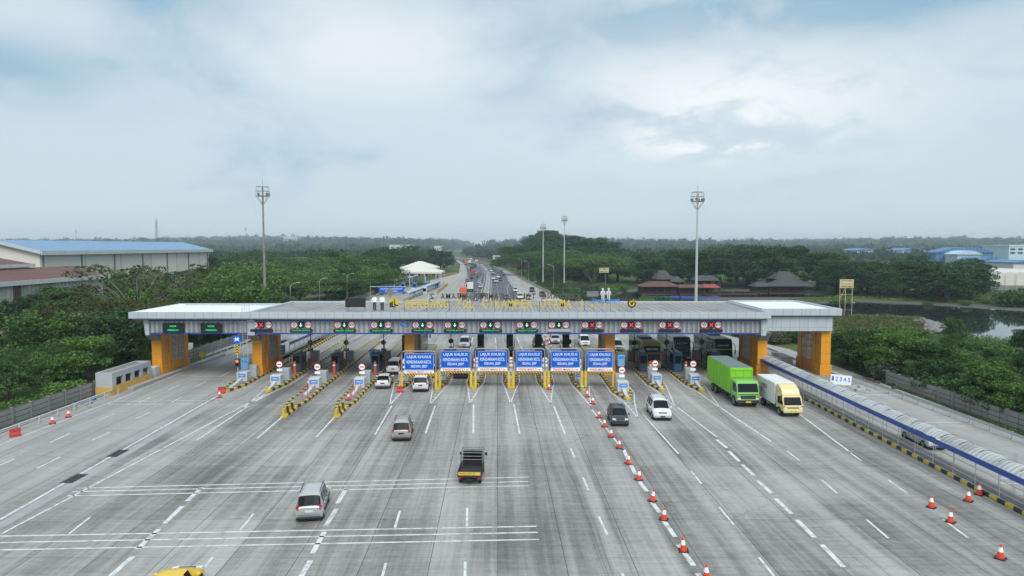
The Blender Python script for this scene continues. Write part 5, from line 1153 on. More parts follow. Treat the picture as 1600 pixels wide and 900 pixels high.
for s in (-1, 1):
    b = MB(); b.box(s*.7-.1, s*.7+.1, -1.985, -1.92, .52, .64); k.add('tail_light', b, M['tail'])
    for y in (-1.15, 1.25): wheel_kit(k, s*.70, y, .30, .2, 'steel_d')
    b = MB(); b.rbox(s*.95-.1, s*.95+.1, 1.2, 1.26, 1.25, 1.5, .03); k.add('mirror', b, M['dark'])
b = MB(); b.box(-.2, .2, -1.99, -1.95, .42, .53); k.add('number_plate', b, M['plate_b']); b = MB(); b.box(-.5, .5, -1.7, 1.5, .3, .5); k.add('chassis', b, M['black'])
t = MB(); t.text('MAJU JAYA', -.15, -1.99, .91, .13, 1.1, .01); k.add('lettering', t, M['signred'], tg)
x, y = G(735, 760); k.spawn('flatbed_pickup', 'small black flatbed pickup with a rack and yellow lettered tailgate driving away', 'truck', (x, y+1.95, .012), R(-2))
# trucks
def truck_kit(body_mat, cab_mat, L=9.0, w=2.4, hb=3.7, wr=.5, cabh=2.75, deflector=None, ribs=True, axles=(-3.3, -2.1), roof=None, ws=(1.64, 2.5), zc=1.05):
    k = Kit(); h = w/2; F = L/2; cl = 1.9
    b = MB(); b.rbox(-h, h, -F, F-cl-.25, zc, hb, .05)
    if ribs:
        n = int((L-cl)/1.15)
        for i in range(n+1):
            y = -F+.1+i*(L-cl-.5)/n
            for s in (-1, 1): b.box(s*(h+.02)-.025, s*(h+.02)+.025, y-.05, y+.05, 1.05, hb-.08)
        for z in (1.75, 1.95): 
            for s in (-1, 1): b.box(s*(h+.02)-.03, s*(h+.02)+.03, -F, F-cl-.25, z-.03, z+.03)
        for z in (1.95, 2.9, hb-.2): b.box(-h+.02, h-.02, F-cl-.245, F-cl-.19, z-.05, z+.05)
        for x_ in (-h+.08, -.3, .55, h-.08): b.box(x_-.05, x_+.05, F-cl-.245, F-cl-.185, 1.3, hb-.1)
    cg = k.add('cargo_box', b, body_mat)
    if roof: b = MB(); b.rbox(-h+.03, h-.03, -F+.03, F-cl-.3, hb-.02, hb+.05, .04); k.add('tarpaulin_roof', b, roof, cg)
    c = MB(); y0, y1 = F-cl, F
    prof = [(y0, .75), (y1-.12, .62), (y1, .75), (y1, ws[0]-.2), (y1-.05, ws[0]-.03), (y1-.40, cabh-.1), (y1-.6, cabh), (y0+.1, cabh), (y0, cabh-.1)]
    c.prism(prof, 0, -h+.06, h-.06); cab = k.add('cab', c, cab_mat)
    fy = lambda z: y1-.05-.35*(z-(ws[0]-.03))/(cabh-.1-(ws[0]-.03))+.012
    b = MB(); b.add([(-h+.14, fy(ws[0]), ws[0]), (h-.14, fy(ws[0]), ws[0]), (h-.2, fy(ws[1]), ws[1]), (-h+.2, fy(ws[1]), ws[1])], [(0,1,2,3)]); k.add('windscreen', b, M['glass_l'], cab)
    b = MB()
    for q in (-.5, .25): b.bar((q, fy(ws[0])+.02, ws[0]+.03), (q+.45, fy(ws[0]+.22)+.02, ws[0]+.22), .03)
    k.add('wiper', b, M['black'], cab)
    b = MB(); b.box(-h+.22, h-.22, y1-.3, y1-.05, .82, 1.0); b.box(-h*.9, h*.9, y1-.02, y1+.012, ws[0]-.26, ws[0]-.2)
    for s in (-1, 1):
        b.prism([(F-1.05+.66*math.cos(a_)*wr/.5, wr+.66*math.sin(a_)*wr/.5) for a_ in np.linspace(0, math.pi, 12)], 0, s*(h-.1), s*(h-.052))
        for yy in (y0+.35, y1-.12): b.box(s*(h-.06)-.004, s*(h-.06)+.004, yy-.012, yy+.012, .9, cabh-.3)
    k.add('trim', b, M['black'], cab)
    b = MB()
    for s in (-1, 1): b.rbox(s*(h-.12)-.07, s*(h-.12)+.07, y1-.03, y1+.03, 1.06, 1.2, .02)
    k.add('turn_signal', b, M['orange_plain'], cab)
    for s in (-1, 1): b = MB(); b.prism([(y0+.45, ws[0]), (y1-.18, ws[0]), (y1-.42, ws[1]-.04), (y0+.45, ws[1]-.04)], 0, s*(h-.06), s*(h-.048)); k.add('side_window', b, M['glass'], cab)
    b = MB(); b.rbox(-h*.66, h*.66, y1-.03, y1+.03, .94, min(1.30, ws[0]-.28), .02); k.add('grille', b, M['dark'], cab)
    b = MB(); b.rbox(-h+.08, h-.08, y1-.2, y1+.09, .48, .82, .05); k.add('bumper', b, cab_mat if deflector else M['dark'], cab)
    b = MB(); b.box(-.28, .28, y1+.1, y1+.115, .56, .72); k.add('number_plate', b, M['plate_y'], cab)
    for s in (-1, 1):
        b = MB(); b.rbox(s*(h-.28)-.17, s*(h-.28)+.17, y1-.05, y1+.05, .84, 1.02, .03); k.add('headlight', b, M['lamp_glass'], cab)
        b = MB(); b.rbox(s*(h+.18)-.11, s*(h+.18)+.11, y1-.1, y1-.02, 1.7, 2.25, .03); b.bar((s*(h-.1), y1-.3, 2.2), (s*(h+.18), y1-.06, 2.2), .04); k.add('mirror', b, M['dark'], cab)
    if deflector:
        b = MB(); b.prism([(y0-.05, cabh), (y1-.55, cabh), (y1-.62, cabh+.2), (y1-.85, cabh+.55), (y0+.3, hb-.05), (y0-.05, hb-.05)], 0, -h*.86, h*.86); k.add('wind_deflector', b, deflector, cab)
    b = MB(); b.box(-.45, .45, -F+.2, F-.3, .55, 1.04)
    for s in (-1, 1): b.box(s*(h-.1)-.03, s*(h-.1)+.03, -.9, F-cl-.6, .5, .56); b.box(s*(h-.1)-.03, s*(h-.1)+.03, -.9, F-cl-.6, .75, .81); b.rbox(s*(h-.35)-.25, s*(h-.35)+.25, .2, 1.4, .5, 1.0, .06)
    k.add('chassis', b, M['black'])
    for y in list(axles)+[F-1.05]:
        for s in (-1, 1): wheel_kit(k, s*(h-.2), y, wr, .34, 'steel_d')
    k.L = L; return k
lime = paint('lime green truck paint', (.21, .55, .028), .45, .1, 1.2, dirt=.12); limec = carpaint('pale green cab paint', (.20, .50, .12), 0, .3)
kg_ = truck_kit(lime, limec, 10.2, 2.45, 3.85, .5, 2.75, roof=paint('grey green tarpaulin', (.14, .19, .19), .7, .2, 1))
x, y = G(1167, 637); kg_.spawn('cargo_truck', 'bright green high sided truck with grey tarpaulin roof leaving the gate', 'truck', (x, y+5.0, .012), math.pi+R(1))
cream = carpaint('cream cab paint', (.74, .62, .30), 0, .35)
kw_ = truck_kit(paint('white box body', (.70, .71, .71), .5, .06, 1, dirt=.25), cream, 7.0, 2.05, 3.08, .40, 2.12, deflector=cream, ribs=False, axles=(-2.0,), ws=(1.24, 1.98), zc=.85)
t = MB(); t.text('EXPRES', 0, 0, 0, .42, 1.6, .01)
t.v = [(1.03+p[1]*-1.0, p[0]-1.4, p[2]+2.3) for p in t.v]; kw_.add('lettering', t, M['signred'], 0)
b = MB(); b.prism([(.26*math.cos(a_), .16*math.sin(a_)+2.85) for a_ in np.linspace(0, 6.28, 20)[:-1]], 1, 3.5-.86, 3.5-.84)
x, y = G(1238, 653); kw_.spawn('box_truck', 'white box truck with cream yellow cab and wind deflector beside the walkway kerb', 'truck', (x, y+3.5, .012), math.pi+R(1))
# coaches
def bus_kit(low, upper, accent):
    k = Kit(); L, w, H = 11.8, 2.45, 3.75; F = L/2; h = w/2
    b = MB(); b.prism([(-F, .35), (F-.1, .35), (F, .6), (F, 1.3), (F-.35, H-.35), (F-.75, H), (-F+.2, H), (-F, H-.3)], 0, -h, h); body = k.add('body', b, low)
    by = lambda z: F-.35*(z-1.3)/2.1+.014
    b = MB(); b.add([(-h+.06, by(1.34), 1.34), (h-.06, by(1.34), 1.34), (h-.10, by(2.25), 2.25), (-h+.10, by(2.25), 2.25)], [(0,1,2,3)]); k.add('windscreen', b, M['glass_l'], body)
    b = MB(); b.add([(-h+.06, by(2.44), 2.44), (h-.06, by(2.44), 2.44), (h-.12, by(3.36), 3.36), (-h+.12, by(3.36), 3.36)], [(0,1,2,3)])
    k.add('upper_windscreen', b, M['glass'], body); t = MB(); t.text('EXECUTIVE', 0, 0, 0, .22, 1.5, .01); t.v = [(-p[0], by(2.95)+.03-p[1], p[2]+2.9) for p in t.v]; k.add('lettering', t, M['signwhite'], body)
    for s in (-1, 1): b = MB(); b.box(s*(h+.006)-.005, s*(h+.006)+.005, -F+.5, F-.8, 1.75, H-.75); k.add('side_windows', b, M['glass'], body)
    b = MB(); b.box(-h-.008, h+.008, F-.2, F+.012, 1.14, 1.3); b.box(-h-.006, h+.006, F-.34, F-.12, 2.27, 2.42); k.add('accent_band', b, accent, body)
    b = MB(); b.rbox(-.85, .85, -1.4, 1.4, H-.03, H+.22, .08); k.add('cooling_unit', b, M['dark'], body); b = MB(); b.rbox(-1.05, 1.05, -F+.4, F-1.0, H-.02, H+.03, .02); k.add('roof_skin', b, upper, body)
    for s in (-1, 1):
        b = MB(); b.rbox(s*.85-.25, s*.85+.25, F-.04, F+.04, .72, .95, .03); k.add('headlight', b, M['lamp_glass'], body)
        b = MB(); b.tube([(s*(h-.1), F-.35, H-.4), (s*(h+.25), F+.15, H-.7), (s*(h+.3), F+.2, 2.2)], .05, 5); b.rbox(s*(h+.3)-.12, s*(h+.3)+.12, F+.12, F+.22, 1.75, 2.35, .04); k.add('mirror', b, accent, body)
        for y in (-F+2.6, F-2.5): wheel_kit(k, s*(h-.16), y, .5, .3, 'steel_d')
    b = MB(); b.box(-.28, .28, F+.0, F+.03, .5, .64); k.add('number_plate', b, M['plate_y'], body); k.L = L; return k
silver_roof = paint('silver roof skin', (.42, .41, .37), .5)
for mats, px, py, lab in ((( paint('olive bus paint', (.34, .33, .06), .35), silver_roof, CP['red']), 1019, 579, 'dark coach with red band and yellow front, leftmost of three coaches in the gate'), ((CP['grey'], silver_roof, CP['grey']), 1066, 568, 'dark grey coach in the middle of three coaches in the gate'), ((CP['black'], silver_roof, paint('lime accent', (.45, .50, .04), .4)), 1131, 572, 'black coach with lime yellow band behind the green truck')):
    kk = bus_kit(*mats); x, y = G(px, py); kk.spawn('coach', lab, 'bus', (x, y+kk.L/2, .012), math.pi)
kk = bus_kit(CP['grey'], paint('dark roof', (.05, .05, .06), .5), CP['blue']); x, y = PZ(641, 560, 101)[0], 101; kk.spawn('coach', 'dark coach at the booth beside the left inner pylon, driving away', 'bus', (x, y+6, .012), 0)
# ------------------------------------------------------------------ traffic on the highway beyond
def small_truck(cm): return truck_kit(cm, cm, 7.5, 2.3, 3.3, .45, 2.5, ribs=False, axles=(-2.2,))
TK = {c: small_truck(paint(c+' truck paint', v, .5)) for c, v in dict(white=(.66, .67, .67), orange=(.60, .13, .05), red=(.42, .05, .06), dark=(.05, .055, .06), green=(.03, .25, .16), grey=(.12, .13, .14)).items()}
far = []
for px, py, t, c, away in ((733.8,456,'truck','white',1), (722.5,465,'truck','orange',1), (738.8,430.5,'truck','red',1), (736.8,423.5,'truck','dark',1), (741.2,419,'truck','dark',1), (736.8,436.5,'mpv','grey',1), (732,420.3,'mpv','white',1), (748.5,443.8,'mpv','white',1), (750.3,450.5,'mpv','white',1), (750,438.5,'suv','silver',1), (753.5,466,'suv','black',1), (747.5,434.8,'truck','grey',1), (744.5,428,'mpv','white',1), (729.5,441,'hatch','red',1),
    (772,424,'truck','green',0), (782,431,'truck','grey',0), (758,422.5,'mpv','white',0), (755,418,'hatch','silver',0), (766.7,424.6,'suv','white',0), (770,428,'mpv','silver',0), (778,434.6,'suv','white',0), (782.2,439,'mpv','grey',0), (770.8,437,'mpv','white',0), (775,441.8,'suv','silver',0), (805,456.6,'mpv','white',0), (831.6,456.6,'suv','black',0), (847.8,464,'suv','grey',0), (812,467.8,'van','white',0), (826.5,469,'mpv','silver',0), (792,468,'hatch','black',0),
    (724,409.5,'truck','red',1), (729,411,'mpv','white',1), (733,412.5,'truck','white',1), (727.5,414.5,'truck','orange',1), (737,414,'mpv','grey',1), (744,411.5,'truck','white',0), (748.5,413.5,'mpv','red',0), (741,409.5,'truck','grey',0), (752,415.5,'mpv','white',0), (735.5,408,'truck','white',0), (729.5,406.6,'truck','orange',1), (722.5,406.2,'mpv','white',1)):
    far.append((px, py, t, c, away))
far.sort(key=lambda q: -q[1])
from collections import Counter
tot = Counter(); seen = Counter(); nm = {'mpv': 'people carrier', 'suv': 'off-road car', 'hatch': 'hatchback', 'van': 'van', 'truck': 'truck'}
for f in far: tot[(f[2], f[3], f[4])] += 1
for px, py, t, c, away in far:
    key = (t, c, away); i = seen[key]; seen[key] += 1
    side = 'leaving on the left carriageway' if away else 'coming on the right carriageway'
    lab = f'{c} {nm[t]} {side}'+('' if tot[key] == 1 else f', {ORD[i]} of its kind from the gate')
    k = TK[c] if t == 'truck' else car_kit(t, CP[c]); x, y = G(px, py)
    yaw = 0.0 if y < 200 else (R(3.5) if y < 420 else R(6))
    k.spawn('highway_truck' if t == 'truck' else 'highway_car', lab, 'truck' if t == 'truck' else 'car', (x, y+k.L/2, .016), (0 if away else math.pi)+yaw, 'vehicles on the far highway')
# ------------------------------------------------------------------ vegetation
rng = np.random.default_rng(11)
def leaves(cent, nrm, size, asp=.62):
    n = len(cent); t = rng.normal(size=(n, 3)); t -= nrm*np.sum(t*nrm, 1, keepdims=True); t /= np.linalg.norm(t, axis=1, keepdims=True)+1e-9; u = np.cross(nrm, t)
    s = size[:, None]; a = cent+t*s; c = cent-t*s; b = cent+u*s*asp+nrm*s*.18; d = cent-u*s*asp+nrm*s*.18
    v = np.stack([a, b, c, d], 1).reshape(-1, 3); f = np.arange(4*n).reshape(n, 4); return v, f
def clump(c, r, n, s0, s1, up=.25, shell=.55):
    d = rng.normal(size=(n, 3)); d /= np.linalg.norm(d, axis=1, keepdims=True); rad = shell+(1-shell)*rng.random(n)**.6
    cent = np.asarray(c)+d*rad[:, None]*np.asarray(r); nr = d+rng.normal(size=(n, 3))*.85+np.array([0, 0, up]); nr /= np.linalg.norm(nr, axis=1, keepdims=True)
    return cent, nr, s0+(s1-s0)*rng.random(n)
def join(parts):
    return leaves(np.concatenate([p[0] for p in parts]), np.concatenate([p[1] for p in parts]), np.concatenate([p[2] for p in parts]))
def tree_kit(kind, mat, seed, bark='bark'):
    global rng; rng = np.random.default_rng(seed); k = Kit(); P = []; tr = MB(); tips = []
    if kind == 'round':
        for i in range(44):
            a = rng.random()*6.283; zz = rng.random(); rr = 3.4*math.sqrt(rng.random())*(1-.55*max(0, zz-.35)); c = (rr*math.cos(a), rr*math.sin(a), 3.0+5.4*zz)
            r = .65+.65*rng.random(); P.append(clump(c, (r*1.15, r*1.15, r*.85), 130, .11, .25)); tips.append(c)
        h0, r0 = 2.6, .26
    elif kind == 'tall':
        for i in range(52):
            a = rng.random()*6.283; zz = rng.random(); rr = 4.2*math.sqrt(rng.random())*(1-.7*max(0, zz-.5)); c = (rr*math.cos(a), rr*math.sin(a), 3.5+9.0*zz)
            r = .8+.8*rng.random(); P.append(clump(c, (r*1.2, r*1.2, r*.8), 115, .16, .34)); tips.append(c)
        h0, r0 = 4.0, .34
    elif kind == 'umbrella':
        for i in range(34):
            a = rng.random()*6.283; q = math.sqrt(rng.random()); rr = 6.6*q; c = (rr*math.cos(a), rr*math.sin(a), 7.4-2.0*q*q+rng.normal()*.45-(1.5 if i % 4 == 0 else 0))
            r = 1.0+.7*rng.random(); P.append(clump(c, (r*1.55, r*1.55, r*.52), 330, .08, .18, .3)); tips.append(c)
        h0, r0 = 3.0, .34
    elif kind == 'bamboo':
        for i in range(24):
            a = rng.random()*6.283; rr = 2.3*rng.random(); hgt = 5.2+3.2*rng.random(); lean = .35+.35*rng.random()
            for j in range(6):
                t = .35+.65*j/5; c = ((rr+hgt*.28*lean*t*t)*math.cos(a), (rr+hgt*.28*lean*t*t)*math.sin(a), hgt*t*(1-.07*t)); P.append(clump(c, (.62, .62, .85), 48, .11, .27, -.1, .2))
            tips.append(((rr+hgt*.1)*math.cos(a), (rr+hgt*.1)*math.sin(a), hgt*.8))
        h0, r0 = .5, .12
    elif kind == 'bush':
        for i in range(13):
            a = rng.random()*6.283; rr = 1.5*math.sqrt(rng.random()); c = (rr*math.cos(a), rr*math.sin(a), .55+1.35*rng.random()*(1-rr/2.4)); r = .55+.4*rng.random(); P.append(clump(c, (r*1.2, r*1.2, r), 150, .08, .19)); tips.append(c)
        h0, r0 = .4, .08
    elif kind == 'bare':
        for i in range(16):
            a = rng.random()*6.283; rr = 3.0+2.0*rng.random(); c = (rr*math.cos(a), rr*math.sin(a), 5.2+2.6*rng.random()); tips.append(c); P.append(clump(c, (.8, .8, .4), 26, .12, .25))
        h0, r0 = 2.6, .22
    elif kind == 'palm':
        tr.tube([(0, 0, -.4), (.15, 0, 3), (.2, .1, 7.5)], [.22, .16, .13], 7); vs = []; fs = []
        for i in range(16):
            a = i*2.4; el_ = 1.0-.1*(i % 8); prev = None
            for j in range(8):
                t = j/7; rr = 3.0*t*math.cos(el_*.6); z = 7.5+2.4*t*math.sin(el_)-2.9*t*t; w = .38*(1-t*.75)*(.3+min(1, t*4)*.7)
                c_ = np.array([.2+rr*math.cos(a), .1+rr*math.sin(a), z]); s_ = np.array([-math.sin(a)*w, math.cos(a)*w, -.25*w])
                cur = (len(vs), len(vs)+1, len(vs)+2); vs += [c_+s_, c_, c_-s_*np.array([1, 1, -1])]
                if prev: fs += [(prev[0], prev[1], cur[1], cur[0]), (prev[1], prev[2], cur[2], cur[1])]
                prev = cur
        k.add('trunk', tr, M[bark], None, (0, 0, 0), True); m = MB(); m.v = [tuple(v) for v in vs]; m.f = fs; m.m = [0]*len(fs); k.add('crown', m.mesh('crown', mat, False, False)); k.h = 9.0; return k
    tr.tube([(0, 0, -.5), (.05, .02, h0*.5), (0, .08, h0)], [r0*1.25, r0, r0*.8], 8)
    for i, c in enumerate(tips):
        if kind in ('round', 'tall') and i % 4: continue
        c = Vector(c); st_ = Vector((0, .05, h0*(.75+.25*rng.random()))); mid = st_.lerp(c, .5)+Vector((0, 0, .3 if kind != 'bamboo' else .1)); rr = r0*(.4 if kind == 'bamboo' else .30 if kind == 'bare' else .45)
        tr.tube([st_, mid, c], [rr, rr*.6, rr*.2], 5)
        if kind == 'bare':
            for q in range(5): e_ = c+Vector(tuple(rng.normal(size=3)*np.array([.9, .9, .5]))); tr.tube([mid.lerp(c, .6), (mid.lerp(c, .6)+e_)/2+Vector((0, 0, .15)), e_], [rr*.35, rr*.25, rr*.1], 4)
    k.add('trunk', tr, M[bark], None, (0, 0, 0), True); v, f = join(P); k.add('crown', np_mesh('crown', v, f, mat)); k.h = float(v[:, 2].max()); return k
TKs = {}
for nm_, kind, mt, n_ in (('round', 'round', 'leaf', 3), ('rdark', 'round', 'leaf_dark', 3), ('rlight', 'round', 'leaf_light', 2), ('tall', 'tall', 'leaf_dark', 3), ('tallg', 'tall', 'leaf', 2), ('umb', 'umbrella', 'leaf_olive', 2), ('umbg', 'umbrella', 'leaf', 2), ('bamboo', 'bamboo', 'leaf_light', 3), ('bush', 'bush', 'leaf', 3), ('bushl', 'bush', 'leaf_light', 2), ('bushg', 'bush', 'leaf_grey', 2), ('bare', 'bare', 'leaf_olive', 2), ('palm', 'palm', 'leaf', 1)):
    TKs[nm_] = [tree_kit(kind, M[mt], 100+17*i+len(nm_)*7+ord(nm_[0]), 'bark_pale' if kind == 'bare' else 'bark') for i in range(n_)]
WORDS = dict(round='rounded green tree', rdark='dark rounded tree', rlight='light green rounded tree', tall='tall dense dark tree', tallg='tall leafy green tree', umb='olive flat topped spreading tree', umbg='green flat topped spreading tree', bamboo='light feathery bamboo clump', bush='green bush', bushl='light green bush', bushg='grey green bush', bare='nearly bare branching tree', palm='coconut palm')
NAMES = dict(bamboo='bamboo_clump', bush='bush', bushl='bush', bushg='bush', palm='palm_tree')
prand = random.Random(3)
ntree = 0
def tree(kind, x, y, h, label, group=None, wide=1.0):
    global ntree; ntree += 1
    k = prand.choice(TKs[kind]); s = h/k.h; z = zt1(x, y); w = s*wide*prand.uniform(.9, 1.15)
    return k.spawn(NAMES.get(kind, 'tree'), label, 'bush' if kind.startswith('bush') else ('bamboo' if kind == 'bamboo' else ('palm' if kind == 'palm' else 'tree')), (x, y, z-.05), prand.uniform(0, 6.28), group, (w, w, s))
def belt(poly, n, kinds, h0, h1, where, mind=3.0, wide=1.0, cap=None, avoid_lake=True):
    xs = [p[0] for p in poly]; ys = [p[1] for p in poly]; got = []; tries = 0
    while len(got) < n and tries < n*60:
        tries += 1; x = prand.uniform(min(xs), max(xs)); y = prand.uniform(min(ys), max(ys))
        if not inpoly([x], [y], poly)[0]: continue
        if any((x-a)**2+(y-b)**2 < mind*mind for a, b in got): continue
        L, Rr = ROADX(y)
        if L-1.6 < x < Rr+1.6: continue
        if avoid_lake and inpoly([x], [y], LAKE)[0]: continue
        got.append((x, y)); kd = prand.choice(kinds); h = prand.uniform(h0, h1)
        if cap: h = min(h, max(1.6, (CAM_H-cap(x, y)*y/FPX)*prand.uniform(.6, 1.12)))
        if h < 3.0 and not kd.startswith('bush'): kd = 'bush'
        if kd.startswith('bush'): h = min(h, 2.7)
        tree(kd, x, y, h, f'{WORDS[kd]} {where}', f'{WORDS[kd]}s {where}', wide)
    return got
# left: in front of and beside the gate
belt([(-49.5, 44), (-49.5, 84), (-90, 110), (-90, 60), (-60, 44)], 22, ['umbg', 'round', 'rlight', 'bush', 'umbg'], 4.2, 7.2, 'on the left verge in front of the gate', 3.6, 1.25)
belt([(-49.5, 50), (-49.5, 86), (-56, 86), (-56, 50)], 9, ['bush', 'bushl'], 1.4, 2.6, 'behind the left verge wall', 2.2)
belt([(-54, 92), (-52, 112), (-95, 128), (-110, 100)], 20, ['bamboo', 'bamboo', 'rdark', 'bamboo'], 6.0, 9.0, 'left of the left gate wing', 3.6, 1.2)
tree('umb', -58, 104, 9.6, 'big olive flat topped tree just left of the left gate wing', None, 1.25); tree('umb', -66, 108, 9.2, 'big olive flat topped tree farther left of the left gate wing', None, 1.25); tree('umb', -57, 122, 9.8, 'olive flat topped tree behind the left gate wing', None, 1.15)
tree('bare', -70.5, 128, 14.2, 'nearly bare branching tree in front of the white warehouse wall', None, 1.3); tree('bare', -71, 140, 13.6, 'smaller nearly bare tree right of the other bare tree by the warehouse', None, 1.0)
belt([(-50.5, 112), (-50.5, 150), (-90, 170), (-100, 135)], 26, ['bamboo', 'bamboo', 'tallg', 'umbg', 'rdark'], 7.5, 11.5, 'behind the left gate wing', 3.8, 1.35, cap=lambda x, y: 42 if x < -60 else 25)
belt([(-51, 150), (-51, 285), (-118, 285), (-118, 190), (-80, 160)], 46, ['bamboo', 'bamboo', 'tallg', 'rdark', 'umbg'], 9.5, 14.5, 'in the wood left of the road behind the gate', 6.4, 1.6, cap=lambda x, y: 38 if x/y < -.43 else 16)
belt([(-51, 285), (-46, 400), (-60, 480), (-190, 480), (-160, 320), (-120, 290)], 24, ['tall', 'tall', 'rdark', 'umbg'], 11, 16, 'in the farther wood left of the side toll plaza', 10, 1.7)
belt([(-41, 430), (-52, 600), (-95, 640), (-90, 430)], 10, ['tall', 'rdark'], 13, 19, 'left of the highway in front of the far bend', 9, 1.4)
# right: shrubs between wall and lake
belt([(48.5, 46), (48.5, 84), (47.5, 104), (62, 120), (82, 118), (86, 80), (72, 50)], 36, ['round', 'rlight', 'rdark', 'tallg', 'rlight', 'round'], 4.2, 6.8, 'on the right between the wall and the lake', 3.4, 1.35, cap=lambda x, y: 146 if x/y > .60 else 127)
belt([(46.5, 86), (46, 98), (54, 104), (56, 88)], 12, ['round', 'rlight', 'round'], 4.6, 6.4, 'close behind the right outer pylon', 2.4, 1.3)
belt([(48.2, 50), (48.2, 84), (52, 84), (52, 50)], 18, ['round', 'rlight', 'rdark', 'bush'], 3.1, 5.0, 'right behind the right concrete wall', 2.2, 1.2)
tree('tallg', 69.5, 107, 6.2, 'tall green tree rising above the shrubs at the lake shore', None, .8); tree('rdark', 78, 103, 4.6, 'dark tree at the lake edge near the right picture border', None, 1.1); tree('bushg', 48.6, 86, 2.7, 'grey green small tree at the start of the right guard rail', None, 1.1)
belt([(37, 118), (44, 112), (52, 118), (48, 140), (36, 145)], 12, ['rdark', 'bush', 'bushg', 'round'], 2.4, 4.4, 'behind the right gate wing', 2.2, 1.2)
belt([(20, 212), (26, 190), (45, 180), (55, 240), (30, 300), (14, 300)], 26, ['bush', 'round', 'bushl', 'bushg'], 2.6, 5.0, 'on the lake bank right of the highway', 4, 1.3)
tree('bare', 31, 262, 8.5, 'grey nearly bare tree on the bank right of the highway', None, .8)
belt([(26, 304), (12, 345), (3, 430), (40, 430), (52, 330), (42, 290)], 32, ['tall', 'rdark', 'tallg', 'umbg'], 9, 15, 'in the wood right of the highway', 7.5, 1.5)
belt([(6, 430), (-2, 500), (-16, 620), (60, 640), (75, 480), (50, 430)], 30, ['tall', 'rdark', 'tall'], 13, 19, 'on the wooded hill right of the highway', 9, 1.6)
# beyond the lake
belt([(56, 292), (64, 276), (85, 266), (105, 268), (135, 262), (150, 330), (90, 350), (58, 330)], 34, ['tall', 'tallg', 'rdark', 'tall'], 12, 20, 'behind the lakeside restaurant', 7, 1.55, cap=lambda x, y: -12 if x > 78 else 2)
belt([(112, 240), (128, 214), (139, 206), (153, 222), (166, 244), (150, 262), (120, 258)], 28, ['rdark', 'tall', 'rdark'], 9.5, 13, 'in the grove on the far lake bank', 5.8, 1.5)
belt([(140, 264), (176, 262), (225, 400), (200, 430), (120, 420)], 10, ['tall', 'round'], 11, 15, 'behind the grove on the far lake bank', 9, 1.3)
for i, (px, Yb, h) in enumerate(((1125, 262, 10.5), (1252, 258, 9.5), (1275, 262, 9.0), (1290, 258, 8.5))): tree('palm', PZ(px, 440, Yb)[0], Yb, h, f'coconut palm by the lakeside restaurant, {ORD[i]} from the left', None, 1.0)
tree('bush', PZ(1600, 450, 196)[0], 196, 5.5, 'big round bush on the lake bank at the right picture border', None, 1.3)
for i, (px, Yb) in enumerate(((1540, 206), (1452, 205), (1512, 201), (1464, 212))): tree('bush', PZ(px, 450, Yb)[0], Yb, 1.6, f'small bush on the grassy far lake bank, {ORD[i]} planted one', None)
# ground cover that cannot be counted
def cover(name, label, cat, poly, n, size, mat, h=.5, asp=.5, skip_lake=True, up=1.2):
    xs = [p[0] for p in poly]; ys = [p[1] for p in poly]; r = np.random.default_rng(len(label)+n)
    x = r.uniform(min(xs), max(xs), n*3); y = r.uniform(min(ys), max(ys), n*3); m = inpoly(x, y, poly)
    L, Rr = ROADX(y); m &= ~((x > L-.3) & (x < Rr+.3))
    if skip_lake: m &= ~inpoly(x, y, LAKE)
    x, y = x[m][:n], y[m][:n]; dens = vnoise(x/3.5, y/3.5, 3); z = zt(x, y)+h*dens*r.random(len(x)); nr = r.normal(size=(len(x), 3))*.7+np.array([0, -.2, up]); nr /= np.linalg.norm(nr, axis=1, keepdims=True)
    v, f = leaves(np.stack([x, y, z], 1), nr, size*(.5+r.random(len(x))), asp); o = link(name, np_mesh(name, v, f, mat)); tag(o, label, cat, None, 'stuff')
cover('undergrowth', 'low green undergrowth between the trees on the left verge', 'undergrowth', [(-48.6, 40), (-48.6, 110), (-110, 130), (-110, 60), (-70, 40)], 60000, .15, M['leaf'], 1.3, .6)
cover('undergrowth', 'low green undergrowth along the left side behind the gate', 'undergrowth', [(-48.9, 102), (-49, 285), (-62, 285), (-66, 110)], 44000, .16, M['leaf_light'], 1.2, .6)
cover('undergrowth', 'low green undergrowth below the shrubs on the right', 'undergrowth', [(48, 44), (47.5, 110), (66, 135), (92, 125), (88, 60)], 56000, .14, M['leaf'], 1.2, .6)
cover('dry_grass', 'tall dry grass on the near lake shore', 'grass', [G(*p) for p in ((1303,494),(1388,493),(1446,502),(1440,520),(1390,540),(1320,532),(1303,520))], 16000, .34, M['reed'], 1.3, .18, True, .1)
cover('bank_grass', 'green grass on the far lake bank', 'grass', [(108, 240), (122, 214), (150, 200), (215, 180), (240, 240), (160, 262)], 26000, .42, M['grass'], .5, .35)
cover('bank_grass', 'green grass on the low spit in front of the restaurant', 'grass', [G(*p) for p in ((1232,465),(1330,461),(1330,469),(1262,469))], 6000, .42, M['grass'], .5, .35, False)
cover('verge_grass', 'grass tufts along the left guard rail', 'grass', [(-46.5, 40), (-46.4, 80), (-48, 80), (-48, 40)], 2600, .14, M['grass'], .25, .4)
cover('verge_grass', 'grass tufts along the right guard rail', 'grass', [(46.05, 44), (46.05, 88), (47.2, 88), (47.2, 44)], 3800, .15, M['grass'], .3, .4)
cover('road_edge_scrub', 'scrub along the right edge of the highway', 'undergrowth', [(16, 212), (11, 300), (6, 420), (16, 420), (24, 300), (30, 205)], 12000, .45, M['leaf'], 1.6, .6)
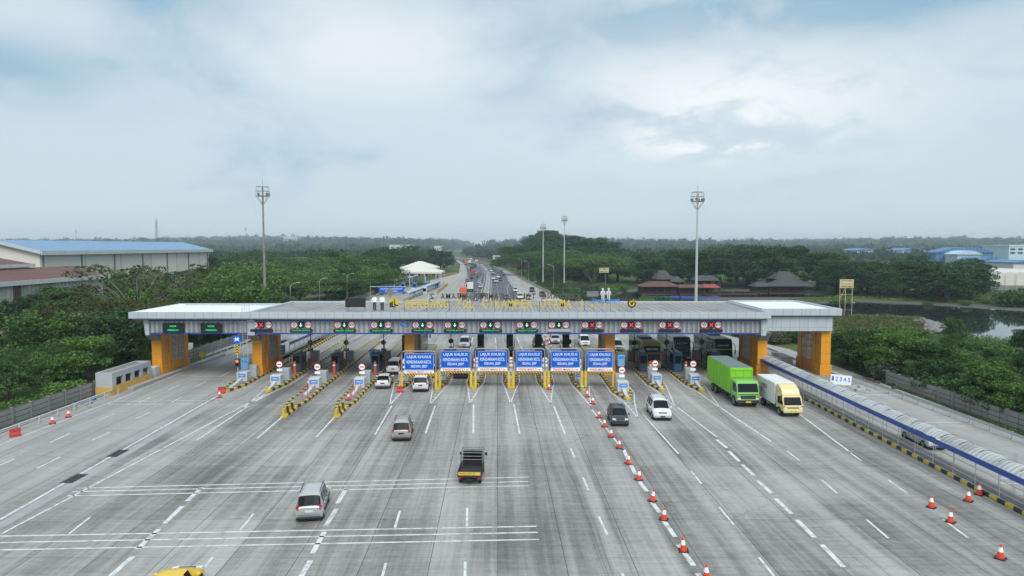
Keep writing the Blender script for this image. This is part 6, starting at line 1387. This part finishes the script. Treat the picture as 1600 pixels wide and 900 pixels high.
# shore stones
r = np.random.default_rng(4); sp = [G(*p) for p in ((1305,490.5),(1345,491),(1388,492),(1425,496),(1452,500.5),(1446,510))]; V = []; Fq = []
for i in range(700):
    t = r.random()*(len(sp)-1); j = int(t); f_ = t-j; x = sp[j][0]*(1-f_)+sp[j+1][0]*f_+r.normal()*1.0; y = sp[j][1]*(1-f_)+sp[j+1][1]*f_-1.5+r.normal()*2.6; z = zt1(x, y); s = .18+.4*r.random()
    p8 = np.array([(a, b, c_) for a in (-1, 1) for b in (-1, 1) for c_ in (-1, 1)])*s*(.7+.5*r.random((8, 3)))*np.array([1, 1, .7])+np.array([x, y, z+.1]); q = len(V)*8
    V.append(p8); Fq += [[q+0,q+1,q+3,q+2],[q+4,q+6,q+7,q+5],[q,q+4,q+5,q+1],[q+2,q+3,q+7,q+6],[q,q+2,q+6,q+4],[q+1,q+5,q+7,q+3]]
tag(link('shore_stones', np_mesh('shore_stones', np.concatenate(V), np.array(Fq), M['conc_old'])), 'pale stones along the near lake shore', 'stones', None, 'stuff')
# far woods: one mass towards the horizon
r = np.random.default_rng(8); NB = 15000
yy = 330*(3900/330)**(r.random(NB)**.85); xx = (r.random(NB)*2-1)*(yy*.86+30)
L, Rr = ROADX(yy); ok = ~((xx > L-9-yy*.012) & (xx < Rr+9+yy*.012)) & ~inpoly(xx, yy, LAKE) & ~inpoly(xx, yy, [(95, 330), (420, 330), (760, 720), (260, 720)]) & ~inpoly(xx, yy, [(186, 225), (186, 330), (360, 360), (360, 200)])
ok &= ~((yy < 480) & (xx > -190) & (xx < -50)) & ~((yy < 640) & (xx > -5) & (xx < 70)) & ~((yy < 380) & (xx > 55) & (xx < 230)) & ~((yy < 345) & (xx < -118) & (xx > -175))
xx, yy = xx[ok], yy[ok]
PR = []
for q in range(5):
    rng = np.random.default_rng(50+q); P = []
    for i in range(7):
        a = rng.random()*6.283; rr = .62*math.sqrt(rng.random()); P.append(clump((rr*math.cos(a), rr*math.sin(a), .45+.5*rng.random()), (.36, .36, .27), 9, .14, .26))
    PR.append(join(P))
V = []; Fs = []; off = 0
for i in range(len(xx)):
    v, f = PR[i % 5]; s = (5.5+4.5*r.random()); hh = (5.5+5.0*r.random()+(4*r.random()**3))*(1.0 if yy[i] < 1200 else 1.5 if yy[i] < 2000 else 2.4); s *= (1.0 if yy[i] < 900 else 1.5 if yy[i] < 2000 else 2.6); a = r.random()*6.28; ca, sa = math.cos(a), math.sin(a)
    w = np.empty_like(v); w[:, 0] = (v[:, 0]*ca-v[:, 1]*sa)*s+xx[i]; w[:, 1] = (v[:, 0]*sa+v[:, 1]*ca)*s+yy[i]; w[:, 2] = v[:, 2]*hh; V.append(w); Fs.append(f+off); off += len(v)
zs = zt(xx, yy); 
for w, z in zip(V, zs): w[:, 2] += z-.5
tag(link('far_woods', np_mesh('far_woods', np.concatenate(V), np.concatenate(Fs), M['leaf_far'])), 'distant woods covering the hills to the horizon', 'woods', None, 'stuff')
# ------------------------------------------------------------------ buildings
def gable(k, x0, x1, y0, y1, ze, zr, wall, roof, axis=1, ov=1.0, trim=None, zb=-.5):
    """ridge along y"""
    xm = (x0+x1)/2; b = MB(); b.prism([(x0, zb), (x1, zb), (x1, ze-.15), (xm, zr-.2), (x0, ze-.15)], 1, y0, y1); k.add('wall', b, wall)
    t = .25; b = MB(); sl = (zr-ze)/(x1-xm)
    b.prism([(x0-ov, ze-ov*sl), (xm, zr), (x1+ov, ze-ov*sl), (x1+ov, ze-ov*sl+t), (xm, zr+t), (x0-ov, ze-ov*sl+t)], 1, y0-ov, y1+ov); rf = k.add('roof', b, roof)
    if trim:
        b = MB(); b.box(x1+ov+.004, x1+ov+.3, y0-ov, y1+ov, ze-ov*sl-.9, ze-ov*sl+.35); k.add('gutter', b, trim, rf)
        b = MB(); b.prism([(x0-ov, ze-ov*sl-.6), (xm, zr-.6), (x1+ov, ze-ov*sl-.6), (x1+ov, ze-ov*sl+.35), (xm, zr+.35), (x0-ov, ze-ov*sl+.35)], 1, y0-ov-.25, y0-ov-.004); k.add('gable_trim', b, trim, rf)
    return k
k = Kit(); gable(k, -162, -137.5, 199, 310, 15.6, 18.6, M['factory_wall'], M['blue_roof'], 1, 1.2, M['conc_white'])
for q in range(7): k.add('downpipe', MB().box(-137.5, -137.2, 200+q*18, 200.5+q*18, 0, 14.6), M['steel_d'])
k.spawn('warehouse', 'large white warehouse with pale blue roof on the left', 'warehouse', (0, 0, 0))
k = Kit(); b = MB(); b.prism([(-135, -.5), (-99.6, -.5), (-99.6, 9.6), (-106, 11.2), (-135, 11.2)], 1, 118, 166); k.add('wall', b, M['shed_wall'])
b = MB(); b.prism([(-98.6, 9.75), (-107.6, 12.0), (-107.6, 12.25), (-98.6, 10.0)], 1, 117, 167); rf = k.add('roof', b, M['rust_roof']); b = MB(); b.box(-98.59, -98.3, 117, 167, 9.2, 10.1); k.add('gutter', b, M['conc_white'], rf)
b = MB(); b.prism([(-107.0, 12.75), (-117, 14.6), (-117, 14.8), (-107.0, 13.0)], 1, 117, 153); rf2 = k.add('roof', b, M['rust_roof']); b = MB(); b.box(-106.99, -106.7, 117, 153, 12.4, 13.1); k.add('gutter', b, M['conc_white'], rf2)
b = MB(); b.prism([(-117, 12.0), (-107.4, 12.0), (-107.4, 12.7), (-117, 14.5)], 1, 118, 152); k.add('clerestory', b, M['shed_wall'])
b = MB(); b.box(-99.59, -99.5, 136, 138.2, 0, 9.3); k.add('rusty_panel', b, M['rust_roof']); k.spawn('shed_building', 'shed with two tier rust red roofs and stained pale wall on the left', 'shed', (0, 0, 0))
k = Kit(); gable(k, -118, -104, 205, 222, 6.6, 8.0, M['shed_wall'], M['blue_roof'], 1, .6); k.spawn('shed_building', 'small pale blue roofed shed below the bare trees in front of the warehouse', 'shed', (0, 0, 0))
k = Kit(); b = MB(); b.box(-190, -120, 372, 392, 0, 9.5); k.add('wall', b, M['conc_old']); b = MB(); b.box(-192, -118, 370, 394, 9.5, 10.6); k.add('roof', b, M['soffit']); k.spawn('shed_building', 'long grey low shed roof behind the trees left of the floodlight mast', 'shed', (0, 0, 0))
def block(name, label, px0, px1, py0, Yb, dep, mat, roof=None, win=True):
    x0, x1 = PZ(px0, 400, Yb)[0], PZ(px1, 400, Yb)[0]; z1 = PZ(400, py0, Yb)[1]; zb = min(zt1((x0+x1)/2, Yb)-2, z1-4); k = Kit(); b = MB(); b.box(x0, x1, Yb, Yb+dep, zb, z1); w = k.add('wall', b, mat)
    b = MB(); b.box(x0-.6, x1+.6, Yb-.6, Yb+dep+.6, z1, z1+(z1-zb)*.08+.2); k.add('roof', b, roof or mat)
    if win:
        n = max(3, int((x1-x0)/9)); b = MB()
        for q in range(n): 
            for r_ in range(2): u = x0+(q+.2)*(x1-x0)/n; b.box(u, u+(x1-x0)/n*.6, Yb-.15, Yb-.02, z1-(r_+1)*(z1-zb)*.2, z1-(r_+1)*(z1-zb)*.2+(z1-zb)*.09)
        k.add('window', b, M['glass'], w)
    return k.spawn(name, label, 'building', (0, 0, 0))
block('far_building', 'small white building on the horizon left of the highway', 443.5, 464.5, 371, 2300, 40, M['far_white'])
block('far_building', 'white industrial building in the woods left of the highway', 609, 643, 384, 1150, 30, M['far_white'])
block('far_building', 'pale narrow building in the woods just left of the highway', 679, 688, 386, 1000, 25, M['far_white'])
block('far_building', 'white building among the trees right of the highway masts', 947, 972, 394.5, 640, 20, M['far_white'])
block('storage_tank_building', 'pale blue white square storage building at the right border', 1576, 1612, 385, 700, 40, paint('pale blue white wall', (.45, .60, .70), .7), M['far_white'])
def far_roof(label, px0, px1, pye, pyr, Yb, dep, roof, wall):
    x0, x1 = PZ(px0, 400, Yb)[0], PZ(px1, 400, Yb)[0]; ze = PZ(400, pye, Yb)[1]; zr = PZ(400, pyr, Yb)[1]; xm = (x0+x1)/2; k = Kit()
    b = MB(); b.box(x0, x1, Yb, Yb+dep, -1, ze-.1); k.add('wall', b, wall); b = MB(); b.prism([(x0-1, ze), (x0+(x1-x0)*.3, zr-.3), (x0+(x1-x0)*.5, zr), (x1-(x1-x0)*.3, zr-.3), (x1+1, ze), (x1+1, ze-.4), (x0-1, ze-.4)], 1, Yb-1, Yb+dep+1); k.add('roof', b, roof)
    return k.spawn('factory_hall', label, 'factory', (0, 0, 0))
far_roof('wide bright blue factory roof beyond the grove, largest one', 1462, 1552, 394, 386, 560, 12, M['blue_roof_x'], M['blue_roof_x'])
far_roof('pale fronted blue factory hall in front of the largest blue roof', 1496, 1532, 397, 391.5, 540, 15, paint('pale blue sheet', (.45, .58, .68), .6), paint('pale blue front', (.40, .50, .58), .6))
far_roof('small dark blue roof below the large blue roof', 1534, 1566, 407, 401.5, 470, 25, M['blue_roof_x'], M['blue_roof_x'])
far_roof('blue roofed white hall at the right border above the greenhouse', 1584, 1640, 410, 406.5, 420, 25, M['blue_roof_x'], M['far_white'])
far_roof('low blue and white roof far beyond the grove, left one', 1338, 1378, 391, 388, 900, 40, M['blue_roof_x'], M['far_white'])
far_roof('low blue and white roof far beyond the grove, right one', 1410, 1446, 391, 387.5, 900, 40, M['blue_roof_x'], M['far_white'])
# greenhouses
k = Kit(); b = MB(); x0, x1 = PZ(1538, 430, 262)[0], PZ(1700, 430, 262)[0]; n = 10
for q in range(n):
    a_, c_ = x0+(x1-x0)*q/n, x0+(x1-x0)*(q+1)/n; b.prism([(a_, 2.0)]+[(a_+(c_-a_)*(.5-.5*math.cos(math.pi*t/6)), 5.6+1.6*math.sin(math.pi*t/6)) for t in range(7)]+[(c_, 2.0)], 1, 262, 330)
k.add('plastic_roof', b, M['tent']); b = MB(); b.box(x0, x1, 261.7, 262, 0, 2.0); k.add('low_wall', b, M['conc_old']); b = MB(); b.bar((0, 0, 0), (0, 0, 6), .2); me = b.mesh('post', M['steel'])
for q in range(n+1): k.add('post', me, None, None, (x0+(x1-x0)*q/n, 261.5, 0))
k.spawn('greenhouse', 'long white plastic greenhouse at the right border beyond the lake', 'greenhouse', (0, 0, 0))
# lakeside restaurant on stilts
def hut(label, px0, px1, Yb, dep, ze, zr, roof, open_=True, pont=False, hip=.25):
    x0, x1 = PZ(px0, 450, Yb)[0], PZ(px1, 450, Yb)[0]; k = Kit(); w = x1-x0; b = MB(); hx_ = min(w*hip, w*.45)
    b.add([(x0-.6, Yb-.6, ze), (x1+.6, Yb-.6, ze), (x1+.6, Yb+dep+.6, ze), (x0-.6, Yb+dep+.6, ze), (x0+hx_, Yb+dep/2, zr), (x1-hx_, Yb+dep/2, zr)], [(0,1,5,4), (1,2,5), (2,3,4,5), (3,0,4), (3,2,1,0)]); k.add('roof', b, roof)
    b = MB(); b.box(x0, x1, Yb, Yb+dep, .0, .35); k.add('deck', b, M['wood']); n = max(3, int(w/2.6)); b = MB(); b.bar((0, 0, -2.0), (0, 0, ze), .22); me = b.mesh('post', M['wood'])
    for q in range(n+1): k.add('post', me, None, None, (x0+w*q/n, Yb+.1, 0))
    b = MB(); b.box(x0, x1, Yb+dep-.2, Yb+dep, -1.5, ze); k.add('back_wall', b, M['wood']); b = MB()
    for z in (.75, 1.15): b.box(x0, x1, Yb-.08, Yb-.02, z, z+.1)
    for q in range(n*2+1): b.box(x0+w*q/(2*n)-.05, x0+w*q/(2*n)+.05, Yb-.08, Yb-.02, .35, 1.2)
    k.add('railing', b, M['wood'])
    if pont: b = MB(); b.rbox(x0, x1, Yb-1.6, Yb-.15, -.8, -.3, .1); k.add('pontoon', b, M['pontoon'])
    return k.spawn('restaurant_hut', label, 'restaurant', (0, 0, 0))
hut('brown tiled open restaurant pavilion on stilts at the left end over the lake', 1003, 1062, 238, 8, 2.9, 4.6, M['red_tile'], True, True)
hut('long rusty roofed pavilion in the middle of the lakeside restaurant', 1063, 1101, 236, 7, 2.7, 3.6, M['red_tile'], True, True, .04)
hut('pavilion with brighter red roof at the right end of the blue pontoon', 1102, 1123, 235, 7, 2.7, 3.8, paint('bright red roof', (.27, .05, .045), .7), True, True, .04)
hut('dark thatched hall behind the left restaurant pavilion', 1028, 1050, 256, 10, 4.6, 7.8, M['thatch'], True)
hut('small dark thatched hall behind the middle restaurant pavilion', 1050, 1068, 254, 8, 3.8, 5.6, M['thatch'], True)
hut('dark thatched roof behind the red roofed pavilion', 1090, 1122, 254, 9, 4.2, 6.0, M['thatch'], True, False, .08)
hut('wide low dark thatched restaurant hall on stilts right of the boardwalk', 1204, 1272, 242, 8, 2.8, 5.3, M['thatch'], True, False, .3)
hut('low thatched wing left of the wide thatched restaurant hall', 1182, 1205, 243, 7, 2.6, 4.2, M['thatch'], True, False, .2)
hut('tall dark thatched ridge roof rising above the right restaurant hall', 1214, 1248, 252, 8, 4.9, 7.6, M['thatch'])
b = MB(); x0, x1 = PZ(1123, 450, 237)[0], PZ(1184, 450, 237)[0]; b.box(x0, x1, 237, 239.5, .2, .4); n = 14
for q in range(n+1): b.bar((x0+(x1-x0)*q/n, 237.1, -2), (x0+(x1-x0)*q/n, 237.1, 1.5), .2)
b.box(x0, x1, 237.0, 237.08, 1.2, 1.3); single('boardwalk', b, M['wood'], 'wooden boardwalk on posts joining the two halves of the restaurant', 'boardwalk')
# billboards
def board(label, px0, px1, py0, py1, Yb, lines, cols, frame_legs=(0.05, .45, .95), mat='billboard', zg=None):
    x0, x1 = PZ(px0, 440, Yb)[0], PZ(px1, 440, Yb)[0]; z1, z0 = PZ(400, py0, Yb)[1], PZ(400, py1, Yb)[1]; zg = zt1((x0+x1)/2, Yb) if zg is None else zg; w = x1-x0; k = Kit()
    b = MB(); b.box(0, w, 0, .2, z0, z1); p_ = k.add('board', b, M[mat]); n = len(lines)
    for i, (t, c_) in enumerate(zip(lines, cols)): b = MB(); b.text(t, w/2, -.02, z1-(z1-z0)*(i+.5)/n, (z1-z0)/n*.62, w*.85, .02); k.add('lettering', b, M[c_], p_)
    b = MB()
    for f_ in frame_legs: b.bar((w*f_, .3, zg-.5), (w*f_, .3, z1), .22)
    b.bar((w*.05, .3, zg+.5), (w*.45, .3, z0), .12) if len(frame_legs) > 1 else None
    b.bar((w*.05, .3, (z0+zg)/2), (w*.95, .3, (z0+zg)/2), .12) if len(frame_legs) > 1 else None
    k.add('legs', b, M['billboard'] if len(frame_legs) > 1 else M['steel_d']); return k.spawn('billboard', label, 'billboard', (x0, Yb, 0))
board('faded yellow billboard on legs on the far lake bank', 1312.5, 1334, 436.5, 450, 216, ('LOKASI DIJUAL', 'TANAH', 'HUBUNGI PEMILIK'), ('dark', 'orange_plain', 'dark'), zg=-.3)
board('faded yellow board on a single pole on the bank right of the highway', 936.5, 951, 418.5, 426, 232, ('RUMAH', 'MAKAN'), ('wood', 'wood'), (.7,), zg=-.2)
# thin radio masts on the horizon
def lattice_mast(label, px, pyt, Yb, w):
    x = PZ(px, 400, Yb)[0]; H = PZ(400, pyt, Yb)[1]; k = Kit(); b = MB(); n = 14; zb = zt1(x, Yb)
    for sx_, sy_ in ((-1, -1), (1, -1), (1, 1), (-1, 1)): b.bar((x+sx_*w, Yb+sy_*w, zb-1), (x+sx_*w*.35, Yb+sy_*w*.35, H*.92), w*.16)
    for i in range(n):
        z0, z1 = zb+(H*.92-zb)*i/n, zb+(H*.92-zb)*(i+1)/n; a_ = w*(1-.65*i/n); c_ = w*(1-.65*(i+1)/n)
        for s_ in (-1, 1): b.bar((x-a_*s_, Yb-a_, z0), (x+c_*s_, Yb-c_, z1), w*.1)
        b.bar((x-a_, Yb-a_, z0), (x+a_, Yb-a_, z0), w*.1)
    b.bar((x, Yb, H*.9), (x, Yb, H), w*.18); k.add('lattice', b, M['steel_d']); b = MB()
    for z in (.80, .86): b.rbox(x-w*.8, x-w*.3, Yb-w*.4, Yb+w*.1, H*z, H*z+w*.9, w*.1); b.rbox(x+w*.3, x+w*.8, Yb-w*.4, Yb+w*.1, H*(z-.05), H*(z-.05)+w*.9, w*.1)
    k.add('antenna', b, M['far_white']); return k.spawn('radio_mast', label, 'radio mast', (0, 0, 0))
lattice_mast('lattice radio mast with antennas above the blue warehouse roof', 246, 338, 620, 1.4)
for i, (px, pyt, Yb) in enumerate(((120, 356, 900), (385, 352, 1000), (604, 366, 1500), (607.5, 369.5, 1500), (522, 368, 1600), (420, 369, 1500), (101, 368, 1200))):
    x = PZ(px, 400, Yb)[0]; H = PZ(400, pyt, Yb)[1]; zb = zt1(x, Yb); b = MB(); b.tube([(0, 0, zb-1), (0, 0, H*.7), (0, 0, H)], [.4*Yb/1000, .3*Yb/1000, .12*Yb/1000], 5); b.box(-.7*Yb/1000, .7*Yb/1000, -.3, .3, H*.86, H*.9)
    single('radio_mast', b, M['steel_d'], f'very thin distant radio mast on the horizon, {["far left tall", "left floodlight side", "taller paired", "shorter paired", "middle of the left horizon", "by the white horizon building", "far left short"][i]} one', 'radio mast', (x, Yb, 0))
# ------------------------------------------------------------------ haze
hz = MB(); hz.box(-2600, 2600, -60, 4300, -8, 75)
kz = bpy.data.materials.new('haze'); kz.use_nodes = True; kz.node_tree.nodes.clear()
vo = kz.node_tree.nodes.new('ShaderNodeVolumePrincipled'); vo.inputs['Density'].default_value = 0.00021; vo.inputs['Color'].default_value = (.72, .90, 1.0, 1); vo.inputs['Anisotropy'].default_value = 0.0
mo = kz.node_tree.nodes.new('ShaderNodeOutputMaterial'); kz.node_tree.links.new(vo.outputs[0], mo.inputs['Volume'])
try: kz.volume_sampling = 'DISTANCE'
except Exception: pass
o = link('haze', hz.mesh('haze', kz)); tag(o, 'thin bluish haze over the whole place', 'haze', None, 'stuff')
print('trees', ntree, 'objects', len(SC.objects))
